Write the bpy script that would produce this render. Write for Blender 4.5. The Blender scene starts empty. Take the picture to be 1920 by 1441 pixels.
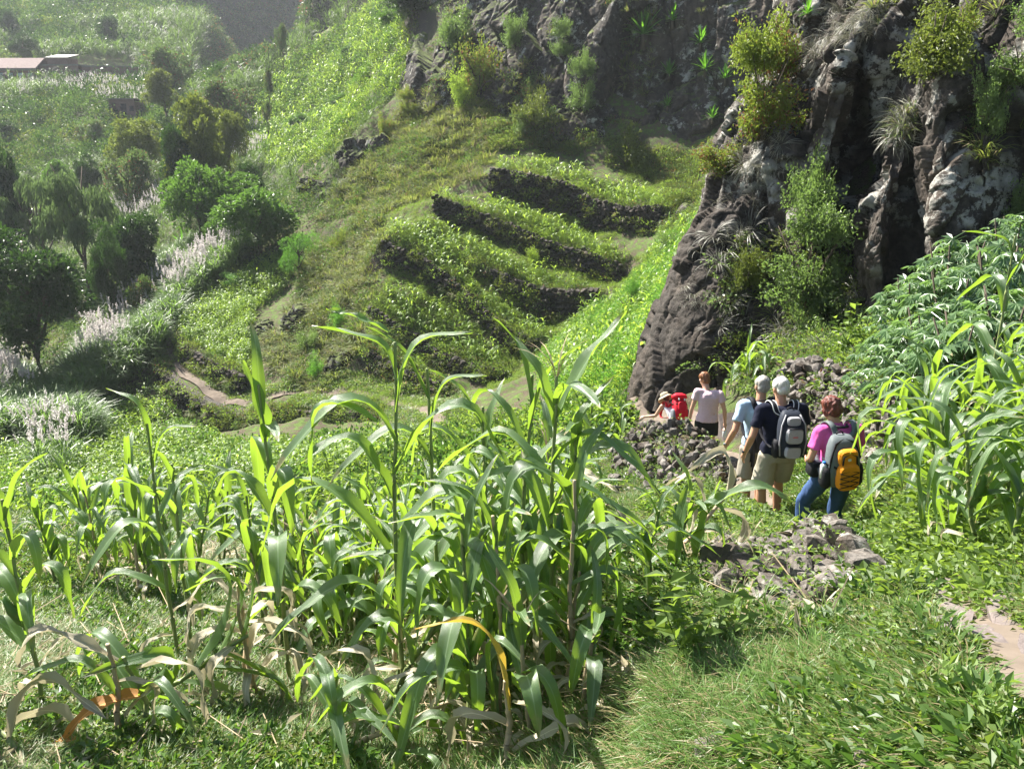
import bpy, bmesh, math, random
import numpy as np
from mathutils import Vector, Matrix, Euler, Quaternion
from mathutils.geometry import delaunay_2d_cdt

rnd = random.Random(11)
rng = np.random.default_rng(11)
SC = bpy.context.scene
COL = SC.collection
R = math.radians

# ------------------------------------------------------------------ camera
PITCH = 18.0
FPX = 1663.0
cam_d = bpy.data.cameras.new('camera')
cam = bpy.data.objects.new('camera', cam_d)
COL.objects.link(cam)
cam_d.sensor_width = 36.0
cam_d.lens = 36.0 * FPX / 1920.0
cam.location = (0, 0, 0)
cam.rotation_euler = (R(90 - PITCH), 0, 0)
cam_d.clip_start = 0.05
cam_d.clip_end = 3000
SC.camera = cam

# ------------------------------------------------------------------ sky, sun, exposure
SUN_AZ, SUN_EL = 42.0, 46.0          # degrees left of straight ahead, above the horizon
sv = Vector((-math.sin(R(SUN_AZ)) * math.cos(R(SUN_EL)), math.cos(R(SUN_AZ)) * math.cos(R(SUN_EL)), math.sin(R(SUN_EL))))
world = bpy.data.worlds.new("World")
SC.world = world
world.use_nodes = True
wn = world.node_tree
for n in list(wn.nodes):
    wn.nodes.remove(n)
sky = wn.nodes.new('ShaderNodeTexSky')
sky.sky_type = 'NISHITA'
sky.sun_disc = False
sky.sun_elevation = R(SUN_EL)
sky.sun_rotation = -R(SUN_AZ)
sky.air_density = 1.0
sky.dust_density = 1.5
bgn = wn.nodes.new('ShaderNodeBackground')
bgn.inputs[1].default_value = 0.055
won = wn.nodes.new('ShaderNodeOutputWorld')
wn.links.new(sky.outputs[0], bgn.inputs[0])
wn.links.new(bgn.outputs[0], won.inputs[0])
sun_d = bpy.data.lights.new('sun', 'SUN')
sun_d.energy = 5.0
sun_d.angle = R(0.5)
sun_d.color = (1.0, 0.95, 0.86)
sun = bpy.data.objects.new('sun', sun_d)
COL.objects.link(sun)
sun.rotation_euler = sv.to_track_quat('Z', 'Y').to_euler()
SC.view_settings.view_transform = 'Standard'
SC.view_settings.look = 'None'
SC.view_settings.gamma = 1.0
SC.view_settings.exposure = 1.88
SC.render.use_persistent_data = False
SC.cycles.max_bounces = 7
SC.cycles.diffuse_bounces = 3
SC.cycles.glossy_bounces = 2
SC.cycles.transmission_bounces = 5
SC.cycles.volume_bounces = 0
SC.cycles.caustics_reflective = False
SC.cycles.caustics_refractive = False

# ------------------------------------------------------------------ projection helpers (photo pixel + distance ahead -> place)
cP, sP = math.cos(R(PITCH)), math.sin(R(PITCH))
def W(px, py, Y):
    u = (px - 960.0) / FPX
    v = (720.5 - py) / FPX
    t = Y / (cP + v * sP)
    return Vector((u * t, Y, t * (-sP + v * cP)))
def WN(a):
    a = np.asarray(a, float)
    u = (a[..., 0] - 960.0) / FPX
    v = (720.5 - a[..., 1]) / FPX
    t = a[..., 2] / (cP + v * sP)
    return np.stack([u * t, a[..., 2], t * (-sP + v * cP)], -1)
def proj(x, y, z):
    d = y * cP - z * sP
    d = np.maximum(d, 1e-3)
    return 960 + FPX * x / d, 720.5 - FPX * (y * sP + z * cP) / d

# ------------------------------------------------------------------ numpy noise
def _hash(ix, iy, iz, seed=0):
    h = (ix.astype(np.int64) * 374761393 + iy.astype(np.int64) * 668265263 + iz.astype(np.int64) * 2147483647 + seed * 974634777) & 0xffffffff
    h = ((h ^ (h >> 13)) * 1274126177) & 0xffffffff
    h = ((h ^ (h >> 16)) * 2246822519) & 0xffffffff
    return ((h ^ (h >> 15)) & 0xffffff) / float(0xffffff)
def vnoise(p, seed=0):
    i = np.floor(p).astype(np.int64)
    f = p - i
    f = f * f * (3 - 2 * f)
    out = 0
    for dx in (0, 1):
        for dy in (0, 1):
            for dz in (0, 1):
                w = (f[:, 0] if dx else 1 - f[:, 0]) * (f[:, 1] if dy else 1 - f[:, 1]) * (f[:, 2] if dz else 1 - f[:, 2])
                out = out + w * _hash(i[:, 0] + dx, i[:, 1] + dy, i[:, 2] + dz, seed)
    return out * 2 - 1
def fbm(p, octv=4, seed=0):
    a, o, s = 1.0, 0, 0
    for k in range(octv):
        o = o + a * vnoise(p, seed + k * 17)
        s += a
        p = p * 2.03 + 11.7
        a *= 0.5
    return o / s
def worley(p, seed=0, full=False):
    i = np.floor(p).astype(np.int64)
    cen = np.zeros_like(p); f1 = np.full(len(p), 9.0); f2 = np.full(len(p), 9.0); idv = np.zeros(len(p)); idw = np.zeros(len(p))
    for dx in (-1, 0, 1):
        for dy in (-1, 0, 1):
            for dz in (-1, 0, 1):
                c = i + np.array([dx, dy, dz])
                q = c + np.stack([_hash(c[:, 0], c[:, 1], c[:, 2], seed + s) for s in (1, 2, 3)], -1)
                d = np.sqrt(((q - p) ** 2).sum(-1))
                hv = _hash(c[:, 0], c[:, 1], c[:, 2], seed + 9)
                hw = _hash(c[:, 0], c[:, 1], c[:, 2], seed + 10)
                m = d < f1
                f2 = np.where(m, f1, np.minimum(f2, d))
                idv = np.where(m, hv, idv); idw = np.where(m, hw, idw)
                cen = np.where(m[:, None], q, cen)
                f1 = np.where(m, d, f1)
    if full: return f1, f2, idv, idw, cen
    return f1, f2, idv, idw

# ------------------------------------------------------------------ materials
def mat(name):
    m = bpy.data.materials.new(name)
    m.use_nodes = True
    nt = m.node_tree
    for n in list(nt.nodes):
        nt.nodes.remove(n)
    return m, nt
class NT:
    def __init__(self, nt): self.nt = nt
    def n(self, t, **kw):
        x = self.nt.nodes.new(t)
        for k, v in kw.items():
            if k.startswith('_'):
                setattr(x, k[1:], v)
            else:
                x.inputs[k.replace('~', ' ')].default_value = v
        return x
    def l(self, a, b): self.nt.links.new(a, b)
    def noise(self, vec, scale, detail=4, rough=0.6):
        x = self.n('ShaderNodeTexNoise', Scale=scale, Detail=detail, Roughness=rough)
        if vec is not None: self.l(vec, x.inputs['Vector'])
        return x.outputs['Fac']
    def ramp(self, fac, stops, interp='LINEAR'):
        x = self.n('ShaderNodeValToRGB')
        x.color_ramp.interpolation = interp
        e = x.color_ramp.elements
        while len(e) > 1: e.remove(e[-1])
        e[0].position = stops[0][0]; e[0].color = tuple(stops[0][1]) + (1,)
        for p, c in stops[1:]:
            k = e.new(p); k.color = tuple(c) + (1,)
        self.l(fac, x.inputs[0])
        return x.outputs[0]
    def step(self, fac, a, b):
        x = self.n('ShaderNodeMapRange')
        x.inputs['From Min'].default_value = a; x.inputs['From Max'].default_value = b
        self.l(fac, x.inputs['Value'])
        return x.outputs[0]
    def mix(self, fac, a, b, mode='MIX'):
        x = self.n('ShaderNodeMix', _data_type='RGBA', _blend_type=mode)
        for sock, val in ((x.inputs[0], fac), (x.inputs[6], a), (x.inputs[7], b)):
            if isinstance(val, (int, float)): sock.default_value = val
            elif isinstance(val, tuple): sock.default_value = val + (1,)
            else: self.l(val, sock)
        return x.outputs[2]
    def bump(self, h, strength, dist=0.05):
        x = self.n('ShaderNodeBump', Strength=strength, Distance=dist)
        self.l(h, x.inputs['Height'])
        return x.outputs[0]
    def out(self, s):
        o = self.n('ShaderNodeOutputMaterial'); self.l(s, o.inputs[0])
    def bsdf(self, col, rough=0.8, spec=0.3, normal=None):
        b = self.n('ShaderNodeBsdfPrincipled')
        if isinstance(col, tuple): b.inputs['Base Color'].default_value = col + (1,)
        else: self.l(col, b.inputs['Base Color'])
        if isinstance(rough, (int, float)): b.inputs['Roughness'].default_value = rough
        else: self.l(rough, b.inputs['Roughness'])
        b.inputs['Specular IOR Level'].default_value = spec
        if normal is not None: self.l(normal, b.inputs['Normal'])
        return b.outputs[0]

def leaf_mat(name, dark, light, trans, tfac=0.45, rough=0.42, spec=0.45, dry=None, dryamt=0.0, veins=False, scale=1.5):
    """Leaf: random tint per copy and per patch, light passing through."""
    m, nt = mat(name); T = NT(nt)
    oi = T.n('ShaderNodeObjectInfo')
    geo = T.n('ShaderNodeNewGeometry')
    nz = T.noise(geo.outputs['Position'], scale, 2)
    add = T.n('ShaderNodeMath', _operation='ADD'); T.l(oi.outputs['Random'], add.inputs[0]); T.l(nz, add.inputs[1])
    add2 = T.n('ShaderNodeMath', _operation='ADD'); T.l(add.outputs[0], add2.inputs[0]); T.l(geo.outputs['Random Per Island'], add2.inputs[1])
    fac = T.step(add2.outputs[0], 0.6, 2.1)
    col = T.mix(fac, dark, light)
    if dry is not None:
        dn = T.noise(geo.outputs['Position'], 0.8, 3)
        ds = T.n('ShaderNodeMath', _operation='ADD'); T.l(dn, ds.inputs[0]); T.l(geo.outputs['Random Per Island'], ds.inputs[1])
        df = T.step(ds.outputs[0], 1.5 - dryamt, 1.5 - dryamt + 0.08)
        col = T.mix(df, col, dry)
    nrm = None
    if veins:
        uv = T.n('ShaderNodeUVMap')
        sx = T.n('ShaderNodeSeparateXYZ'); T.l(uv.outputs[0], sx.inputs[0])
        ab = T.n('ShaderNodeMath', _operation='SUBTRACT'); T.l(sx.outputs[0], ab.inputs[0]); ab.inputs[1].default_value = 0.5
        a2 = T.n('ShaderNodeMath', _operation='ABSOLUTE'); T.l(ab.outputs[0], a2.inputs[0])
        rib = T.step(a2.outputs[0], 0.05, 0.02)
        col = T.mix(rib, col, tuple(min(1, c * 1.4 + 0.09) for c in light))
        wv = T.n('ShaderNodeTexWave', Scale=9.0, Distortion=0.6); wv.bands_direction = 'X'
        T.l(uv.outputs[0], wv.inputs['Vector'])
        nrm = T.bump(wv.outputs['Fac'], 0.35, 0.004)
        if dry is None and trans[1] > trans[0] * 1.3:
            sy = T.n('ShaderNodeMath', _operation='MULTIPLY_ADD'); T.l(T.noise(geo.outputs['Position'], 14.0, 3), sy.inputs[0]); sy.inputs[1].default_value = 0.5; T.l(sx.outputs[1], sy.inputs[2])
            col = T.mix(T.step(sy.outputs[0], 1.12, 1.22), col, (0.3, 0.24, 0.12))
            ed = T.n('ShaderNodeMath', _operation='MULTIPLY_ADD'); T.l(T.noise(geo.outputs['Position'], 9.0, 3), ed.inputs[0]); ed.inputs[1].default_value = 0.35; T.l(a2.outputs[0], ed.inputs[2])
            col = T.mix(T.step(ed.outputs[0], 0.685, 0.72), col, (0.2, 0.2, 0.07))
        st = T.mix(wv.outputs['Fac'], (0.82, 0.82, 0.82), (1.1, 1.1, 1.1))
        col = T.mix(1.0, col, st, 'MULTIPLY')
    b = T.bsdf(col, rough, spec, nrm)
    tr = T.n('ShaderNodeBsdfTranslucent')
    tc = T.mix(fac, tuple(c * 0.75 for c in trans), trans)
    if dry is not None: tc = T.mix(df, tc, tuple(min(1, c * 1.2) for c in dry))
    T.l(tc, tr.inputs[0])
    ms = T.n('ShaderNodeMixShader'); ms.inputs[0].default_value = tfac
    T.l(b, ms.inputs[1]); T.l(tr.outputs[0], ms.inputs[2])
    T.out(ms.outputs[0])
    return m
def plain(name, col, rough=0.8, spec=0.3, var=0.15, scale=8.0, bump=0.0):
    m, nt = mat(name); T = NT(nt)
    tc = T.n('ShaderNodeTexCoord')
    nz = T.noise(tc.outputs['Object'], scale, 4)
    c = T.mix(nz, tuple(x * (1 - var * 2) for x in col), tuple(min(1, x * (1 + var * 2)) for x in col))
    T.out(T.bsdf(c, rough, spec, T.bump(nz, bump, 0.01) if bump else None))
    return m

# ground: weedy soil, rockier where steep
def make_ground_mat():
    m, nt = mat('weedy_ground'); T = NT(nt)
    geo = T.n('ShaderNodeNewGeometry')
    P = geo.outputs['Position']
    n1 = T.noise(P, 0.35, 5); n2 = T.noise(P, 3.0, 5, 0.7); n3 = T.noise(P, 22.0, 4, 0.7)
    green = T.ramp(n2, [(0.3, (0.035, 0.05, 0.015)), (0.5, (0.07, 0.12, 0.025)), (0.7, (0.12, 0.18, 0.04))])
    soil = T.ramp(n3, [(0.3, (0.05, 0.037, 0.026)), (0.55, (0.11, 0.085, 0.06)), (0.75, (0.2, 0.165, 0.125))])
    f = T.step(n2, 0.42, 0.58)
    c = T.mix(f, soil, green)
    sx = T.n('ShaderNodeSeparateXYZ'); T.l(geo.outputs['Normal'], sx.inputs[0])
    st = T.step(sx.outputs[2], 0.74, 0.55)
    rock = T.ramp(n3, [(0.3, (0.025, 0.022, 0.02)), (0.55, (0.07, 0.06, 0.05)), (0.75, (0.16, 0.14, 0.115))])
    c = T.mix(st, c, rock)
    hh = T.n('ShaderNodeMath', _operation='ADD'); T.l(n2, hh.inputs[0]); T.l(n3, hh.inputs[1])
    T.out(T.bsdf(c, 0.95, 0.15, T.bump(hh.outputs[0], 0.8, 0.08)))
    return m
def make_rock_mat(name, lich=0.5, tint=(1, 1, 1), s=1.0, moss=0.0, zmin=None):
    m, nt = mat(name); T = NT(nt)
    geo = T.n('ShaderNodeNewGeometry')
    P = geo.outputs['Position']
    n1 = T.noise(P, 0.7 * s, 5, 0.6); n2 = T.noise(P, 5.0 * s, 6, 0.7); n3 = T.noise(P, 2.1 * s, 7, 0.75)
    base = T.ramp(n2, [(0.3, tuple(0.022 * t for t in tint)), (0.5, tuple(0.06 * t for t in tint)), (0.75, tuple(0.13 * t for t in tint))])
    brown = T.ramp(n2, [(0.3, (0.035, 0.028, 0.023)), (0.7, (0.105, 0.083, 0.066))])
    c = T.mix(T.step(n1, 0.45, 0.62), base, brown)
    l = T.step(n3, 0.62 - lich * 0.16, 0.66 - lich * 0.16)
    l2 = T.step(T.noise(P, 0.9 * s, 2), 0.42, 0.55)
    lm = T.n('ShaderNodeMath', _operation='MULTIPLY'); T.l(l, lm.inputs[0]); T.l(l2, lm.inputs[1])
    if zmin is not None:
        sz_ = T.n('ShaderNodeSeparateXYZ'); T.l(P, sz_.inputs[0]); zn = T.n('ShaderNodeMath', _operation='MULTIPLY_ADD'); T.l(n1, zn.inputs[0]); zn.inputs[1].default_value = 3.0; T.l(sz_.outputs[2], zn.inputs[2])
        lz = T.n('ShaderNodeMath', _operation='MULTIPLY'); T.l(lm.outputs[0], lz.inputs[0]); T.l(T.step(zn.outputs[0], zmin + 1.2, zmin + 2.0), lz.inputs[1]); lm = lz
    c = T.mix(lm.outputs[0], c, T.ramp(n2, [(0.35, (0.2, 0.19, 0.17)), (0.7, (0.42, 0.41, 0.37))]))
    if moss:
        sx = T.n('ShaderNodeSeparateXYZ'); T.l(geo.outputs['Normal'], sx.inputs[0])
        mo = T.step(sx.outputs[2], 0.75 - moss, 0.95 - moss)
        c = T.mix(mo, c, T.ramp(n2, [(0.35, (0.04, 0.05, 0.015)), (0.65, (0.1, 0.13, 0.03))]))
    hh = T.n('ShaderNodeMath', _operation='ADD'); T.l(n2, hh.inputs[0]); T.l(n3, hh.inputs[1])
    T.out(T.bsdf(c, 0.9, 0.25, T.bump(hh.outputs[0], 0.9, 0.06 / s)))
    return m
M_ground = make_ground_mat()
M_cliff = make_rock_mat('lichened_basalt', 0.75, (0.75, 0.64, 0.55), 1.0, 0.0, -2.6)
M_farcliff = make_rock_mat('far_basalt', 0.5, (0.62, 0.54, 0.47), 0.6, 0.18)
M_stone = make_rock_mat('field_stone', 0.45, (2.5, 2.25, 2.0), 4.0)
M_wallstone = make_rock_mat('wall_stone', 0.05, (0.8, 0.7, 0.62), 2.5)
M_path = plain('trodden_earth', (0.15, 0.122, 0.098), 0.95, 0.1, 0.25, 4.0, 0.5)
M_slab = plain('path_slab_stone', (0.17, 0.142, 0.132), 0.85, 0.2, 0.25, 9.0, 0.7)

# ------------------------------------------------------------------ mesh helpers
def tag(o, label=None, cat=None, group=None, kind=None):
    if label: o['label'] = label
    if cat: o['category'] = cat
    if group: o['group'] = group
    if kind: o['kind'] = kind
    return o
def mesh_np(name, verts, faces, mats=None, smooth=False, midx=None, uvs=None):
    me = bpy.data.meshes.new(name)
    verts = np.asarray(verts, np.float32)
    me.vertices.add(len(verts)); me.vertices.foreach_set('co', verts.ravel())
    if isinstance(faces, np.ndarray):
        k = faces.shape[1]; nf = len(faces)
        me.loops.add(nf * k); me.loops.foreach_set('vertex_index', faces.astype(np.int32).ravel())
        me.polygons.add(nf); me.polygons.foreach_set('loop_start', np.arange(nf, dtype=np.int32) * k)
        me.update(calc_edges=True)
    else:
        me.clear_geometry()
        me.from_pydata([tuple(map(float, v)) for v in verts], [], [tuple(f) for f in faces])
    if mats is not None:
        for m_ in (mats if isinstance(mats, (list, tuple)) else [mats]): me.materials.append(m_)
    if midx is not None: me.polygons.foreach_set('material_index', np.asarray(midx, np.int32))
    if smooth: me.polygons.foreach_set('use_smooth', np.ones(len(me.polygons), bool))
    if uvs is not None:
        uvl = me.uv_layers.new(name='UVMap')
        li = np.empty(len(me.loops), np.int32); me.loops.foreach_get('vertex_index', li)
        uvl.data.foreach_set('uv', np.asarray(uvs, np.float32)[li].ravel())
    me.update()
    return me
def link(name, me, parent=None, loc=(0, 0, 0), rot=(0, 0, 0), scale=(1, 1, 1)):
    o = bpy.data.objects.new(name, me)
    COL.objects.link(o)
    o.location = loc; o.rotation_euler = rot
    o.scale = scale if not isinstance(scale, (int, float)) else (scale,) * 3
    if parent is not None: o.parent = parent
    return o
def empty(name, loc=(0, 0, 0), rz=0.0, scale=1.0):
    o = bpy.data.objects.new(name, None); COL.objects.link(o)
    o.location = loc; o.rotation_euler = (0, 0, rz); o.scale = (scale,) * 3
    o.empty_display_size = 0.2
    return o
def grid_faces(nr, nc):
    i = np.arange(nr - 1)[:, None] * nc + np.arange(nc - 1)[None, :]
    i = i.ravel()
    return np.stack([i, i + 1, i + nc + 1, i + nc], -1)
class MB:
    def __init__(s): s.v = []; s.f = []; s.m = []; s.n = 0
    def add(s, v, f, mi=0):
        v = np.asarray(v, float)
        s.v.append(v)
        s.f += [tuple(int(i) + s.n for i in q) for q in f]
        s.m += [mi] * len(f)
        s.n += len(v)
    def mesh(s, name, mats, smooth=True):
        me = bpy.data.meshes.new(name)
        vv = np.concatenate(s.v) if s.v else np.zeros((0, 3))
        me.from_pydata(vv.tolist(), [], s.f)
        for m_ in (mats if isinstance(mats, (list, tuple)) else [mats]): me.materials.append(m_)
        me.polygons.foreach_set('material_index', np.asarray(s.m, np.int32))
        if smooth: me.polygons.foreach_set('use_smooth', np.ones(len(me.polygons), bool))
        me.update()
        return me
def tube(pts, rads, n=6, squash=1.0, cap=True):
    """tapered tube through pts; returns verts, faces"""
    P = [Vector(p) for p in pts]
    vs, fs = [], []
    up = Vector((0, 0, 1))
    for i, p in enumerate(P):
        d = (P[min(i + 1, len(P) - 1)] - P[max(i - 1, 0)]).normalized()
        a = d.cross(up)
        if a.length < 0.05: a = d.cross(Vector((0, 1, 0)))
        a.normalize(); b = a.cross(d).normalized()
        r = rads[i] if isinstance(rads, (list, tuple)) else rads
        for k in range(n):
            t = 2 * math.pi * k / n
            vs.append(tuple(p + a * (r * math.cos(t)) + b * (r * squash * math.sin(t))))
    for i in range(len(P) - 1):
        for k in range(n):
            k2 = (k + 1) % n
            fs.append((i * n + k, i * n + k2, (i + 1) * n + k2, (i + 1) * n + k))
    if cap:
        fs.append(tuple(range(n))[::-1]); fs.append(tuple((len(P) - 1) * n + k for k in range(n)))
    return vs, fs
# ================================================================== the land: heights from surveyed points
pts, segs = [], []
def P3(px, py, Y):
    pts.append(W(px, py, Y)); return len(pts) - 1
def PW(x, y, z):
    pts.append(Vector((x, y, z))); return len(pts) - 1
def line(L):
    ids = [P3(*q) for q in L]
    for a, b in zip(ids, ids[1:]): segs.append((a, b))
WALLS = {}
def wall_lines(key, top, bot):
    line(top); line(bot)
    WALLS[key] = ([W(*q) for q in top], [W(*q) for q in bot])
# terrace retaining walls on the spur (top edge, foot)
wall_lines('A', [(925,318,57),(1010,332,56.4),(1085,352,55.6),(1110,376,54.6),(1180,392,52.8),(1240,388,51.4)],
                [(915,358,56.2),(1010,386,55.4),(1080,408,54.6),(1108,436,53.6),(1180,450,51.8),(1240,438,50.6)])
wall_lines('B', [(820,368,54),(880,393,53.4),(960,424,52.4),(1010,446,51.5),(1060,465,50.7),(1120,482,49.8),(1168,500,49)],
                [(812,402,53.3),(880,432,52.6),(960,468,51.5),(1010,490,50.6),(1060,510,49.8),(1120,530,48.9),(1165,548,48.1)])
wall_lines('C', [(880,488,49.4),(960,520,48.4),(1030,543,47.6),(1130,545,46.8)],
                [(872,508,48.9),(950,562,47.4),(1030,606,46.2),(1115,594,45.7)])
wall_lines('D', [(722,455,50.2),(790,482,49.2),(850,522,47.9),(900,572,46.3),(960,622,44.7),(1010,640,43.9)],
                [(718,508,49.3),(790,532,48.3),(850,572,46.9),(900,612,45.4),(960,655,43.9),(1010,668,43.2)])
wall_lines('E', [(695,575,46.8),(760,612,45.6),(830,660,44.0),(895,688,42.9),(945,694,42.2)],
                [(688,612,46.0),(755,652,44.6),(825,696,43.1),(892,716,42.1),(945,718,41.5)])
wall_lines('F', [(692,655,44.2),(740,682,43.2),(790,702,42.2),(840,724,41.2)],
                [(690,700,43.4),(740,726,42.0),(790,742,41.0),(840,752,40.2)])
# the footpath's outer wall and the garden wall on its inner side
wall_lines('P', [(286,652,51.0),(300,690,48.8),(340,732,46.0),(385,760,43.9),(430,776,42.6),(478,778,41.6),(500,762,41.6)],
                [(282,680,50.6),(302,724,48.1),(348,772,45.0),(400,800,42.8),(440,808,41.7),(480,808,40.9),(512,790,40.9)])
wall_lines('G', [(333,606,53.6),(344,642,50.6),(400,674,48.2),(470,706,46.0)],
                [(330,640,52.8),(346,682,49.6),(395,716,47.1),(455,742,45.2)])
wall_lines('Q', [(512,766,41.5),(580,770,40.8),(650,772,40.0),(720,776,38.8)], [(516,800,40.6),(580,804,39.9),(645,802,39.2),(715,800,38.2)])
wall_lines('H', [(578,336,69),(600,345,67.5),(630,352,67)], [(578,356,68.4),(602,372,66.9),(632,378,66.4)])
PATH = [(508,300,97),(516,345,88),(560,375,78),(600,388,71)]
# path surface line
FPATH = [(322,606,55.5),(314,640,52.3),(330,678,49.4),(370,715,46.7),(425,745,44.7),(480,756,43.6),(560,748,43.0),(640,746,42.0),(720,750,40.2),(770,760,38.5),(810,790,34),(860,830,29.5),(960,838,25),(1060,800,22.5),(1150,772,20.5)]
line(FPATH)
# spur flank and ridge
for q in [(600,748,42.5),(540,700,45.5),(600,690,45.8),(650,640,47),(560,640,49),(620,560,52),(500,620,51),(520,560,56),(560,500,59),(650,470,55.5),(690,400,57.5),
          (600,430,61.5),(640,345,65.5),(700,270,69.5),(770,165,74),(795,80,78),(830,-50,83),(760,330,62),(830,300,62.5),(830,240,66),(900,190,68.5),(940,282,60.5),(1010,285,60.5),(1090,305,59.8),(1170,330,58.2),(1245,350,56),
          (700,500,52),(660,560,50),(670,620,47.2),(1020,660,42.9),(1000,720,38),(930,740,37.5),(880,760,37),(760,720,41.3)]:
    P3(*q)
# behind the far cliff
for q in [(1000,-150,78),(1300,-150,74),(1600,-150,70),(1000,-600,95),(1400,-600,90),(1800,-500,80)]: P3(*q)
# gully between spur and near cliff
for q in [(1070,690,34),(1100,640,38),(1140,600,42),(1190,560,44.5),(1220,500,47),(1270,430,49.5),(1320,380,52),(1250,600,33),(1300,500,38),(1340,420,44),(1160,680,29),(1110,740,24.5),(1200,660,26),(1400,420,42),(1040,745,29),(1500,420,40),(1600,400,40)]:
    P3(*q)
# cliff toe and what lies in front
for q in [(1170,742,20),(1195,745,18.2),(1290,748,16.8),(1400,722,16.4),(1500,645,16.2),(1570,615,16.3),(1640,603,15.2),(1730,580,14.4),(1820,560,13.9),(1950,540,13.2),(2300,520,12),
          (1420,690,14.8),(1480,730,12.6),(1560,680,13.2),(1600,640,13.6)]:
    P3(*q)
for q in [(1750,-250,26),(2100,-200,22),(2600,-200,18),(1500,280,30)]: P3(*q)
# the hikers' path (ground)
HP = [(1330,885,12.5),(1300,850,14.0),(1240,805,16.5),(1190,778,18.8)]
line([(1150,772,20.5)] + HP[::-1])
line([(1330,885,12.5),(1400,940,10.4),(1430,988,8.8),(1500,1020,7.9),(1560,1042,7.0),(1650,1040,5.6),(1700,1090,4.4),(1760,1150,3.35),(1850,1230,2.6),(1930,1380,2.05)])
line([(1600,880,9.8),(1640,930,8.0),(1690,980,6.2),(1750,1030,4.9),(1850,1110,3.6),(1960,1240,2.6)])
line([(1420,830,12.3),(1500,800,11.8),(1590,880,10.0)])
line([(1440,800,12.6),(1530,740,11.9),(1620,700,11.2),(1680,690,10.2)])
for q in [(1750,900,6.6),(1850,880,5.8),(1980,900,5.0),(1800,720,8.0),(1950,650,8.5),(1700,640,12),(1850,620,11),(2200,900,4.2),(2400,1500,1.5),(2300,700,8)]: P3(*q)
# garden wall head near the camera, grassy bank
for q in [(1330,1050,4.6),(1420,1020,5.0),(1520,992,5.2),(1575,1040,4.55),(1585,1120,3.75),(1480,1180,3.35),(1380,1150,3.6),(1300,1120,3.9),(1430,1070,4.4)]: P3(*q)
for q in [(1635,1120,3.95),(1600,1190,3.3),(1610,1070,4.9),(1540,1010,6.2)]: P3(*q)
for q in [(1400,1300,2.75),(1600,1320,2.55),(1450,1441,2.3),(1250,1441,2.45),(1250,1300,2.85),(1750,1441,2.05),(1150,1441,2.75),(1150,1280,3.55)]: P3(*q)
# rubble heap by the path
for q in [(1210,800,10.9),(1290,800,10.6),(1345,850,9.8),(1230,850,9.9),(1180,830,10.3),(1170,900,9.2),(1330,900,9.0),(1350,960,7.6),(1250,960,7.6)]: P3(*q)
for q in [(1200,793,12.0),(1290,793,11.5)]: 
    w = W(*q); PW(w.x, w.y, w.z - 0.9)
# maize field (sloping plane)
for x, y in [(-0.2,3.3),(-1.5,2.6),(-3,2.6),(-6,3),(-9,5),(-12,8),(-4,5),(-1,5),(-6,7.5),(-2.5,7.5),(0.6,7.3),(-0.2,9.6),(-3,10.3),(-7,10),(-14,9.6),(-0.9,2.2),(0.4,2.2)]:
    PW(x, y, -1.85 - 0.325 * y + (0.25 if x > 0.3 else 0))
# under and behind the camera
for x, y, z in [(0.6,0.6,-1.66),(1.3,1.3,-1.7),(2.6,1.2,-1.4),(-1.5,0.6,-1.9),(-5,0.5,-2.0),(-14,1,-2.4),(0,-2.9,-1.2),(-3,-2.9,-1.2),(3,-2.9,-.9),(-2,-1,-1.5),(2,-1,-1.3),(5,0,-.6)]: PW(x, y, z)
# below the field
for q in [(960,1030,12.3),(500,1060,13),(0,1090,13.5),(-300,1090,13),(1080,930,14.5),(960,900,18),(700,930,20),(400,960,21),(100,980,21),(-250,1000,20),
          (600,860,29),(420,870,32),(250,900,31),(60,900,32),(-200,900,31),(700,810,34),(560,815,36.5),(560,795,39.5),(330,830,39),(200,800,43),(80,790,46),(-150,800,45)]: P3(*q)
# left valley floor and sides
for q in [(150,720,53),(230,650,56),(0,690,58),(-200,680,60),(300,560,62),(180,560,66),(60,560,70),(-200,560,72),(380,500,65),(460,480,63),(430,440,75),(300,450,78),(150,460,82),(0,460,85),(-250,460,88),
          (480,410,78),(520,360,86),(500,300,98),(400,360,92),(250,350,102),(80,350,106),(-200,350,110),(560,330,88),(600,290,92),(660,260,98),(700,200,108),(740,100,118),(780,0,128),(850,-250,150),
          (450,240,118),(560,220,118),(600,130,132),(640,30,142),(680,-150,160),(520,150,135),(430,172,128),(500,95,146),(580,20,162),(640,-120,190),
          (370,200,132),(250,235,128),(100,260,125),(-150,260,128),(300,190,143),(200,195,140),(100,180,148),(-150,180,150),(260,158,165),(100,150,166),(-200,150,168),(360,150,165),
          (370,110,185),(200,90,190),(0,90,192),(-300,90,195),(390,30,215),(200,0,225),(0,0,228),(-400,0,235),(410,-150,280),(0,-200,300),(-600,-200,320)]: P3(*q)
# shaded ravine beyond
for x, y, z in [(-50,165,-26),(-47,195,-32),(-43,235,-30),(-36,290,-12),(-36,150,-18)]: PW(x, y, z)
for x, y, z in [(-400,400,85),(0,460,85),(120,300,70),(250,200,70),(500,60,70),(-500,100,60),(-300,30,5),(-60,-3,-4),(60,-3,8),(-450,-40,30),(450,-40,60),(-100,30,-16),(60,20,8),(100,100,50),(0,700,95),(-700,700,95),(700,700,95),(40,8,6),(-40,12,-11)]: PW(x, y, z)

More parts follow.
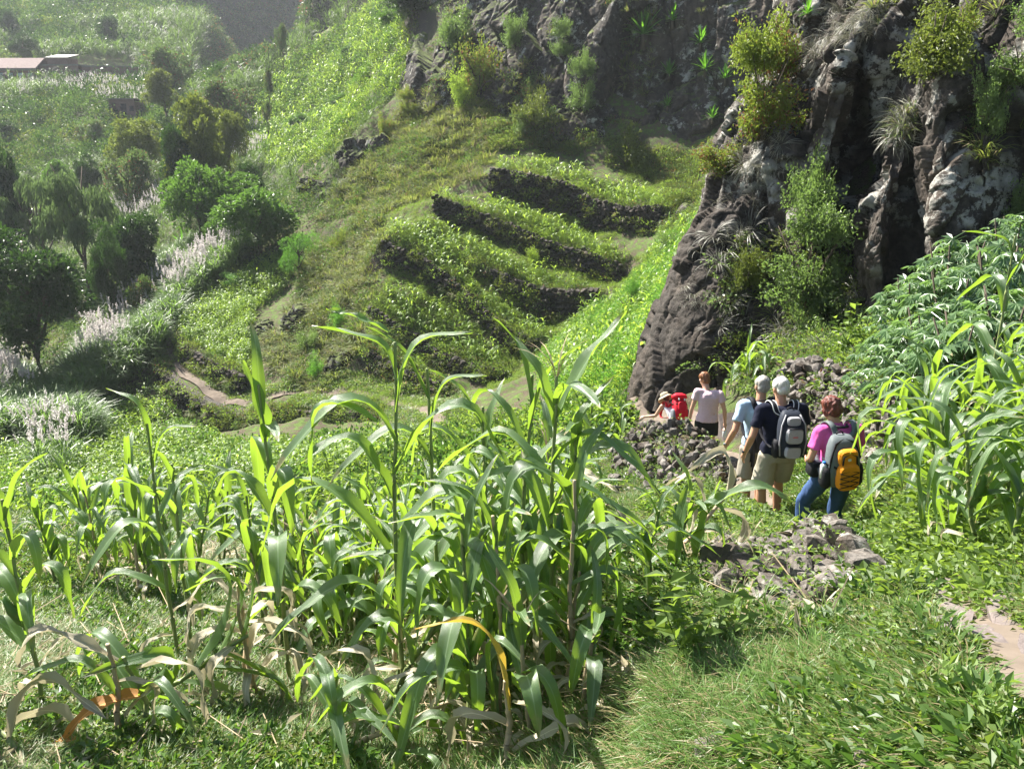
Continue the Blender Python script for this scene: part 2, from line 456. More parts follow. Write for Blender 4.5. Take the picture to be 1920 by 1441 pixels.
p2 = [Vector((p.x, p.y)) for p in pts]
res = delaunay_2d_cdt(p2, segs, [], 0, 1e-5)
vout, tris, orig = res[0], res[2], res[3]
zc = np.zeros(len(vout)); 
for i, o_ in enumerate(orig):
    if o_: zc[i] = np.mean([pts[k].z for k in o_])
missing = [i for i, o_ in enumerate(orig) if not o_]
if missing: print('WARN crossing feature lines at', [tuple(round(c, 1) for c in vout[i]) for i in missing])
V2 = np.array([tuple(v) for v in vout])
for i in missing:
    ok = [k for k in range(len(V2)) if orig[k]]
    d = np.hypot(*(V2[ok] - V2[i]).T); k = np.argsort(d)[:3]; zc[i] = np.mean(zc[np.array(ok)[k]])
# fan grid around a point behind the camera
NA, NV = 520, 900
OY = -4.0
AU = np.linspace(-1.25, 1.25, NA)
LV = np.linspace(math.log(1.2), math.log(640), NV)
gy = OY + np.exp(LV)[:, None] * np.ones(NA)[None, :]
gx = np.exp(LV)[:, None] * AU[None, :]
gz = np.full(gx.shape, np.nan)
fx, fy = gx.ravel(), gy.ravel()
fz = gz.ravel()
for t in tris:
    a, b, c = [V2[k] for k in t[:3]]
    det = (b[1] - c[1]) * (a[0] - c[0]) + (c[0] - b[0]) * (a[1] - c[1])
    if abs(det) < 1e-9: continue
    y0, y1 = min(a[1], b[1], c[1]), max(a[1], b[1], c[1])
    r0 = np.searchsorted(gy[:, 0], y0 - 1e-6); r1 = np.searchsorted(gy[:, 0], y1 + 1e-6)
    if r1 <= r0: continue
    sl = slice(r0 * NA, r1 * NA)
    X, Yy = fx[sl], fy[sl]
    l1 = ((b[1] - c[1]) * (X - c[0]) + (c[0] - b[0]) * (Yy - c[1])) / det
    l2 = ((c[1] - a[1]) * (X - c[0]) + (a[0] - c[0]) * (Yy - c[1])) / det
    l3 = 1 - l1 - l2
    m_ = (l1 >= -1e-6) & (l2 >= -1e-6) & (l3 >= -1e-6)
    fz[sl] = np.where(m_, l1 * zc[t[0]] + l2 * zc[t[1]] + l3 * zc[t[2]], fz[sl])
bad = np.isnan(fz)
if bad.any():
    fz[bad] = 0
gz = fz.reshape(gx.shape)
HB = gz.copy()
gp = np.stack([fx, fy, np.zeros_like(fx)], -1)
dist = np.hypot(fx, fy)
amp = np.clip((dist - 2) * 0.012, 0.02, 0.9)
nz = fbm(gp * 0.12, 4, 3) * amp * 1.3 + np.clip((dist - 11) / 6, 0, 1) * np.clip((60 - dist) / 20, 0, 1) * fbm(gp * 0.45, 3, 77) * 0.35 + fbm(gp * 0.9 + 5, 4, 8) * np.clip(dist * 0.006, 0.03, 0.35)
far = np.clip((dist - 70) / 60, 0, 1)
nz += far * fbm(gp * 0.035, 5, 21) * 2.0 * np.clip(dist / 200, 0.3, 1.6)
gz = gz + nz.reshape(gx.shape)
def height(x, y):
    x = np.asarray(x, float); y = np.asarray(y, float)
    r = np.maximum(y - OY, 1.2001)
    v = (np.log(r) - LV[0]) / (LV[1] - LV[0])
    u = (x / r - AU[0]) / (AU[1] - AU[0])
    v = np.clip(v, 0, NV - 1.001); u = np.clip(u, 0, NA - 1.001)
    i = v.astype(int); j = u.astype(int); f = v - i; g = u - j
    return (gz[i, j] * (1 - f) * (1 - g) + gz[i + 1, j] * f * (1 - g) + gz[i, j + 1] * (1 - f) * g + gz[i + 1, j + 1] * f * g)
def hz(x, y): return float(height(x, y))
def slope_at(x, y):
    e = 0.25 + 0.004 * np.abs(y)
    return np.hypot((height(x + e, y) - height(x - e, y)) / (2 * e), (height(x, y + e) - height(x, y - e)) / (2 * e))
def land(px, py, far=400, near=1.5):
    """first point of the ground seen through a photo pixel"""
    u = (px - 960.0) / FPX; v = (720.5 - py) / FPX
    Y = np.exp(np.linspace(math.log(near), math.log(far), 1400))
    t = Y / (cP + v * sP); x = u * t; z = t * (-sP + v * cP)
    h = height(x, Y)
    k = np.nonzero(z < h)[0]
    if len(k) == 0: return None
    k = k[0]
    return Vector((x[k], Y[k], float(h[k])))
me = mesh_np('hillside', np.stack([gx.ravel(), gy.ravel(), gz.ravel()], -1), grid_faces(NV, NA), M_ground, True)
land_o = tag(link('terrain', me), kind='structure')
land_o['label'] = 'green valley sides and field ground'

# ------------------------------------------------------------------ footpaths (strips laid on the land)
def strip(name, ctrl, width, m_, lift=0.03, n=120, curve=None):
    c = np.array([[*W(*q)] for q in ctrl])
    seg = np.r_[0, np.cumsum(np.hypot(*(np.diff(c[:, :2], axis=0)).T))]
    s = np.linspace(0, seg[-1], n)
    x = np.interp(s, seg, c[:, 0]); y = np.interp(s, seg, c[:, 1])
    k = np.ones(7) / 7
    xs = np.convolve(np.pad(x, 3, 'edge'), k, 'valid'); ys = np.convolve(np.pad(y, 3, 'edge'), k, 'valid')
    tx = np.gradient(xs); ty = np.gradient(ys); L = np.hypot(tx, ty) + 1e-9
    nx, ny = -ty / L, tx / L
    V = []
    nw = 7
    for j in range(nw):
        o_ = (j / (nw - 1) - 0.5) * width * (1 + 0.25 * np.sin(s * 1.7 + j * 3) * (1 if j in (0, nw - 1) else 0))
        xx, yy = xs + nx * o_, ys + ny * o_
        V.append(np.stack([xx, yy, height(xx, yy) + lift], -1))
    V = np.stack(V, 1).reshape(-1, 3)
    me = mesh_np(name, V, grid_faces(n, nw), m_, True)
    return tag(link(name, me), kind='structure'), xs, ys
path_o, _, _ = strip('footpath', FPATH, 0.65, M_path, 0.08, 200)
far_path, _, _ = strip('far_footpath', PATH, 1.6, M_path, 0.15, 60)
trod, _, _ = strip('hikers_path', [(1150,772,20.5)] + HP[::-1] + [(1400,940,10.4),(1430,988,8.8),(1500,1020,7.9),(1560,1042,7.0)], 0.7, M_path, 0.03, 120)

# ------------------------------------------------------------------ cliffs
def catmull(P_, n):
    """resample rows of control points (k, ..., 3) along axis 0 to n samples, Catmull-Rom"""
    k = len(P_)
    t = np.linspace(0, k - 1, n); i = np.clip(t.astype(int), 0, k - 2); f = (t - i)
    f = f.reshape((-1,) + (1,) * (P_.ndim - 1))
    p0 = P_[np.clip(i - 1, 0, k - 1)]; p1 = P_[i]; p2_ = P_[i + 1]; p3 = P_[np.clip(i + 2, 0, k - 1)]
    return 0.5 * ((2 * p1) + (-p0 + p2_) * f + (2 * p0 - 5 * p1 + 4 * p2_ - p3) * f ** 2 + (-p0 + 3 * p1 - 3 * p2_ + p3) * f ** 3)
def cliff(name, cols, nu, nv, amp, blk, m_, seed, fine):
    C = WN(np.array(cols, float))            # columns x rows x 3
    S = catmull(C, nu)
    S = catmull(S.transpose(1, 0, 2), nv)    # rows, cols
    du = np.gradient(S, axis=1); dv = np.gradient(S, axis=0)
    Nn = np.cross(du, dv); Nn /= np.linalg.norm(Nn, axis=-1, keepdims=True) + 1e-9
    if Nn[..., 1].mean() > 0: Nn = -Nn
    p = S.reshape(-1, 3)
    w = p + 0.12 * blk * np.stack([fbm(p / blk * 0.9, 3, seed + 40 + k) for k in range(3)], -1)
    d = amp * 1.3 * fbm(p / (blk * 2.6), 3, seed + 6) + fine * fbm(p / (blk * 0.12), 4, seed + 7)
    msk = np.clip(0.55 + 2.2 * fbm(p / 2.6, 2, seed + 70), 0.15, 1.0) * (np.clip((p[:, 2] + 5.5) / 4, 0.3, 1) if blk < 2 else 1)
    for q, zs, ka, kt, kc in ((blk, 2.6, 1.3, 0.9, 0.5), (blk * 0.42, 1.9, 0.5, 0.85, 0.2), (blk * 0.17, 1.4, 0.16, 0.7, 0.08)):
        u_ = (w + 3 * q) / np.array([q, q, q * zs])
        f1, f2, a, b, cen = worley(u_, seed + int(q * 10), True)
        # every block of rock has its own flat, tilted face
        h1 = np.modf(a * 97.3)[0] - 0.5; h2 = np.modf(b * 57.1)[0] - 0.5
        rel = (u_ - cen)
        if q < blk: a = 0.5 + (a - 0.5) * msk; kt = kt * msk
        d += amp * ka * (a - 0.5) + amp * ka * kt * (rel[:, 0] * h1 * 2 + rel[:, 2] * h2 * 1.2) - amp * kc * np.clip(1 - (f2 - f1) * 9, 0, 1) * b
    cw = np.tile(np.clip(np.linspace(0, len(cols) - 1, nu) / 2.6, 0.2, 1), nv) if blk < 2 else 1.0
    d = d * cw
    Q = S + Nn * d.reshape(S.shape[:2])[..., None]
    me = mesh_np(name, Q.reshape(-1, 3), grid_faces(nv, nu), m_, False)
    return link(name, me), Q, Nn
near_cols = [
 [(1300,770,30),(1330,680,31),(1370,600,32),(1400,500,33),(1450,380,34),(1500,280,35),(1560,150,36),(1620,-60,37)],
 [(1250,760,23),(1290,650,24),(1340,540,25),(1370,420,26),(1420,300,27),(1480,200,28),(1540,80,29),(1600,-90,30)],
 [(1190,762,18.4),(1215,660,18.9),(1272,540,19.6),(1318,420,20.2),(1350,330,20.8),(1388,235,21.4),(1440,120,22.0),(1500,-80,23)],
 [(1290,775,16.6),(1305,660,17.0),(1335,540,17.6),(1370,420,18.2),(1400,320,18.8),(1445,215,19.4),(1510,90,20.0),(1570,-90,21)],
 [(1400,745,16.2),(1405,650,16.6),(1425,540,17.2),(1450,420,17.8),(1480,310,18.1),(1515,200,18.2),(1570,80,18.8),(1630,-90,20)],
 [(1500,665,15.8),(1500,600,16.3),(1508,520,16.7),(1530,420,17.0),(1550,300,17.2),(1570,190,17.2),(1590,90,17.6),(1690,-90,19)],
 [(1560,640,16.2),(1560,575,16.9),(1572,500,17.4),(1585,410,17.9),(1590,300,18.2),(1592,190,18.1),(1605,85,18.0),(1720,-90,19.3)],
 [(1580,640,16.0),(1578,575,16.6),(1582,490,17.0),(1592,400,17.8),(1602,300,19.0),(1608,190,19.2),(1620,80,18.4),(1735,-90,19.4)],
 [(1600,635,15.2),(1598,560,15.5),(1600,470,15.6),(1612,380,16.0),(1640,300,17.6),(1645,190,17.9),(1680,60,17.4),(1760,-90,18.6)],
 [(1660,620,14.7),(1660,550,15.0),(1660,460,15.0),(1660,370,15.3),(1672,280,15.9),(1690,180,16.4),(1720,60,16.8),(1790,-90,17.8)],
 [(1700,610,14.6),(1700,540,15.3),(1702,460,15.7),(1700,370,15.8),(1705,280,15.9),(1720,180,16.0),(1745,60,16.4),(1810,-90,17.4)],
 [(1760,600,14.0),(1760,530,14.4),(1762,440,14.4),(1765,350,14.6),(1765,260,14.9),(1770,170,15.3),(1790,60,15.8),(1840,-90,16.8)],
 [(1850,590,13.6),(1850,510,14.3),(1850,430,14.6),(1850,340,14.8),(1850,250,15.0),(1855,160,15.2),(1870,50,15.5),(1910,-90,16.3)],
 [(1960,570,12.9),(1960,500,13.4),(1960,420,13.8),(1960,340,14.0),(1960,250,14.2),(1960,160,14.4),(1970,50,14.7),(2010,-90,15.3)],
 [(2250,560,12),(2250,490,12.3),(2250,420,12.6),(2250,340,12.8),(2250,250,13),(2250,160,13.2),(2250,50,13.5),(2280,-90,14)],
]
for c in near_cols:   # carry the rock on above the frame
    a = c[-1]; c.append((a[0] + 120, a[1] - 330, a[2] * 1.22))
near_cliff, NQ, NN = cliff('cliff_rock', near_cols, 640, 470, 0.42, 1.25, M_cliff, 3, 0.05)
tag(near_cliff, kind='structure')
near_cliff['label'] = 'dark lichened rock cliff beside the path'
far_cols = [
 [(745,215,74),(760,160,76),(790,80,79),(820,-40,83),(850,-200,88)],
 [(800,215,70),(800,150,71),(815,70,74),(860,-40,77),(900,-200,82)],
 [(880,215,67.5),(880,150,69),(890,70,71),(930,-40,73),(960,-200,78)],
 [(960,250,64.5),(960,170,66),(970,80,68),(1000,-40,70),(1020,-200,74)],
 [(1030,285,62),(1030,190,63.5),(1040,90,65),(1060,-40,67),(1080,-200,71)],
 [(1110,310,60.5),(1110,210,62.2),(1110,100,64),(1120,-40,66),(1140,-200,70)],
 [(1200,345,59),(1190,230,61),(1190,110,62.5),(1190,-40,64.5),(1210,-200,68)],
 [(1290,375,56.5),(1280,260,58.5),(1280,130,60.5),(1280,-40,62.5),(1300,-200,66)],
 [(1400,420,52),(1400,280,55),(1400,140,57.5),(1400,-40,60),(1400,-200,64)],
 [(1560,440,47),(1560,300,50),(1560,150,53),(1560,-40,56),(1560,-200,60)],
]
far_cliff, FQ, FN = cliff('far_cliff', far_cols, 520, 300, 0.9, 3.4, M_farcliff, 9, 0.12)
tag(far_cliff, kind='structure')
far_cliff['label'] = 'grey rock face above the terraces'
# ================================================================== plant building blocks
def leaf_cards(pos, axis, nrm, length, width, fold=0.25):
    """kite shaped folded leaves: pos (n,3) base, axis (n,3) along, nrm (n,3) up side"""
    n = len(pos)
    axis = axis / (np.linalg.norm(axis, axis=1, keepdims=True) + 1e-9)
    side = np.cross(axis, nrm); side /= np.linalg.norm(side, axis=1, keepdims=True) + 1e-9
    up = np.cross(side, axis)
    L = np.asarray(length).reshape(-1, 1) * np.ones((n, 1)); Wd = np.asarray(width).reshape(-1, 1) * np.ones((n, 1))
    b = pos; t = pos + axis * L - up * L * 0.15
    m = pos + axis * L * 0.45
    l = m + side * Wd * 0.5 + up * Wd * fold; r = m - side * Wd * 0.5 + up * Wd * fold
    V = np.stack([b, l, t, r], 1).reshape(-1, 3)
    i = np.arange(n) * 4
    F = np.concatenate([np.stack([i, i + 2, i + 1], -1), np.stack([i, i + 3, i + 2], -1)])
    return V, F
def rdir(g, n, zb=0.0):
    v = g.normal(size=(n, 3)); v[:, 2] += zb
    return v / (np.linalg.norm(v, axis=1, keepdims=True) + 1e-9)
def arc_blades(g, n, length, width, lean=(0.1, 0.6), droop=1.2, nseg=4, spread=0.05, base_h=0.0, fold=0.0, pos=None):
    """curved grass-like blades: returns V,F"""
    V, F = [], []
    k = 0
    for i in range(n):
        az = g.uniform(0, 2 * math.pi); th = g.uniform(*lean)
        L = length * g.uniform(0.6, 1.1); w = width * g.uniform(0.7, 1.2)
        d = np.array([math.cos(az), math.sin(az)])
        if pos is None:
            p = np.array([*(d * g.uniform(0, spread)), base_h * g.uniform(0.2, 1) if base_h else 0.0])
        else:
            p = np.array(pos[i % len(pos)], float)
        sd = np.array([-d[1], d[0], 0.0])
        dr = droop * g.uniform(0.5, 1.3)
        for s in range(nseg + 1):
            f = s / nseg
            ww = w * (math.sin(math.pi * min(1, 0.12 + f * 0.88)) ** 0.7) if s < nseg else 0.0
            ww = max(ww, 0.0005)
            if s: 
                a = th + dr * (f ** 1.3)
                p = p + np.array([d[0] * math.sin(a), d[1] * math.sin(a), math.cos(a)]) * (L / nseg)
            V.append(p + sd * ww * 0.5); V.append(p - sd * ww * 0.5)
            if s:
                F.append((k - 2, k - 1, k + 1, k))
            k += 2
    return np.array(V), np.array(F)
def join_vf(parts):
    V, F, M_, n = [], [], [], 0
    for v, f, mi in parts:
        V.append(np.asarray(v, float))
        for q in f: F.append(tuple(int(i) + n for i in q))
        M_ += [mi] * len(f); n += len(v)
    return np.concatenate(V), F, M_
def pmesh(name, parts, mats, smooth=False):
    V, F, M_ = join_vf(parts)
    me = bpy.data.meshes.new(name)
    me.from_pydata(V.tolist(), [], F)
    for m_ in mats: me.materials.append(m_)
    me.polygons.foreach_set('material_index', np.asarray(M_, np.int32))
    if smooth: me.polygons.foreach_set('use_smooth', np.ones(len(me.polygons), bool))
    me.update()
    return me

# leaf materials
L_weed = leaf_mat('weed_leaf', (0.055, 0.095, 0.02), (0.15, 0.23, 0.05), (0.34, 0.5, 0.06), 0.42, 0.5)
L_grass = leaf_mat('grass_blade', (0.075, 0.14, 0.035), (0.15, 0.25, 0.06), (0.3, 0.5, 0.09), 0.42, 0.45, dry=(0.3, 0.25, 0.13), dryamt=0.32)
L_olive = leaf_mat('slope_grass', (0.075, 0.115, 0.022), (0.17, 0.22, 0.045), (0.3, 0.36, 0.065), 0.42, 0.6, dry=(0.24, 0.2, 0.1), dryamt=0.28)
L_maize = leaf_mat('maize_leaf', (0.05, 0.105, 0.045), (0.12, 0.2, 0.075), (0.34, 0.54, 0.04), 0.42, 0.4, 0.95, veins=True, scale=0.8)
L_maizedry = leaf_mat('dry_maize_leaf', (0.38, 0.33, 0.22), (0.58, 0.53, 0.4), (0.45, 0.4, 0.25), 0.3, 0.6, 0.3, veins=True)
L_orange = leaf_mat('withered_orange_leaf', (0.45, 0.19, 0.04), (0.6, 0.28, 0.07), (0.65, 0.28, 0.05), 0.35, 0.55, 0.3, veins=True)
L_yellow = leaf_mat('yellowing_leaf', (0.45, 0.28, 0.05), (0.5, 0.38, 0.08), (0.6, 0.4, 0.05), 0.4, 0.45, 0.4, veins=True)
L_terr = leaf_mat('terrace_maize_leaf', (0.07, 0.14, 0.025), (0.18, 0.28, 0.05), (0.44, 0.62, 0.07), 0.46, 0.45, 0.4)
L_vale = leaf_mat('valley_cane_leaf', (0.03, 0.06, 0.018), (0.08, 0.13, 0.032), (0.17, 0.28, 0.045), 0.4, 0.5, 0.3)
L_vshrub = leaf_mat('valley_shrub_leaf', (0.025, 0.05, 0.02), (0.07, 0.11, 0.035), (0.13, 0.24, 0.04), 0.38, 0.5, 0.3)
L_cane = leaf_mat('cane_leaf', (0.05, 0.1, 0.03), (0.1, 0.17, 0.045), (0.24, 0.4, 0.07), 0.45, 0.42, 0.4)
L_plume = leaf_mat('cane_plume', (0.55, 0.51, 0.5), (0.8, 0.76, 0.74), (0.7, 0.65, 0.64), 0.5, 0.8, 0.1)
L_tree = leaf_mat('tree_leaf_dark', (0.014, 0.03, 0.01), (0.038, 0.068, 0.018), (0.07, 0.16, 0.02), 0.26, 0.4, 0.45)  # leaf colour darkened for the backlit look of the big left tree
L_tree2 = leaf_mat('tree_leaf_mid', (0.035, 0.07, 0.018), (0.075, 0.14, 0.028), (0.16, 0.32, 0.04), 0.38, 0.4, 0.45)
L_tree3 = leaf_mat('tree_leaf_olive', (0.06, 0.09, 0.018), (0.12, 0.155, 0.03), (0.22, 0.28, 0.04), 0.38, 0.5)
L_willow = leaf_mat('tree_leaf_soft', (0.06, 0.1, 0.035), (0.1, 0.155, 0.055), (0.18, 0.28, 0.08), 0.4, 0.5)
L_feather = leaf_mat('feathery_leaf', (0.05, 0.12, 0.02), (0.09, 0.2, 0.035), (0.2, 0.46, 0.05), 0.45, 0.5)
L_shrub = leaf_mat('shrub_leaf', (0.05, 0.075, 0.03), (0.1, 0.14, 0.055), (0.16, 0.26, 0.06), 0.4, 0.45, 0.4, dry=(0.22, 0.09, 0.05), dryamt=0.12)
L_rosette = leaf_mat('rosette_leaf', (0.04, 0.12, 0.02), (0.08, 0.2, 0.03), (0.2, 0.5, 0.03), 0.4, 0.32, 0.5)
L_cass = leaf_mat('cassava_leaf', (0.09, 0.16, 0.07), (0.16, 0.25, 0.11), (0.26, 0.44, 0.1), 0.36, 0.36, 0.9)
L_hang = leaf_mat('hanging_dry_grass', (0.13, 0.13, 0.1), (0.26, 0.26, 0.21), (0.25, 0.25, 0.17), 0.3, 0.5)
M_bark = plain('bark', (0.1, 0.08, 0.06), 0.9, 0.2, 0.25, 3.0, 0.6)
M_stalk = plain('maize_stalk', (0.2, 0.24, 0.09), 0.5, 0.4, 0.2, 6.0)
M_stalkdry = plain('maize_stalk_dry', (0.4, 0.31, 0.2), 0.7, 0.3, 0.25, 8.0)

# ------------------------------------------------------------------ uncounted growth: one object each, copies on points
def scatter(name, label, meshes, pos, scale, rot=None, idx=None, tilt=0.15, parent=None):
    n = len(pos)
    g = np.random.default_rng(abs(hash(name)) % 1000 if False else sum(map(ord, name)))
    if rot is None:
        rot = np.stack([g.normal(0, tilt, n), g.normal(0, tilt, n), g.uniform(0, 6.283, n)], -1)
    if idx is None: idx = g.integers(0, len(meshes), n)
    me = bpy.data.meshes.new(name)
    me.vertices.add(n); me.vertices.foreach_set('co', np.asarray(pos, np.float32).ravel())
    a = me.attributes.new('rot', 'FLOAT_VECTOR', 'POINT'); a.data.foreach_set('vector', np.asarray(rot, np.float32).ravel())
    sc = np.asarray(scale, np.float32)
    if sc.ndim == 1: sc = np.repeat(sc[:, None], 3, 1)
    a = me.attributes.new('scl', 'FLOAT_VECTOR', 'POINT'); a.data.foreach_set('vector', sc.ravel())
    a = me.attributes.new('vid', 'INT', 'POINT'); a.data.foreach_set('value', np.asarray(idx, np.int32))
    o = link(name, me, parent)
    tag(o, label, kind='stuff')
    ng = bpy.data.node_groups.new(name, 'GeometryNodeTree')
    ng.interface.new_socket('Geometry', in_out='INPUT', socket_type='NodeSocketGeometry')
    ng.interface.new_socket('Geometry', in_out='OUTPUT', socket_type='NodeSocketGeometry')
    N = ng.nodes; Lk = ng.links
    gi = N.new('NodeGroupInput'); go = N.new('NodeGroupOutput')
    jn = N.new('GeometryNodeJoinGeometry')
    na = {}
    for k, ty in (('rot', 'FLOAT_VECTOR'), ('scl', 'FLOAT_VECTOR'), ('vid', 'INT')):
        x = N.new('GeometryNodeInputNamedAttribute'); x.data_type = ty; x.inputs[0].default_value = k; na[k] = x.outputs[0]
    for k, m_ in enumerate(meshes):
        src = bpy.data.objects.new(name + '_source', m_)      # geometry source only, stands in no collection
        oi = N.new('GeometryNodeObjectInfo'); oi.inputs['Object'].default_value = src
        oi.inputs['As Instance'].default_value = True
        cmp = N.new('FunctionNodeCompare'); cmp.data_type = 'INT'; cmp.operation = 'EQUAL'
        ia = [s for s in cmp.inputs if s.type == 'INT']
        Lk.new(na['vid'], ia[0]); ia[1].default_value = k
        ip = N.new('GeometryNodeInstanceOnPoints')
        Lk.new(gi.outputs[0], ip.inputs['Points']); Lk.new(oi.outputs['Geometry'], ip.inputs['Instance'])
        Lk.new(cmp.outputs[0], ip.inputs['Selection']); Lk.new(na['rot'], ip.inputs['Rotation']); Lk.new(na['scl'], ip.inputs['Scale'])
        Lk.new(ip.outputs[0], jn.inputs[0])
    Lk.new(jn.outputs[0], go.inputs[0])
    md = o.modifiers.new('copies', 'NODES'); md.node_group = ng
    return o

def inpoly(px, py, poly):
    c = np.zeros(len(px), bool)
    n = len(poly)
    for i in range(n):
        x1, y1 = poly[i]; x2, y2 = poly[(i + 1) % n]
        k = ((y1 > py) != (y2 > py))
        xi = (x2 - x1) * (py - y1) / ((y2 - y1) if y2 != y1 else 1e-9) + x1
        c ^= k & (px < xi)
    return c
def spots(g, n, y0, y1, power=1.0, polys=None, tall=0, ymin=None, excl=None, smax=None, smin=None, margin=60):
    """n random places on the land between y0 and y1 ahead (power 0: even per square metre, 2: even per angle)"""
    t = g.uniform(0, 1, n)
    if power == 2: y = y0 * (y1 / y0) ** t
    elif power == 1: y = y0 + (y1 - y0) * t
    else: y = np.sqrt(y0 ** 2 + (y1 ** 2 - y0 ** 2) * t)
    x = g.uniform(-0.72, 0.72, n) * (y + 0.8)
    z = height(x, y)
    px, py = proj(x, y, z)
    keep = (px > -margin) & (px < 1920 + margin) & (py < 1560) & (py > -80)
    if polys is not None:
        k = np.zeros(n, bool)
        for P_ in polys: k |= inpoly(px, py, P_) & (inpoly(px, py - tall, P_) if tall else True)
        keep &= k
    if excl is not None:
        for P_ in excl: keep &= ~inpoly(px, py, P_)
    if smax is not None: keep &= slope_at(x, y) < smax
    if smin is not None: keep &= slope_at(x, y) > smin
    return np.stack([x, y, z], -1)[keep]
def thin(p, d):
    out = []; cells = {}
    for q in p:
        k = (int(q[0] // d), int(q[1] // d))
        ok = True
        for a in (-1, 0, 1):
            for b in (-1, 0, 1):
                for r_ in cells.get((k[0] + a, k[1] + b), ()):
                    if (r_[0] - q[0]) ** 2 + (r_[1] - q[1]) ** 2 < d * d: ok = False
        if ok: cells.setdefault(k, []).append(q); out.append(q)
    return np.array(out)
def patchy(p, s, thr, seed):
    q = p.copy(); q[:, 2] = 0
    return p[fbm(q * s, 3, seed) > thr]

g = np.random.default_rng(5)
# prototypes -------------------------------------------------------------
def weed_proto(seed, n=34, rad=0.16, h=0.14, ls=0.045, m_=None, asp=0.62):
    g = np.random.default_rng(seed)
    st = g.uniform(0, 1, n)
    az = g.uniform(0, 6.283, n); r = rad * np.sqrt(g.uniform(0, 1, n))
    pos = np.stack([r * np.cos(az), r * np.sin(az), h * (1 - (r / rad) ** 2 * 0.6) * g.uniform(0.25, 1, n)], -1)
    ax = np.stack([np.cos(az + g.normal(0, .8, n)), np.sin(az + g.normal(0, .8, n)), g.uniform(-0.3, 0.7, n)], -1)
    nr = rdir(g, n, 2.0)
    L = ls * g.uniform(0.6, 1.4, n)
    v, f = leaf_cards(pos, ax, nr, L, L * asp)
    return pmesh('weed', [(v, f, 0)], [m_ or L_weed])
def grass_proto(seed, n=22, L=0.24, w=0.006, m_=None, lean=(0.05, 0.8), droop=1.3, spread=0.07, ns=3):
    g = np.random.default_rng(seed)
    v, f = arc_blades(g, n, L, w, lean, droop, ns, spread)
    return pmesh('tuft', [(v, f, 0)], [m_ or L_grass])
def bush_proto(seed, n=110, rad=0.6, h=0.6, ls=0.11, m_=None, asp=0.5, zb=1.0):
    g = np.random.default_rng(seed)
    d = rdir(g, n); d[:, 2] = np.abs(d[:, 2])
    rr = g.uniform(0.35, 1.0, n) ** 0.5 * (1 + 0.35 * np.sin(d[:, 0] * 5 + seed) * np.cos(d[:, 1] * 4))
    pos = d * rr[:, None] * np.array([rad, rad, h])
    ax = d + rdir(g, n) * 0.9
    L = ls * g.uniform(0.6, 1.4, n)
    v, f = leaf_cards(pos, ax, rdir(g, n, zb), L, L * asp)
    return pmesh('leaf_clump', [(v, f, 0)], [m_ or L_weed])
def small_maize(seed, h=1.0, n=9, w=0.07, L=0.55, m_=None, ns=4):
    g = np.random.default_rng(seed)
    P_ = []
    for i in range(n):
        z = h * (0.12 + 0.75 * i / n)
        P_.append((0.0, 0.0, z))
    V, F = arc_blades(g, n, L, w, (0.25, 0.7), 2.0, ns, pos=P_)
    tv, tf = tube([(0, 0, 0), (0.01, 0, h * 0.95)], [0.012, 0.006], 3)
    return pmesh('small_maize', [(V, F, 0), (tv, tf, 0)], [m_ or L_terr])

WEED = [weed_proto(s) for s in (1, 2, 3, 4)]
WEEDBIG = [weed_proto(s, 34, 0.2, 0.2, 0.05, asp=0.7) for s in (5, 6, 7)]
GRASS = [grass_proto(s) for s in (1, 2, 3)]
GRASSL = [grass_proto(s, 26, 0.42, 0.009) for s in (4, 5)]
OLIVE = [grass_proto(s, 34, 0.55, 0.03, L_olive, (0.0, 0.9), 1.2, 0.3, 2) for s in (6, 7, 8)]
BUSHG = [bush_proto(s) for s in (1, 2, 3)]
BUSHB = [bush_proto(s, 110, 0.5, 0.5, 0.12, L_terr, 0.35) for s in (4, 5)]
FEATH = [bush_proto(s, 260, 0.6, 0.7, 0.07, L_feather, 0.3) for s in (6, 7)]
TMAIZE = [small_maize(s) for s in range(5)]
CANE = []
for s in range(3):
    g2 = np.random.default_rng(90 + s)
    v, f = arc_blades(g2, 34, 1.3, 0.045, (0.05, 0.5), 1.5, 3, 0.35, 1.2)
    CANE.append(pmesh('cane_clump', [(v, f, 0)], [L_cane]))
def plume_geo(g2, base, H, lean=0.12, n=34):
    """flower plume: thin stem, feathery hairs round its upper part"""
    az = g2.uniform(0, 6.28); d = np.array([math.cos(az) * lean, math.sin(az) * lean, 1.0])
    top = np.array(base) + d * H
    t = g2.uniform(0, 1, n)
    pos = np.array(base) + d * (H * (0.72 + 0.28 * t))[:, None]
    ax = rdir(g2, n) * 0.6 + np.array([0.2, 0, 0.9])
    L = 0.17 * (1.15 - t) * g2.uniform(0.7, 1.2, n) + 0.05
    v, f = leaf_cards(pos, ax, rdir(g2, n), L, 0.035)
    sv_, sf = tube([base, tuple(top)], [0.012, 0.004], 3)
    return (v, f), (sv_, sf)
CPLUME = []
for s in range(3):
    g2 = np.random.default_rng(190 + s)
    parts = []
    for k in range(3):
        b = (g2.uniform(-.3, .3), g2.uniform(-.3, .3), 0.6)
        (v, f), (tv, tf) = plume_geo(g2, b, g2.uniform(1.9, 2.5))
        parts += [(v, f, 1), (tv, tf, 0)]
    v, f = arc_blades(g2, 24, 1.3, 0.045, (0.05, 0.5), 1.5, 3, 0.35, 1.2)
    parts.append((v, f, 0))
    CPLUME.append(pmesh('plumed_cane', parts, [L_cane, L_plume]))

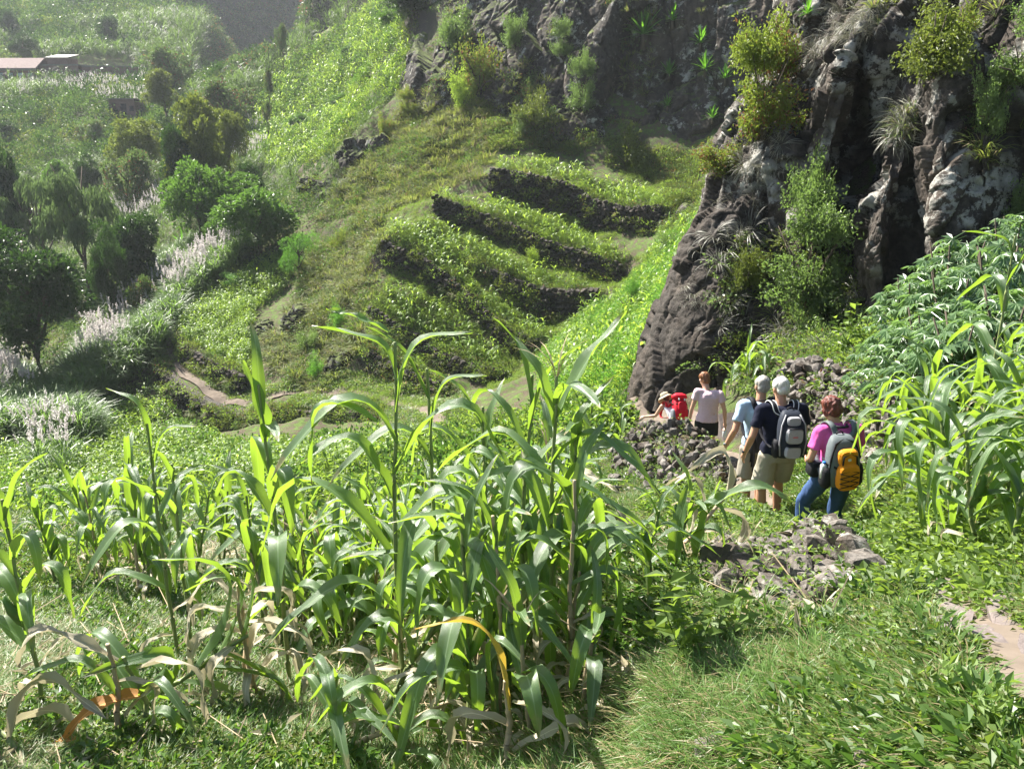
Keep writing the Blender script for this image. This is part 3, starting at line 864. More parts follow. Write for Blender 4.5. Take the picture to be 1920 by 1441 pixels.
# regions, as outlines of where things are found ---------------------------
TERR = [
 [(935,292),(1010,285),(1090,305),(1130,328),(1240,352),(1240,390),(1180,394),(1110,378),(1085,354),(1010,334),(925,320)],
 [(830,350),(900,372),(920,362),(1010,390),(1080,412),(1110,440),(1190,470),(1172,502),(1120,486),(1060,468),(1010,450),(960,428),(880,396),(820,370)],
 [(735,410),(812,404),(880,434),(960,470),(1060,512),(1130,528),(1132,548),(1030,545),(960,522),(905,500),(880,490),(872,510),(950,564),(1030,608),(1012,642),(960,624),(900,574),(850,524),(790,484),(722,458)],
 [(705,545),(730,520),(790,535),(850,574),(900,616),(950,660),(945,692),(895,690),(830,662),(760,614),(695,577)],
 [(695,640),(755,655),(825,700),(880,722),(842,726),(790,704),(740,684),(692,657)],
 [(1215,415),(1310,400),(1318,430),(1240,450)],
]
SLOPE_BRIGHT = [[(450,260),(520,130),(640,60),(720,0),(770,90),(760,170),(690,220),(620,290),(560,320),(505,330),(500,300)]]
GARDEN = [[(335,605),(345,560),(380,520),(440,505),(520,480),(560,490),(540,540),(480,580),(470,640),(472,704),(400,672),(344,640)]]
GULLY = [[(1040,745),(1010,690),(1100,590),(1180,540),(1250,440),(1340,400),(1420,300),(1420,420),(1330,520),(1260,640),(1190,745)]]
SPUR = [[(560,500),(590,420),(640,345),(700,270),(770,170),(840,150),(980,240),(930,290),(900,340),(820,365),(730,400),(715,510),(690,570),(680,650),(640,700),(600,740),(520,700),(490,640),(560,560)]]
BEANS = [[(-80,800),(100,800),(180,860),(120,1080),(-80,1080)],[(180,700),(280,680),(350,772),(420,815),(560,820),(760,800),(900,860),(1000,960),(700,1080),(100,1080),(120,820)]]
CANEBAND = [[(100,800),(180,640),(300,520),(400,460),(470,470),(430,520),(350,580),(310,640),(280,690),(200,760)], [(-80,680),(120,760),(180,820),(140,950),(-80,960)]]
CANEFAR = [[(30,200),(40,150),(270,140),(285,215),(240,225),(150,190)], [(400,320),(400,240),(495,255),(500,300),(470,320)], [(210,440),(215,375),(310,350),(320,420)], [(-60,470),(-60,440),(60,430),(60,470)], [(230,130),(230,40),(330,30),(370,60),(360,120)]]
HEAP = [[(1150,860),(1180,800),(1300,785),(1365,860),(1330,900),(1180,910)]]
STONES = [[(1290,1030),(1420,1000),(1500,975),(1560,1000),(1600,1060),(1600,1180),(1480,1190),(1300,1130)]]
SLABS = [[(1690,1110),(1800,1110),(1900,1160),(2100,1230),(2100,1500),(1930,1500),(1860,1330),(1770,1220)]]
HPATH = [[(1330,770),(1400,770),(1420,860),(1470,960),(1440,985),(1380,940),(1330,880)]]
DARKR = [[(375,-90),(390,60),(380,120),(420,165),(470,150),(560,80),(640,-20),(700,-90)]]
BUILD = [[(-20,118),(262,118),(262,160),(-20,160)]]

# near field -------------------------------------------------------------
p = spots(g, 190000, 1.5, 14, 1, excl=HEAP + STONES + SLABS + HPATH, margin=900)
pw = patchy(p[:int(len(p)*.55)], 1.3, 0.03, 31)
scatter('ground_weeds', 'low leafy weeds covering the field and banks', WEED + [weed_proto(8, 30, 0.2, 0.2, 0.07, L_tree2, 0.45), weed_proto(9, 44, 0.22, 0.26, 0.035, L_tree3, 0.5)], pw, g.uniform(0.35, 0.8, len(pw)))
pgr = patchy(p[int(len(p)*.55):], 0.7, -0.12, 32)
scatter('field_grass', 'short green grass among the maize', GRASS, pgr, g.uniform(0.35, 0.8, len(pgr)))
bank = [[(1180,1300),(1350,1160),(1560,1180),(1700,1250),(1840,1330),(1860,1500),(1180,1500)], [(-100,1180),(500,1200),(620,1330),(600,1500),(-100,1500)]]
p = spots(g, 42000, 1.7, 6, 1, bank, excl=SLABS)
scatter('bank_grass', 'thick fine grass on the bank beside the path', GRASS + GRASSL[:1], p, g.uniform(0.22, 0.48, len(p)))
p = spots(g, 12000, 3.2, 12, 1, [[(1600,1000),(1560,940),(1640,880),(1750,940),(1960,1000),(1960,1240),(1800,1130),(1620,1170)], [(1380,960),(1560,960),(1600,1010),(1500,990),(1300,1030),(1200,960),(1290,900)], [(1380,760),(1700,700),(1700,860),(1560,830),(1430,830)]], excl=STONES)
scatter('broadleaf_weeds', 'bright broad leaved weeds beside the hikers path', WEEDBIG, p, g.uniform(0.5, 1.0, len(p)))
p = spots(g, 30000, 8, 22, 1, [[(1380,600),(1560,540),(1760,520),(1960,500),(1960,640),(1700,720),(1560,740),(1400,760)], [(1960,480),(2700,300),(2700,1100),(1960,1000)]], margin=800)
p = patchy(p, 0.7, -0.1, 33)
scatter('bank_herbs', 'mixed herbs and dry grass on the bank under the cliff', WEEDBIG + [grass_proto(95, 30, .3, .012, L_hang), bush_proto(96, 90, .3, .3, .06, L_shrub), bush_proto(97, 90, .3, .3, .06, L_weed)], p, g.uniform(0.5, 1.2, len(p)))
p = thin(spots(g, 9000, 3.2, 12, 1, STONES + HEAP), 0.16)
p[:, 2] += 0.07
scatter('stone_pile_weeds', 'small weeds and grass growing between the heaped stones', WEED + GRASS, p, g.uniform(0.4, 0.9, len(p)))
# slope below the field and beyond ------------------------------------------
p = spots(g, 21000, 11, 46, 1, tall=16, polys=BEANS + [[(900,860),(800,790),(1040,745),(1190,745),(1180,800),(1080,900),(1000,960)]])
scatter('bean_plants', 'leafy bean plants on the slope below the stone path', [bush_proto(s, 60, 0.34, 0.34, 0.13, L_weed, 0.55) for s in (21, 22, 23)] + [bush_proto(24, 70, 0.4, 0.5, 0.12, L_tree2), weed_proto(25, 60, .4, .5, .1)], p, g.uniform(0.35, 1.7, len(p)) * (0.8 + 0.6 * fbm(np.c_[p[:, :2] * 0.5, np.zeros(len(p))], 3, 61)))
p = spots(g, 9000, 24, 60, 1, tall=30, polys=BEANS + GARDEN)
scatter('bean_rows_maize', 'small maize plants growing among the beans', TMAIZE, p[:1500], g.uniform(0.5, 0.9, len(p[:1500])))
p = spots(g, 60000, 34, 66, 1, GARDEN)
scatter('garden_crop', 'pale green crop in the walled garden by the footpath bend', BUSHB + TMAIZE[:3], p, g.uniform(0.4, 0.9, len(p)))
p = spots(g, 40000, 18, 62, 1, GULLY)
scatter('gully_scrub', 'feathery bright green scrub filling the gully', FEATH + BUSHB + TMAIZE[:2], p[:4200], g.uniform(0.5, 1.2, len(p[:4200])))
p = spots(g, 60000, 40, 90, 1, SPUR, smax=2.2)
p = patchy(p, 0.25, -0.25, 36)
scatter('slope_grass', 'yellowish green grass on the rocky spur', OLIVE, p, g.uniform(0.5, 1.5, len(p)))
p = spots(g, 14000, 40, 90, 1, SPUR, smax=2.0); p = patchy(p, 0.45, -0.02, 37)
scatter('spur_scrub', 'low olive scrub on the rocky spur', [bush_proto(31, 120, 0.6, 0.55, 0.1, L_tree3), bush_proto(32, 120, 0.6, 0.6, 0.1, L_tree2), bush_proto(33, 120, 0.6, 0.6, 0.1, L_shrub)], p, g.uniform(0.4, 1.3, len(p)))
# strips between the terrace walls
p = spots(g, 60000, 36, 64, 1, [[(560,740),(700,500),(720,400),(830,330),(930,280),(1240,300),(1420,420),(1330,440),(1180,560),(1050,700),(1000,780),(600,760)]])
pg_ = patchy(p[:24000], 0.4, -0.15, 38)
scatter('terrace_weeds', 'grass and weeds between the terrace walls', OLIVE + BUSHG, pg_[:8000], g.uniform(0.2, 0.5, len(pg_[:8000])))
p = spots(g, 90000, 42, 75, 1, [[(900,230),(1000,230),(1350,300),(1440,430),(1330,440),(1250,440),(1250,350),(1130,305),(1010,275),(930,285)]])
p = patchy(p, 0.35, -0.5, 39)[:6000]
scatter('cliff_foot_scrub', 'dull scrub and grass along the foot of the far cliff', OLIVE + [bush_proto(91, 110, .6, .6, .1, L_shrub), bush_proto(92, 110, .6, .5, .1, L_tree3), bush_proto(93, 110, .6, .6, .1, L_weed)], p, g.uniform(0.4, 1.1, len(p)))
# valley, far --------------------------------------------------------------
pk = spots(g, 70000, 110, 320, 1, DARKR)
scatter('ravine_scrub', 'dark shaded scrub inside the far ravine', [bush_proto(81, 110, .6, .6, .12, L_tree), bush_proto(82, 110, .6, .6, .12, L_shrub)], pk, g.uniform(1.6, 3.4, len(pk)))  # dark leaf colours carry part of the ravine's shade
CANEALL = CANEBAND + CANEFAR
p = spots(g, 42000, 46, 300, 1, [[(-80,-100),(900,-100),(800,60),(700,250),(600,420),(560,480),(400,560),(280,640),(100,760),(-80,800)]], excl=SLOPE_BRIGHT + BUILD + DARKR)
ph = fbm(np.c_[p[:, :2] * 0.06, np.zeros(len(p))], 3, 41)
k1 = ph > 0.05
sz = np.clip(p[:, 1] / 75, 0.8, 2.6)
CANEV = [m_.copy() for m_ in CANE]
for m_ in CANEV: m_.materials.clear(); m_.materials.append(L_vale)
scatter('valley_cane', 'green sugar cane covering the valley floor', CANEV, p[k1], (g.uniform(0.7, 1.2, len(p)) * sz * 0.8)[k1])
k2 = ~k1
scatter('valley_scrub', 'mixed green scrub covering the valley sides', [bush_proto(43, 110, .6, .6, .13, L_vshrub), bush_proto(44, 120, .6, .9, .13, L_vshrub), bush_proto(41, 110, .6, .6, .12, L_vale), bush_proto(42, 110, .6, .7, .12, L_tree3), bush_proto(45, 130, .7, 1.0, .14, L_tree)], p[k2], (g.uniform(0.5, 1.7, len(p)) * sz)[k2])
p = spots(g, 90000, 74, 175, 1, SLOPE_BRIGHT)
pm = p[:16000]
scatter('hillside_maize', 'sunlit maize and beans on the slope across the ravine', TMAIZE[:2] + BUSHB[:1] + BUSHG[:2] + [bush_proto(46, 110, .6, .7, .12, L_tree2), bush_proto(47, 110, .6, .8, .13, L_vshrub)], pm, g.uniform(0.5, 1.6, len(pm)) * np.clip(pm[:, 1] / 90, 0.9, 1.7))
p = spots(g, 60000, 38, 80, 1, CANEBAND)
scatter('cane_band', 'tall green sugar cane beside the footpath', CANE, p[:4200], g.uniform(0.8, 1.15, len(p[:4200])))
PL = [[(200,700),(240,600),(330,530),(400,500),(440,480),(440,500),(330,590),(250,650)], [(60,920),(90,830),(130,830),(130,920)], [(-60,780),(-60,690),(40,720),(60,780)], [(160,720),(170,660),(230,640),(230,700)]]
p = spots(g, 90000, 26, 82, 1, PL)
p = p[(p[:, 1] > 42) | (g.random(len(p)) < 0.22)]
NEARPL = p[:260]
scatter('cane_plumes', 'pinkish white flowering sugar cane far down the valley', CPLUME, p[260:520], g.uniform(0.65, 1.15, len(p[260:520])))
p = spots(g, 200000, 70, 215, 1, CANEFAR)
p = patchy(p, 0.2, -0.1, 44)
scatter('far_cane_plumes', 'pale flowering cane below the red house', CPLUME, p[:800], g.uniform(0.6, 1.0, len(p[:800])))
# terraces: the maize of the far beds
p = spots(g, 220000, 36, 64, 1, TERR, tall=24)
p = thin(p[:9000], 0.34)
scatter('terrace_maize', 'bright green maize filling the terrace beds', TMAIZE, p, g.uniform(0.65, 1.1, len(p)))
p = spots(g, 90000, 36, 64, 1, TERR, tall=12)[:1500]
scatter('terrace_beans', 'low beans under the terrace maize', BUSHG, p, g.uniform(0.3, 0.55, len(p)))

# grass along the far footpath and plants on the faces and tops of the terrace walls
fp = np.array([list(W(*q)) for q in FPATH])
def path_dist(p):
    d = np.full(len(p), 99.0)
    for a, b in zip(fp[:-1], fp[1:]):
        ab = b[:2] - a[:2]; t = np.clip(((p[:, :2] - a[:2]) @ ab) / (ab @ ab), 0, 1)
        d = np.minimum(d, np.hypot(*(p[:, :2] - a[:2] - t[:, None] * ab).T))
    return d
p = spots(g, 300000, 24, 60, 1, [[(296,600),(350,600),(350,680),(460,735),(640,690),(880,745),(900,870),(760,800),(700,768),(510,758),(440,770),(385,753),(340,725),(302,690),(290,650)]])
dd_ = path_dist(p); p = p[(dd_ > 0.36) & (dd_ < 6)]
p = patchy(p, 0.5, -0.3, 63)[:5200]
scatter('path_side_grass', 'short green grass along both sides of the footpath', [grass_proto(101, 30, .3, .03, L_grass, (0, 1.0), 1.2, .35, 2), weed_proto(102, 40, .4, .18, .09)], p, g.uniform(0.5, 1.1, len(p)))
wp = []
for key, (top, bot) in WALLS.items():
    T_ = np.array([list(v) for v in top]); B_ = np.array([list(v) for v in bot])
    n_ = 150 if key != 'H' else 30
    for k in range(n_):
        s_ = g.uniform(0, len(T_) - 1); i = int(s_); f = s_ - i
        t_ = T_[i] * (1 - f) + T_[min(i + 1, len(T_) - 1)] * f; sb = s_ / (len(T_) - 1) * (len(B_) - 1); j = int(sb); fb = sb - j
        b_ = B_[j] * (1 - fb) + B_[min(j + 1, len(B_) - 1)] * fb
        h_ = 1.02 if g.random() < 0.5 else g.uniform(0, 1)
        wp.append(b_ * (1 - h_) + t_ * h_ + np.array([0, -0.25 - 0.35 * h_ * (1 if h_ < 1 else 0), 0.05]))
wp = np.array(wp)
scatter('wall_plants', 'weeds and grass growing out of the dry stone walls', [bush_proto(111, 90, .5, .4, .1, L_weed), bush_proto(112, 90, .4, .5, .1, L_tree3), grass_proto(113, 40, .5, .03, L_olive, (0.2, 1.3), 1.8, .2, 3), bush_proto(114, 90, .4, .4, .1, L_shrub)], wp, g.uniform(0.35, 1.15, len(wp)), tilt=0.4)
# ================================================================== stones and walls
def hull_stone(seed, flat=0.7, n=20):
    g = np.random.default_rng(seed)
    b = bmesh.new()
    for v in rdir(g, n):
        q = np.sign(v) * np.abs(v) ** 0.72
        b.verts.new(q * np.array([0.5, 0.4, 0.5 * flat]) * g.uniform(0.85, 1.1))
    r = bmesh.ops.convex_hull(b, input=b.verts)
    bmesh.ops.delete(b, geom=[v for v in b.verts if not v.link_faces], context='VERTS')
    me = bpy.data.meshes.new('stone'); b.to_mesh(me); b.free()
    return me
STONE = [hull_stone(s) for s in range(14)]
SLAB = [hull_stone(s + 30, 0.3, 15) for s in range(8)]
for m_ in STONE + SLAB: m_.materials.append(M_stone)
SLABP = [m_.copy() for m_ in SLAB]
for m_ in SLABP: m_.materials.clear(); m_.materials.append(M_slab)
SV = []
for m_ in STONE:
    SV.append((np.array([v.co[:] for v in m_.vertices]), [tuple(p.vertices) for p in m_.polygons]))
def rotm(g, tilt=3.14):
    e = Euler((g.uniform(-tilt, tilt), g.uniform(-tilt, tilt), g.uniform(0, 6.28))).to_matrix()
    return np.array(e)
gs = np.random.default_rng(77)
WALLINFO = {
 'A': 'uppermost dry stone terrace wall under the highest maize bed',
 'B': 'second dry stone terrace wall from the top, long and dark',
 'C': 'short dry stone terrace wall ending beside the green gully',
 'D': 'dark dry stone terrace wall in the middle of the terraced spur',
 'E': 'dry stone terrace wall below the widest maize bed',
 'F': 'lowest dry stone terrace wall just above the footpath',
 'P': 'curved dry stone retaining wall holding up the footpath',
 'G': 'dry stone wall of the small garden inside the footpath bend',
 'Q': 'dark stone wall under the straight part of the footpath',
 'H': 'little stone wall beside the far footpath on the ridge',
}
for key, (top, bot) in WALLS.items():
    T_ = np.array([list(v) for v in top]); B_ = np.array([list(v) for v in bot])
    sT = np.r_[0, np.cumsum(np.linalg.norm(np.diff(T_, axis=0), axis=1))]; sT /= sT[-1]
    sB = np.r_[0, np.cumsum(np.linalg.norm(np.diff(B_, axis=0), axis=1))]; sB /= sB[-1]
    Lw = np.linalg.norm(np.diff(T_, axis=0), axis=1).sum()
    def at(s, f):
        t = np.array([np.interp(s, sT, T_[:, k]) for k in range(3)]); b = np.array([np.interp(s, sB, B_[:, k]) for k in range(3)])
        q = b * (1 - f) + t * f
        # nearly upright face, standing a little before the bank
        q[0] = b[0] * (1 - f * 0.35) + t[0] * f * 0.35; q[1] = b[1] * (1 - f * 0.35) + t[1] * f * 0.35
        q[2] = min(height(b[0], b[1]), b[2]) * (1 - f) + (t[2] + 0.12) * f
        return q
    root = empty('terrace_wall', tuple(at(0.5, 0)))
    tag(root, WALLINFO[key], 'stone wall', 'dry stone walls of the terraces')
    ns = max(8, int(Lw / 0.6)); 
    face = np.array([[at(s, f) for s in np.linspace(0, 1, ns)] for f in np.linspace(0, 1, 5)])
    back = np.array([[at(s, 1.0) + np.array([0, 0.9, 0.02]) for s in np.linspace(0, 1, ns)]])
    V = np.concatenate([face, back]) - np.array(root.location) + np.array([0, 0.12, 0])
    me = mesh_np('core', V.reshape(-1, 3), grid_faces(6, ns), M_wallstone)
    link('core', me, root)
    ms = MB(); 
    hh = float(np.linalg.norm(at(0.5, 1) - at(0.5, 0))); cs = 0.3
    nc = max(3, int(hh / (cs * 0.75)))
    for r_ in range(nc + 1):
        nx = int(Lw / cs)
        for k in range(nx):
            s = (k + 0.5 * (r_ % 2) + gs.uniform(-0.2, 0.2)) / nx
            if not 0 <= s <= 1: continue
            f = (r_ + 0.3) / nc + gs.uniform(-0.03, 0.03)
            q = at(s, min(f, 1.02)) - np.array(root.location)
            q = q + np.array([gs.normal(0, .03), gs.normal(0, .04) - 0.02, gs.normal(0, .02)])
            v, fc = SV[gs.integers(0, 14)]
            sc = cs * gs.uniform(0.8, 1.5)
            ms.add((v * np.array([1.15, 1.0, 0.85])) @ rotm(gs, 0.5).T * sc + q, fc)
    o = link('stones', ms.mesh('stones', M_wallstone, False), root); tag(o, kind='stuff')

def heap(name, label, cat, places, meshes, nmax=295):
    """places: list of (pos, size, tilt); the largest become stones of their own, the rest one joined part"""
    c = np.mean([p_[0] for p_ in places], axis=0)
    root = empty(name, tuple(c)); tag(root, label, cat)
    places = sorted(places, key=lambda q: -q[1])
    for p_, s_, t_ in places[:nmax]:
        o = link('stone', meshes[gs.integers(0, len(meshes))], root, tuple(np.array(p_) - c),
                 (gs.uniform(-t_, t_), gs.uniform(-t_, t_), gs.uniform(0, 6.28)), (s_ * gs.uniform(.85, 1.3), s_ * gs.uniform(.85, 1.15), s_ * gs.uniform(.8, 1.15)))
    if len(places) > nmax:
        mb = MB()
        for p_, s_, t_ in places[nmax:]:
            v, fc = SV[gs.integers(0, 14)]
            mb.add(v @ rotm(gs, t_).T * s_ + (np.array(p_) - c), fc)
        o = link('rubble', mb.mesh('rubble', M_stone, False), root); tag(o, kind='stuff')
    return root
# rubble heap beside the hikers
pl = []
q = spots(gs, 40000, 8.0, 12.0, 1, [[(1125,900),(1165,822),(1205,790),(1300,782),(1370,850),(1385,905),(1270,925),(1150,930)]])
q = thin(q, 0.062)
for k, a in enumerate(q):
    big = gs.random() < 0.35
    s_ = gs.uniform(0.09, 0.16) if big else gs.uniform(0.05, 0.1)
    pl.append(((a[0], a[1], a[2] + s_ * 0.2 + (0.08 if big else 0.02)), s_, 3.1))
heap('rubble_heap', 'heap of loose grey broken stones below the hiker with the red backpack', 'stone heap', pl, STONE)
# garden wall head in the right foreground
pl = []
q = spots(gs, 30000, 3.2, 5.4, 1, [[(1310,1040),(1400,1010),(1500,985),(1550,985),(1590,1050),(1592,1130),(1570,1180),(1480,1150),(1400,1130),(1330,1100)]])
q = thin(q, 0.07)
for a in q:
    s_ = gs.choice([0.07, 0.1, 0.14, 0.18], p=[.35, .35, .2, .1]) * gs.uniform(0.85, 1.2)
    pl.append(((a[0], a[1], a[2] + s_ * 0.15), s_, 0.5))
edge = [W(1505,985,5.0), W(1560,1010,4.75), W(1588,1060,4.3), W(1592,1120,3.85), W(1575,1180,3.45)]
ed = np.array([list(v) for v in edge]); se = np.r_[0, np.cumsum(np.linalg.norm(np.diff(ed, axis=0), axis=1))]
for r_ in range(4):
    for s in np.arange(0, se[-1], 0.15):
        s2 = s + gs.uniform(0, .1)
        a = np.array([np.interp(s2, se, ed[:, k]) for k in range(3)])
        pl.append(((a[0] + 0.02 * (3 - r_) + gs.normal(0, .02), a[1] + gs.normal(0, .02), a[2] + 0.06 - 0.14 * r_), gs.uniform(0.13, 0.22), 0.35))
for px, py, Y, s_ in [(1350,1070,4.35,.36),(1395,1085,4.2,.33),(1330,1045,4.6,.26),(1400,1050,4.5,.3),(1440,1065,4.35,.24),(1520,1010,4.9,.34),(1550,1085,4.1,.32),(1545,1130,3.75,.3),(1460,1120,3.85,.26),(1500,1075,4.2,.26),(1575,1110,3.95,.3)]:
    a = W(px, py, Y); z = hz(a.x, a.y); s_ *= 0.72; pl.append(((a.x, a.y, z + s_ * 0.3), s_, 0.3))
heap('garden_wall_end', 'tumbled end of a dry stone garden wall above the grassy bank', 'stone wall', pl, STONE + SLAB)
# retaining wall right of the hikers
pl = []
for L_, hgt in ((np.array([list(W(1425,815,12.6)), list(W(1500,800,11.8)), list(W(1560,850,10.7)), list(W(1610,885,9.8)), list(W(1665,930,8.0))]), 1.0),):
    sL = np.r_[0, np.cumsum(np.linalg.norm(np.diff(L_, axis=0), axis=1))]
    for r_ in range(8):
        for s in np.arange(0, sL[-1], 0.15):
            s2 = s + gs.uniform(0, .09)
            a = np.array([np.interp(s2, sL, L_[:, k]) for k in range(3)])
            y_ = a[1] + r_ * 0.06; x_ = a[0] + r_ * 0.05
            pl.append(((x_ + gs.normal(0, .03), y_ + gs.normal(0, .03), max(hz(x_, y_), hz(a[0], a[1]) + r_ * 0.115) + 0.03), gs.uniform(0.12, 0.24), 0.6))
q = spots(gs, 9000, 9, 14, 1, [[(1540,700),(1640,680),(1700,700),(1700,880),(1640,900),(1560,820)]])
for a in thin(q, 0.16): 
    s_ = gs.uniform(0.08, 0.2); pl.append(((a[0], a[1], a[2] + 0.04), s_, 0.8))
heap('bank_wall', 'rough stone bank with weeds at the right of the hikers', 'stone wall', pl, STONE)
# scattered stones in the field and bank
for i, (px, py, Y, s_, lab) in enumerate([(1350,1375,2.42,.16,'dark rounded stone half buried in the bank grass at the bottom'),(1345,1310,2.6,.14,'grey stone in the grass just above the dark rounded stone'),
        (1800,1275,2.5,.1,'small purple grey stone in weeds beside the path slabs'),(1420,1295,2.75,.1,'small stone near the fallen dry stem on the bank')]):
    a = W(px, py, Y); o = link('stone', STONE[i], None, (a.x, a.y, hz(a.x, a.y) + s_ * 0.15), (0.2, 0.1, i), s_)
    tag(o, lab, 'stone', 'single stones on the bank')
# slabs of the path, bottom right
sp_c = [(1720,1108,3.95),(1790,1135,3.55),(1860,1180,3.1),(1930,1250,2.65),(1990,1330,2.3),(2040,1430,2.0),(2080,1520,1.8)]
sp_o, xs_, ys_ = strip('stone_path', sp_c, 0.95, M_path, 0.012, 60)
q = []
for k in range(1800):
    i = gs.integers(0, len(xs_) - 1)
    x = xs_[i] + gs.uniform(-0.46, 0.46); y = ys_[i] + gs.uniform(-0.2, 0.2)
    if all((x - a) ** 2 + (y - b) ** 2 > (0.13 + 0.42 * c) ** 2 * 0.8 for a, b, c in q): q.append((x, y, gs.uniform(0.12, 0.36)))
for x, y, s_ in q:
    o = link('slab', SLABP[gs.integers(0, 8)], sp_o, (x, y, hz(x, y) + 0.01), (gs.uniform(-.05, .05), gs.uniform(-.05, .05), gs.uniform(0, 6.28)), (s_ * 1.1, s_ * 1.1, s_ * 0.6))
# grey slab of rock behind the hikers
a = W(1392, 800, 13.4)
hb_ = [(0,0,0)]
o = link('boulder', hull_stone(404, 0.9, 26), None, (a.x, a.y + .2, a.z - 0.25), (0.3, 0.1, 0.4), (0.95, 0.9, 1.15)); o.data.materials.append(M_slab)
tag(o, 'flat faced grey boulder standing between two groups of hikers', 'boulder')

# ================================================================== houses far up the valley
M_pink = plain('faded_red_plaster', (0.25, 0.13, 0.115), 0.9, 0.2, 0.15, 2.0)
M_roof = plain('pale_tile_roof', (0.2, 0.15, 0.14), 0.9, 0.2, 0.15, 3.0)
M_dark = plain('dark_opening', (0.02, 0.02, 0.025), 0.9, 0.1)
M_shut = plain('pale_blue_shutter', (0.5, 0.56, 0.6), 0.7, 0.3, 0.05)
M_brown = plain('brown_block_wall', (0.2, 0.13, 0.11), 0.95, 0.1, 0.2, 2.0)
M_tin = plain('weathered_tin', (0.16, 0.145, 0.12), 0.6, 0.4, 0.2, 2.0)
def box_mesh(name, x0, x1, y0, y1, z0, z1, m_, bev=0.0):
    b = bmesh.new(); bmesh.ops.create_cube(b, size=1.0)
    for v in b.verts:
        v.co = ((x0 + x1) / 2 + v.co.x * (x1 - x0), (y0 + y1) / 2 + v.co.y * (y1 - y0), (z0 + z1) / 2 + v.co.z * (z1 - z0))
    if bev: bmesh.ops.bevel(b, geom=b.edges[:], offset=bev, segments=1, affect='EDGES')
    me = bpy.data.meshes.new(name); b.to_mesh(me); b.free(); me.materials.append(m_); return me
def slope_roof(name, x0, x1, y0, y1, z0, z1, th, m_):
    v = [(x0,y0,z0),(x1,y0,z0),(x1,y1,z1),(x0,y1,z1)]; v += [(a, b, c + th) for a, b, c in v]
    return mesh_np(name, v, [(0,3,2,1),(4,5,6,7),(0,1,5,4),(1,2,6,5),(2,3,7,6),(3,0,4,7)], m_)
LIFT = 0.4
def ground_top(x, y, w):
    return min(hz(x - w / 2, y), hz(x + w / 2, y))
def place_building(px0, px1, py_base, Y):
    q = land((px0 + px1) / 2, py_base); Y = q.y if q is not None else Y
    a = W(px0, py_base, Y); b = W(px1, py_base, Y); a.z = max(a.z, (q.z if q is not None else a.z)) + LIFT
    return a, b, (b.x - a.x)
a, b, wd = place_building(-30, 71, 168, 165)
hs = empty('red_house', (a.x, a.y, a.z)); tag(hs, 'long red walled house with pale tiled roof and light shutters', 'house')
link('wall', box_mesh('wall', 0, wd, 0, 6, -3, 2.7, M_pink), hs)
link('roof', slope_roof('roof', -0.3, wd + 0.3, -0.35, 3.2, 2.72, 4.4, 0.18, M_roof), hs)
link('roof', slope_roof('roof', -0.3, wd + 0.3, 6.35, 3.21, 2.72, 4.4, 0.18, M_roof), hs)
link('eave', box_mesh('eave', -0.3, wd + 0.3, -0.42, -0.2, 2.5, 2.7, M_tin), hs)
for k in range(5):
    x = wd * (0.17 + 0.185 * k)
    f = link('window', box_mesh('window', x - .42, x + .42, -0.06, 0.02, 0.75, 2.2, M_dark), hs)
    for sx in (-1, 1):
        link('shutter', box_mesh('shutter', x + sx * .2 - .18, x + sx * .2 + .18, -0.12, -0.065, 0.8, 2.15, M_shut), f)
a, b, wd = place_building(76, 152, 166, 167)
h2 = empty('block_house', (a.x, a.y, a.z)); tag(h2, 'brown block house with flat roof right of the red house', 'house')
link('wall', box_mesh('wall', 0, wd, 0, 6, -3, 3.1, M_brown), h2)
link('roof', box_mesh('roof', -.2, wd + .2, -.2, 6.2, 3.105, 3.3, M_tin), h2)
link('upper_room', box_mesh('upper_room', 1.2, 4.6, 1, 5, 3.305, 4.3, M_brown), h2)
link('upper_roof', slope_roof('upper_roof', 1.0, 4.9, 0.8, 5.2, 4.31, 4.9, 0.12, M_tin), h2)
dd = link('door', box_mesh('door', 2.2, 3.1, -0.05, 0.02, 0.2, 2.2, M_dark), h2)
link('window', box_mesh('window', 4.6, 5.4, -0.05, 0.02, 1.0, 2.0, M_dark), h2)
a, b, wd = place_building(153, 262, 165, 169)
h3 = empty('long_wall', (a.x, a.y, a.z)); tag(h3, 'long low dark wall running right from the block house', 'wall')
link('masonry', box_mesh('masonry', 0, wd, 0, 0.5, -3, 2.9, M_brown), h3); link('coping', box_mesh('coping', -.1, wd + .1, -.1, .6, 2.905, 3.05, M_tin), h3)
a, b, wd = place_building(207, 256, 224, 128)
h4 = empty('stone_hut', (a.x, a.y, a.z)); tag(h4, 'small grey stone hut with sagging tin roof among banana plants', 'hut')
link('wall', box_mesh('wall', 0, wd, 0, 4, -2, 1.9, M_brown), h4)
link('roof', slope_roof('roof', -.3, wd + .3, -.3, 4.3, 2.3, 1.95, 0.12, M_tin), h4)
link('gable', box_mesh('gable', 0.01, wd - .01, 0.01, 0.2, 1.905, 2.29, M_brown), h4)
link('door', box_mesh('door', wd * .45, wd * .45 + .8, -.05, .02, -.1, 1.7, M_dark), h4)
link('window', box_mesh('window', wd * .78, wd * .78 + .6, -.05, .02, .7, 1.4, M_dark), h4)
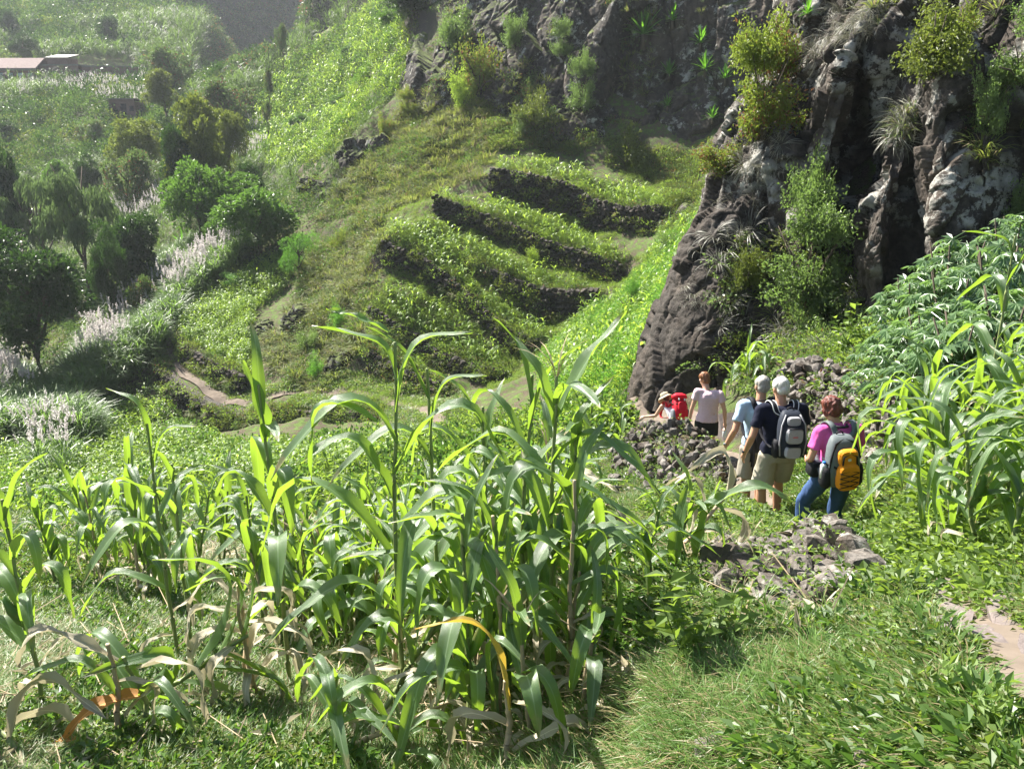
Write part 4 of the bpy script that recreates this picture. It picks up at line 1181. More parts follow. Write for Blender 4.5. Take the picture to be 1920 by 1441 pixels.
# ================================================================== trees
def crown_mesh(seed, mtl, n=7500, ls=0.1, blobs=26, asp=0.5, flat=0.9, droop=False):
    g = np.random.default_rng(seed)
    bc = rdir(g, blobs, 0.25) * g.uniform(0.35, 0.9, blobs)[:, None]; bc[:, 2] = bc[:, 2] * flat
    br = g.uniform(0.14, 0.38, blobs)
    k = g.choice(blobs, n, p=br ** 2 / (br ** 2).sum())
    d = rdir(g, n, 0.25)
    rr = g.uniform(0.25, 1.0, n) ** 0.4
    lump = 1 + 0.25 * vnoise(d * 3 + k[:, None] * 7, seed)
    pos = bc[k] + d * (br[k] * rr * lump)[:, None]
    if droop:
        pos[:, 2] -= g.uniform(0, 0.22, n) * (g.random(n) < 0.6)
        ax = d * 0.4 + rdir(g, n) * 0.3 + np.array([0, 0, -1.0])
    else:
        ax = d + rdir(g, n) * 0.9
    L = ls * g.uniform(0.6, 1.35, n)
    v, f = leaf_cards(pos, ax, rdir(g, n, 0.8), L, L * asp)
    return pmesh('crown', [(v, f, 0)], [mtl])
CR = {'dark': [crown_mesh(1, L_tree, 14000, 0.065), crown_mesh(2, L_tree, 8000, 0.1)],
      'mid': [crown_mesh(3, L_tree2), crown_mesh(4, L_tree2)],
      'olive': [crown_mesh(5, L_tree3), crown_mesh(6, L_tree3)],
      'soft': [crown_mesh(7, L_willow, 7000, 0.12, 15, 0.22, 1.1, True), crown_mesh(8, L_willow, 7000, 0.12, 13, 0.22, 1.1, True)],
      'grey': [crown_mesh(9, L_shrub, 7000, 0.09)], 'feather': [crown_mesh(10, L_feather, 6000, 0.06, 12, 0.3)]}
def trunk_mesh(seed, rad=0.05, wig=0.06):
    g = np.random.default_rng(seed); mb = MB()
    P_ = [(g.normal(0, wig) * k / 5, g.normal(0, wig) * k / 5, k / 5) for k in range(6)]
    v, f = tube(P_, [rad * (1.25 - 0.16 * k) for k in range(6)], 8); mb.add(v, f)
    for k in range(7):
        i = g.integers(2, 5); a = g.uniform(0, 6.28); p0 = np.array(P_[i])
        L = g.uniform(0.25, 0.5)
        p1 = p0 + np.array([math.cos(a) * L * .5, math.sin(a) * L * .5, L * .5]); p2_ = p1 + np.array([math.cos(a + .3) * L * .5, math.sin(a + .3) * L * .5, L * .55])
        v, f = tube([p0, p1, p2_], [rad * .55, rad * .38, rad * .16], 5); mb.add(v, f)
    return mb.mesh('trunk', M_bark)
TRUNKS = [trunk_mesh(s) for s in range(4)]
def tree(name, label, kind, px, pyb, Y, pyt, wpx, v=0, cfrac=0.75, group='trees in the valley', anchor=None):
    a = W(px, pyb, Y)
    z0 = hz(a.x, Y)
    dep = Y * cP - a.z * sP
    t = W(px, pyt, Y); H = max(t.z - z0, 1.0)
    Rr = wpx / FPX * dep / 2
    root = empty(name, (a.x, Y, z0), rnd.uniform(0, 0)); tag(root, label, 'tree', group)
    vr = CR[kind][v % len(CR[kind])]
    ch = H * cfrac
    link('crown', vr, root, (0, 0, H - ch / 2), (0, 0, rnd.uniform(0, 6.28)), (Rr * 1.05, Rr * 1.05, ch / 2 * 1.02))
    link('trunk', TRUNKS[v % 4], root, (0, 0, -0.3), (0, 0, rnd.uniform(0, 6)), (max(1.0, Rr * 1.2), max(1.0, Rr * 1.2), (H - ch * 0.35)))
    return root
tree('broad_tree', 'large dark tree with bare trunk standing at the left edge', 'dark', 92, 800, 50, 425, 240, 0, 0.78)
tree('broad_tree', 'dark tree cut off by the left edge behind the largest tree', 'dark', -40, 760, 55, 480, 130, 1, 0.8)
tree('broad_tree', 'tall olive lit tree left of the biggest patch of white plumes', 'olive', 368, 345, 80, 190, 120, 0, 0.85)
tree('broad_tree', 'darker tree hugging the tall olive lit tree on its lower side', 'dark', 350, 360, 79, 235, 90, 1, 0.85)
tree('broad_tree', 'round mid green tree below the tall olive lit tree', 'mid', 375, 425, 70, 292, 135, 0, 0.85)
tree('broad_tree', 'glossy green tree right of the round mid green tree', 'mid', 450, 410, 72, 318, 110, 1, 0.85)
tree('broad_tree', 'dense green tree at the foot of the rocky spur', 'mid', 490, 500, 62, 345, 140, 1, 0.9)
tree('broad_tree', 'bright green tree just left of the dense tree by the spur', 'mid', 440, 480, 65, 390, 80, 0, 0.9)
tree('soft_tree', 'soft drooping tree with a forked trunk, right one of two', 'soft', 158, 480, 68, 310, 150, 0, 0.62)
tree('soft_tree', 'soft drooping tree, left one of two', 'soft', 80, 480, 70, 318, 125, 1, 0.62)
tree('broad_tree', 'big dark tree at the left edge above the drooping trees', 'dark', 8, 450, 72, 283, 110, 1, 0.9)
tree('broad_tree', 'dark bushy tree right of the drooping trees', 'dark', 245, 500, 64, 400, 120, 1, 0.95)
tree('broad_tree', 'dark low tree beside the banana plants', 'dark', 200, 520, 60, 430, 80, 0, 0.95)
tree('broad_tree', 'olive tree below the small stone hut', 'olive', 262, 300, 98, 222, 95, 1, 0.8)
tree('broad_tree', 'olive yellow tree between the hut and the white plumes', 'olive', 312, 222, 122, 135, 75, 0, 0.7)
tree('broad_tree', 'grey green tree at the right end of the far wall', 'grey', 320, 150, 138, 85, 90, 0, 0.85)
tree('broad_tree', 'grey purple bushy tree at the mouth of the dark ravine', 'grey', 425, 212, 115, 148, 110, 0, 0.95)
tree('broad_tree', 'lone dark round tree above the red house', 'dark', 45, 116, 172, 62, 62, 0, 0.85)
tree('broad_tree', 'dark tree on the far hillside left of the far plumes', 'dark', 203, 75, 190, 30, 42, 1, 0.9)
tree('broad_tree', 'small dark tree in the top left corner', 'dark', 14, 45, 195, 15, 36, 1, 0.9)
tree('broad_tree', 'grey dark tree above the lower white plumes', 'grey', 248, 352, 90, 282, 100, 0, 0.9)
tree('broad_tree', 'yellow green tree behind the tall olive lit tree', 'olive', 425, 248, 92, 205, 70, 1, 0.9)
tree('broad_tree', 'dark green tree at the top of the ridge', 'dark', 775, 78, 82, -30, 110, 1, 0.92)
tree('broad_tree', 'dark green tree hanging just left of the ridge top', 'mid', 745, 95, 92, 5, 60, 0, 0.92)
tree('broad_tree', 'small round tree on the sunlit far slope', 'mid', 728, 165, 104, 112, 52, 1, 0.9)
tree('thin_tree', 'thin lone tree on the sunlit slope, lower one', 'grey', 507, 190, 118, 130, 22, 0, 0.5)
tree('thin_tree', 'thin lone tree on the sunlit slope near the ravine, upper one', 'grey', 532, 130, 132, 45, 26, 0, 0.5)
tree('thin_tree', 'slim small tree on the sunlit slope above the far path', 'grey', 503, 245, 104, 190, 20, 0, 0.5)
for lab, kd, px, pb, Y, pt, w_ in [('low dark bush left of the pale rosette plant', 'dark', 18, 262, 122, 222, 50), ('green bush in the cane above the drooping trees', 'mid', 105, 330, 100, 295, 55),
        ('grey green bush below the white far plumes', 'grey', 175, 262, 118, 225, 60), ('dark bush between the hut and the drooping trees', 'dark', 165, 330, 98, 288, 55), ('dark bush at the left end of the red house', 'dark', 10, 205, 150, 170, 45),
        ('round bush on the slope left of the ravine', 'grey', 290, 110, 170, 78, 50), ('dark bush high on the far hillside', 'dark', 120, 95, 185, 70, 40), ('dark bush beside the far footpath', 'dark', 470, 345, 82, 305, 60),
        ('mid green bush under the thin lone tree', 'mid', 560, 240, 108, 210, 50), ('dark bush on the sunlit slope', 'mid', 640, 200, 112, 172, 46), ('small dark bush high on the sunlit slope', 'mid', 660, 110, 125, 84, 44), ('grey bush in the cane beside the bend of the footpath', 'grey', 265, 560, 58, 520, 60)]:
    tree('valley_bush', lab, kd, px, pb, Y, pt, w_, len(lab) % 2, 0.97, 'bushes in the valley')
tree('feathery_bush', 'bright feathery bush at the foot of the rocky spur', 'feather', 560, 490, 57, 425, 80, 0, 1.0)
tree('feathery_bush', 'feathery green bush beside the cane above the footpath', 'feather', 440, 560, 58, 515, 60, 0, 1.0)

# ================================================================== rocks of the spur (outcrops)
def outcrop(label, px, py, Y, w, h, seed, d=1.2):
    a = W(px, py, Y); a.z = hz(a.x, Y) - h * 0.27
    b = bmesh.new(); bmesh.ops.create_icosphere(b, subdivisions=5, radius=1.0)
    V = np.array([v.co[:] for v in b.verts])
    f1, f2, c, c2 = worley(V * 2.2 + seed, seed)
    dsp = 0.4 * (c - 0.5) - 0.3 * np.clip(1 - (f2 - f1) * 5, 0, 1) * c2 + 0.25 * fbm(V * 1.5 + seed, 4, seed) + 0.05 * fbm(V * 8, 3, seed)
    V = V * (1 + dsp)[:, None] * np.array([w / 2, d * w / 2, h / 2]) * 0.88
    for v, q in zip(b.verts, V): v.co = q
    me = bpy.data.meshes.new('outcrop'); b.to_mesh(me); b.free(); me.materials.append(M_farcliff)
    o = link('rock_outcrop', me, None, tuple(a), (0, 0, rnd.uniform(-.3, .3)))
    tag(o, label, 'rock outcrop', 'rock outcrops on the spur')
for i, (lab, px, py, Y, w, h) in enumerate([
    ('high jagged outcrop on the left crest of the spur', 680, 270, 69, 4.6, 4.6), ('dark outcrop with a round pale knob on the crest', 712, 262, 68.5, 3.0, 3.6),
    ('dark outcrop above the far footpath', 625, 330, 67, 3.2, 3.4), ('outcrop beside the small upper garden', 560, 560, 51, 2.6, 2.8),
    ('weathered outcrop just above the footpath', 650, 690, 44.5, 2.2, 2.6),
    ('dark outcrop right of the top maize bed', 1290, 400, 51, 3.4, 3.6),
    ('outcrop above the garden wall of the footpath', 500, 580, 52, 3.2, 2.4), ('outcrop beside the far footpath bend', 590, 350, 70, 3.0, 2.2),
    ('rounded brown boulder at the foot of the dark cliff', 1185, 700, 19.2, 0.9, 1.1), ('low outcrop under the second terrace wall', 1090, 500, 50.3, 1.6, 1.8)]):
    outcrop(lab, px, py, Y, w, h, 11 + i * 3)

# ================================================================== growth on the cliffs
def on_cliff(Q, px, py):
    v = Q.reshape(-1, 3); X, Y_ = proj(v[:, 0], v[:, 1], v[:, 2])
    m_ = (np.abs(X - px) < 14) & (np.abs(Y_ - py) < 14)
    if not m_.any():
        k = np.argmin((X - px) ** 2 + (Y_ - py) ** 2); return Vector(v[k])
    idx = np.nonzero(m_)[0]; return Vector(v[idx[np.argmin(v[idx, 1])]])
def shrub_mesh(seed, m_, n=1500, ls=0.045, blobs=9, asp=0.5, stems=8):
    g = np.random.default_rng(seed); me = []
    tips = rdir(g, blobs * 2, 0.7) * np.array([0.8, 0.8, 0.9]) * g.uniform(0.4, 1.0, blobs * 2)[:, None]
    tips[:, 2] = np.abs(tips[:, 2])
    parts = []
    k = g.integers(0, len(tips), n)
    t = g.uniform(0.35, 1.05, n)
    pos = tips[k] * t[:, None] + rdir(g, n) * (0.05 + 0.17 * g.uniform(0, 1, n))[:, None]
    L = ls * g.uniform(0.6, 1.4, n)
    v, f = leaf_cards(pos, rdir(g, n) + tips[k] * .6, rdir(g, n, 1), L, L * asp)
    return pmesh('foliage', [(v, f, 0)], [m_]), (tips, g)
def stems_mesh(tips):
    mb = MB()
    for q in tips[:10]:
        v, f = tube([(0, 0, -0.05), tuple(q * 0.5 + np.array([0, 0, .04])), tuple(q)], [0.022, 0.014, 0.005], 4); mb.add(v, f)
    return mb.mesh('stems', M_bark)
L_redsh = leaf_mat('reddening_shrub_leaf', (0.09, 0.12, 0.02), (0.18, 0.22, 0.04), (0.3, 0.4, 0.05), 0.42, 0.5, 0.4, dry=(0.22, 0.1, 0.045), dryamt=0.16)
L_shrub2 = leaf_mat('cliff_shrub_leaf', (0.06, 0.1, 0.035), (0.14, 0.19, 0.07), (0.24, 0.38, 0.08), 0.42, 0.4, 0.5)
SH = {}
for k, (m_, ls, n, asp) in {'olive': (L_redsh, .065, 3600, .5), 'mixed': (L_shrub2, .06, 3600, .5), 'bright': (L_weed, .07, 2600, .5), 'feather': (L_feather, .06, 3600, .3), 'yellow': (L_tree3, .06, 3600, .45), 'terr': (L_terr, .06, 2600, .4)}.items():
    SH[k] = []
    for s in range(2):
        fm, (tips, _) = shrub_mesh(200 + s * 7 + len(k), m_, n, ls, 9, asp); SH[k].append((fm, stems_mesh(tips)))
def shrub(label, kind, pos, w, h, v=0, name='shrub', out=0.0, group='shrubs on the cliff and spur', sag=0.0):
    root = empty(name, tuple(pos), rnd.uniform(0, 6.28)); tag(root, label, 'shrub', group)
    fm, sm = SH[kind][v % 2]
    nk = max(1, int(round(h / (w * 0.62))))
    for k in range(nk): link('foliage', SH[kind][(v + k) % 2][0], root, (rnd.uniform(-.1, .1) * w * (k > 0), rnd.uniform(-.1, .1) * w * (k > 0), k * (h - h / nk) / max(nk - 1, 1)), (out, 0, rnd.uniform(0, 6)), (w / 2 * (1 - .12 * k), w / 2 * (1 - .12 * k), h / nk * 1.15))
    link('stems', sm, root, (0, 0, 0), (out, 0, 0), (w / 2, w / 2, h))
    return root
def cshrub(label, kind, px, py, wpx, hpx, v=0, Q=None):
    """px,py: middle of the shrub; rooted at its lower edge on the rock"""
    Q = NQ if Q is None else Q
    p = on_cliff(Q, px, py + hpx * 0.42)
    s = (p.y * cP - p.z * sP) / FPX
    return shrub(label, kind, (p.x, p.y - 0.15 * wpx * s, p.z), wpx * s * 1.35, hpx * s, v)
cshrub('tall leafy shrub growing up the middle of the near cliff', 'mixed', 1490, 450, 170, 230, 0)
cshrub('leafy shrub top against the cliff over the tall shrub', 'mixed', 1510, 320, 110, 130, 1)
cshrub('sparse low shrub right of the tall cliff shrub', 'mixed', 1545, 500, 90, 110, 1)
cshrub('olive shrub with reddish dead leaves on the cliff edge', 'olive', 1410, 150, 150, 220, 0)
cshrub('reddish tinged shrub high on the cliff edge', 'olive', 1450, 70, 120, 120, 1)
cshrub('yellow green bush hanging at the top of the cliff', 'yellow', 1720, 70, 190, 120, 0)
cshrub('small yellow bush right of the bush at the cliff top', 'olive', 1780, 30, 110, 90, 1)
cshrub('dark leafy shrub in the top right corner', 'mixed', 1890, 70, 120, 160, 1)
cshrub('dark shrub below the top right corner shrub', 'mixed', 1850, 170, 90, 110, 0)
cshrub('shrub at the cliff foot above the white haired men', 'mixed', 1530, 610, 100, 100, 0)
cshrub('low green shrub in the shade under the right cliff', 'bright', 1680, 560, 110, 70, 1)
cshrub('grassy shrub on a ledge left of the tall cliff shrub', 'yellow', 1400, 480, 90, 70, 1)
cshrub('leafy shrub at the right edge half way up the cliff', 'mixed', 1895, 370, 90, 100, 0)
cshrub('reddish shrub on the left shoulder of the near cliff', 'olive', 1340, 285, 110, 60, 0)
fs = [('yellow green bush on the spur crest below the cliff top', 'olive', 885, 110, 90, 100, 0), ('bright bush on the far cliff shoulder', 'terr', 870, 150, 70, 80, 1), ('green shrub high on the left of the far cliff', 'mixed', 850, 35, 90, 80, 1),
      ('shrub leaning on the far cliff above the top maize bed', 'mixed', 1080, 150, 70, 110, 0), ('grassy bush at the foot of the far cliff', 'yellow', 990, 190, 90, 70, 1), ('dark shrub beside the grassy bush under the far cliff', 'mixed', 970, 215, 60, 50, 0),
      ('faded shrub at the base of the far cliff over the terraces', 'yellow', 1170, 270, 110, 80, 0), ('small shrub on a ledge of the far cliff', 'mixed', 1040, 60, 50, 70, 1), ('green shrub at the top centre of the far cliff', 'mixed', 950, 40, 60, 60, 0)]
for lab, k, px, py, w, h, v in fs: cshrub(lab, k, px, py, w, h, v, FQ)
for lab, k, px, py, w, h, v in [('round olive bush on the crest beside the bright slope', 'olive', 765, 195, 60, 60, 0), ('olive bush on the spur left of the grassy crest', 'olive', 720, 235, 60, 50, 1),
        ('dark green bush near the second terrace', 'mixed', 1255, 455, 90, 50, 0), ('feathery bush against the dark cliff edge', 'feather', 1240, 590, 110, 110, 0), ('feathery bush low in the gully', 'feather', 1150, 680, 90, 80, 1),
        ('feathery bush in the middle of the gully', 'feather', 1180, 560, 80, 80, 0), ('feathery bush at the top of the gully', 'feather', 1290, 470, 80, 70, 1), ('weedy bush beside the boulder at the cliff foot', 'mixed', 1150, 735, 60, 50, 0),
        ('green bush on the spur above the footpath', 'feather', 590, 690, 70, 50, 1), ('pale bush on the bare middle of the spur', 'mixed', 580, 640, 80, 50, 0), ('green bush left of the lowest terrace', 'feather', 640, 600, 70, 60, 0),
        ('olive bush between spur outcrops', 'olive', 640, 450, 60, 50, 1), ('leafy bush over the second terrace wall foot', 'terr', 1000, 480, 50, 35, 1)]:
    p = land(px, py + h * 0.4)
    if p is None: continue
    s = (p.y * cP - p.z * sP) / FPX
    shrub(lab, k, p, w * s, h * s, v)

# sword leaved rosettes
def rosette_parts(seed, n=34, m_=None):
    g = np.random.default_rng(seed); ms = []
    for q in range(4):
        V, F = arc_blades(g, 1, 1.0, 0.09, (0.2, 0.25), 0.35, 4, 0.01)
        # turn the leaf to point along +x from the origin
        az = math.atan2(V[-1, 1], V[-1, 0]); c, s = math.cos(-az), math.sin(-az)
        V = V @ np.array([[c, s, 0], [-s, c, 0], [0, 0, 1]])
        mid = (V[0::2] + V[1::2]) / 2; V3 = np.empty((len(mid) * 3, 3)); V3[0::3] = V[0::2]; V3[1::3] = mid - np.array([0, 0, 0.015]); V3[2::3] = V[1::2]
        F3 = []
        for k in range(len(mid) - 1):
            F3 += [(k * 3, k * 3 + 1, k * 3 + 4, k * 3 + 3), (k * 3 + 1, k * 3 + 2, k * 3 + 5, k * 3 + 4)]
        ms.append(pmesh('leaf', [(V3, F3, 0)], [m_]))
    return ms
ROS = rosette_parts(5, m_=L_rosette); ROSD = rosette_parts(6, m_=L_rosette)
def rosette(label, px, py, wpx, Q, n=36, ground=False):
    p = on_cliff(Q, px, py + wpx * 0.25) if not ground else land(px, py)
    s = (p.y * cP - p.z * sP) / FPX; r = wpx * s / 2
    root = empty('rosette_plant', (p.x, p.y - 0.1 * r, p.z + 0.25 * r), rnd.uniform(0, 6)); tag(root, label, 'plant', 'sword leaved rosette plants')
    v, f = tube([(0, 0, -0.5 * r), (0, 0, 0.02)], [0.09 * r, 0.07 * r], 6); mb = MB(); mb.add(v, f); link('stem', mb.mesh('stem', M_bark), root)
    for i in range(n):
        t = i / n; ti = math.radians(-35 + 125 * (1 - t) ** 0.8)
        link('leaf', ROS[i % 4], root, (0, 0, 0), (0, ti - 0.2, i * 2.4), r * rnd.uniform(0.9, 1.1))
for lab, px, py, w, Q in [('largest bright rosette plant high on the far cliff', 1192, 40, 105, FQ), ('small rosette plant just right of the largest one', 1246, 18, 60, FQ),
        ('bright rosette plant left of the reddish shrub', 1308, 108, 64, FQ), ('rosette plant touching the reddish cliff shrub', 1345, 130, 56, FQ), ('low rosette plant on the cliff shoulder', 1330, 205, 48, FQ),
        ('shaded rosette plant below the largest one', 1240, 130, 58, FQ), ('small shaded rosette in the middle of the far cliff', 1238, 180, 44, FQ), ('shaded rosette right of the largest rosette', 1300, 62, 60, FQ),
        ('rosette plant at the very top of the cliff', 1500, 8, 60, NQ)]:
    rosette(lab, px, py, w, Q)
rosette('tiny rosette plant on the grassy spur', 880, 280, 30, None, 18, True)
rosette('tiny rosette plant beside the spur crest', 762, 302, 26, None, 18, True)
rosette('small banana like rosette near the drooping trees', 345, 470, 80, None, 12, True)
rosette('pale rosette plant in the valley scrub', 48, 245, 22, None, 14, True)

# hanging dry grass and small plants rooted on the rock
def cliff_points(Q, Nn, polys, n, g):
    v = Q.reshape(-1, 3); X, Y_ = proj(v[:, 0], v[:, 1], v[:, 2])
    k = np.zeros(len(v), bool)
    for P_ in polys: k |= inpoly(X, Y_, P_)
    idx = np.nonzero(k)[0]
    if len(idx) == 0: return np.zeros((0, 3))
    return v[g.choice(idx, min(n, len(idx)), replace=False)]
HANG = [grass_proto(s, 30, 0.7, 0.012, L_hang, (0.5, 1.3), 2.0, 0.12, 6) for s in (51, 52, 53)]
p = cliff_points(NQ, NN, [[(1440,180),(1500,40),(1620,-20),(1700,40),(1640,80),(1560,90),(1490,200),(1480,330),(1380,400),(1360,350)], [(1650,110),(1720,110),(1700,270),(1650,260)], [(1320,400),(1400,330),(1420,420),(1340,520)], [(1280,560),(1340,420),(1370,440),(1300,640)]], 300, g)
scatter('hanging_grass', 'grey dry grass hanging down the cliff edge', HANG, p, g.uniform(0.4, 1.0, len(p)), tilt=0.5)
p = cliff_points(NQ, NN, [[(1340,460),(1480,440),(1480,560),(1330,580)], [(1460,560),(1600,560),(1600,680),(1400,700),(1440,600)], [(1640,200),(1720,200),(1720,260),(1650,260)], [(1800,200),(1930,60),(1930,300),(1830,330)], [(1600,-30),(1930,-30),(1930,60),(1650,60)]], 260, g)
scatter('cliff_grass', 'green tufts and herbs rooted in the near cliff', GRASSL + [weed_proto(61, 60, 0.25, 0.3, 0.06, L_shrub)] + OLIVE[:1], p, g.uniform(0.35, 0.8, len(p)), tilt=0.4)
p = cliff_points(NQ, NN, [[(1335,440),(1600,440),(1630,700),(1400,705),(1340,600)], [(1250,700),(1400,640),(1400,720)]], 420, g)
scatter('cliff_herbs', 'small herbs and grass on the lower rock slope', [weed_proto(121, 60, .3, .3, .07, L_shrub2), weed_proto(122, 60, .3, .25, .06, L_weed), bush_proto(123, 90, .35, .35, .07, L_tree3), HANG[0]], p, g.uniform(0.35, 1.0, len(p)), tilt=0.4)
p = cliff_points(FQ, FN, [[(760,200),(800,20),(900,-20),(960,60),(1060,200),(1320,280),(1380,420),(1200,350),(1000,280)], [(900,-20),(1500,-30),(1450,250),(1300,250)]], 1500, g)
p = patchy(p, 0.25, -0.02, 55)
scatter('far_cliff_scrub', 'scrub and grass clinging to the far cliff', [bush_proto(s, 100, .5, .5, .12, L_shrub) for s in (71, 72)] + OLIVE, p, g.uniform(0.5, 1.4, len(p)), tilt=0.4)
# ================================================================== maize, plant by plant
def maize_leaf(seed, L=0.8, Wd=0.085, th0=0.6, droop=2.0, wav=0.012, nseg=13, mtl=None, twist=0.5, side=0.3):
    g = np.random.default_rng(seed)
    V, UV = [], []
    p = np.zeros(3); az = 0.0
    bend = g.uniform(0.3, 0.7)
    ph = g.uniform(0, 6.28, 2)
    for s in range(nseg + 1):
        f = s / nseg
        a = th0 + droop / (1 + math.exp(-(f - bend) * 14)) + 0.25 * f
        a = min(a, 3.05)
        az = side * f * f * (1 if seed % 2 else -1)
        d = np.array([math.sin(a) * math.cos(az), math.sin(a) * math.sin(az), math.cos(a)])
        if s: p = p + d * (L / nseg)
        sd = np.cross(np.array([0, 0, 1.0]), d); 
        if np.linalg.norm(sd) < 0.2: sd = np.array([-math.sin(az), math.cos(az), 0.0])
        sd = sd / np.linalg.norm(sd)
        up = np.cross(d, sd)
        tw = twist * (f ** 2) * math.sin(ph[0])
        sd, up = sd * math.cos(tw) + up * math.sin(tw), up * math.cos(tw) - sd * math.sin(tw)
        w = Wd * (min(1.0, (0.45 + f * 2.6)) * (1 - f ** 2.6) ** 0.75) + 0.002
        wv = wav * math.sin(f * 17 + ph[0]) * min(1, f * 4); wv2 = wav * math.sin(f * 15 + ph[1]) * min(1, f * 4)
        fold = 0.22 * w * (1 - 0.5 * f)
        for u, lift in ((-0.5, fold + wv), (-0.25, fold * .35), (0, -0.004), (0.25, fold * .35), (0.5, fold + wv2)):
            V.append(p + sd * u * w + up * lift); UV.append((u + 0.5, f))
    F = grid_faces(nseg + 1, 5)
    return mesh_np('leaf', np.array(V), F, mtl or L_maize, True, uvs=np.array(UV))
gm = np.random.default_rng(3)
LEAVES = []
for s in range(16):
    LEAVES.append(maize_leaf(s, gm.uniform(0.6, 0.9), gm.uniform(0.07, 0.105), gm.uniform(0.3, 0.8), gm.uniform(1.3, 2.7), gm.uniform(.006, .014), side=gm.uniform(-.6, .6)))
UPR = [maize_leaf(40 + s, gm.uniform(0.55, 0.75), 0.075, 0.2, gm.uniform(0.3, 1.9), 0.006) for s in range(5)]
DRY = [maize_leaf(60 + s, gm.uniform(0.5, 0.75), 0.055, gm.uniform(0.8, 1.3), 1.9, 0.02, mtl=L_maizedry, twist=2.0) for s in range(5)]
def stalk_mesh(seed, mtl, sheath):
    g = np.random.default_rng(seed); mb = MB()
    n = 10; P_ = [(0, 0, 0)]
    for k in range(1, n): P_.append((P_[-1][0] + g.normal(0, .008), P_[-1][1] + g.normal(0, .008), k / (n - 1)))
    pts_, rr = [], []
    for k in range(n):
        r = 0.0125 * (1 - 0.55 * k / n)
        q = np.array(P_[k]); pts_ += [q - [0, 0, .006], q + [0, 0, .006]] ; rr += [r * 1.28, r * 1.28]
        if k < n - 1: pts_ += [q + [0, 0, .02]]; rr += [r]
    v, f = tube(pts_, rr, 7); mb.add(v, f)
    return mb.mesh('stalk', mtl), P_
STK = [stalk_mesh(s, M_stalk, None) for s in range(4)]
STKD = [stalk_mesh(s + 10, M_stalkdry, None) for s in range(2)]
def tassel_mesh(seed):
    g = np.random.default_rng(seed)
    v, f = arc_blades(g, 9, 0.26, 0.008, (0.05, 0.5), 0.8, 4, 0.01); mb = MB(); mb.add(v, f)
    return mb.mesh('tassel', M_stalkdry, False)
TAS = [tassel_mesh(s) for s in range(2)]
def ear_mesh():
    mb = MB(); v, f = tube([(0, 0, 0), (0.01, 0, .05), (0.015, 0, .12), (0.01, 0, .18), (0.0, 0, .21)], [.014, .026, .027, .017, .005], 8); mb.add(v, f)
    return mb.mesh('ear', L_maize)
EAR = ear_mesh()
NM = [0]
def maize(label, x, y, h, group, nl=None, rz=None, lean=0.06, dry=2, top=True, tassel=False, lsc=1.0, leanv=None, z=None):
    NM[0] += 1
    root = empty('maize_plant', (x, y, hz(x, y) - 0.02 if z is None else z), 0)
    rz = gm.uniform(0, 6.28) if rz is None else rz
    lx, ly = (gm.normal(0, lean), gm.normal(0, lean)) if leanv is None else leanv
    root.rotation_euler = (lx, ly, rz)
    tag(root, label, 'maize plant', group)
    st, P_ = STK[gm.integers(0, 4)]
    if dry >= 3 and gm.random() < 0.6: st, P_ = STKD[gm.integers(0, 2)]
    link('stalk', st, root, (0, 0, 0), (0, 0, 0), (1.0, 1.0, h))
    nl = nl or int(gm.integers(8, 12))
    for i in range(nl):
        f = 0.16 + 0.76 * i / (nl - 1)
        q = np.array([np.interp(f, np.linspace(0, 1, 10), [p_[k] for p_ in P_]) for k in range(3)])
        az = (i % 2) * math.pi + gm.normal(0, 0.45)
        if i < dry:
            m_ = DRY[gm.integers(0, 5)]; s_ = 0.7 * lsc
        elif top and i >= nl - 2:
            m_ = UPR[gm.integers(0, 5)]; s_ = 0.95 * lsc
        else:
            m_ = LEAVES[gm.integers(0, 16)]; s_ = lsc * (0.75 + 0.45 * math.sin(math.pi * min(1, f * 1.05))) * gm.uniform(0.8, 1.1)
        s_ *= 0.42 + 0.22 * h
        link('leaf', m_, root, (q[0], q[1], q[2] * h), (0, gm.normal(0, .12), az), (s_, s_ * gm.uniform(.85, 1.2), s_))
    if tassel: link('tassel', TAS[gm.integers(0, 2)], root, (P_[-1][0], P_[-1][1], h))
    if gm.random() < 0.35: link('ear', EAR, root, (P_[4][0], P_[4][1], 0.45 * h), (0, 0.35, gm.uniform(0, 6)))
    return root
def maize_at(label, pxt, pyt, Y, **kw):
    """a plant whose top shows at that place"""
    t = W(pxt, pyt, Y); h = t.z - hz(t.x, Y)
    return maize(label, t.x, Y, max(h, 0.5), kw.pop('group', 'tall maize plants in the front field'), leanv=kw.pop('leanv', (0.0, 0.0)), **kw)
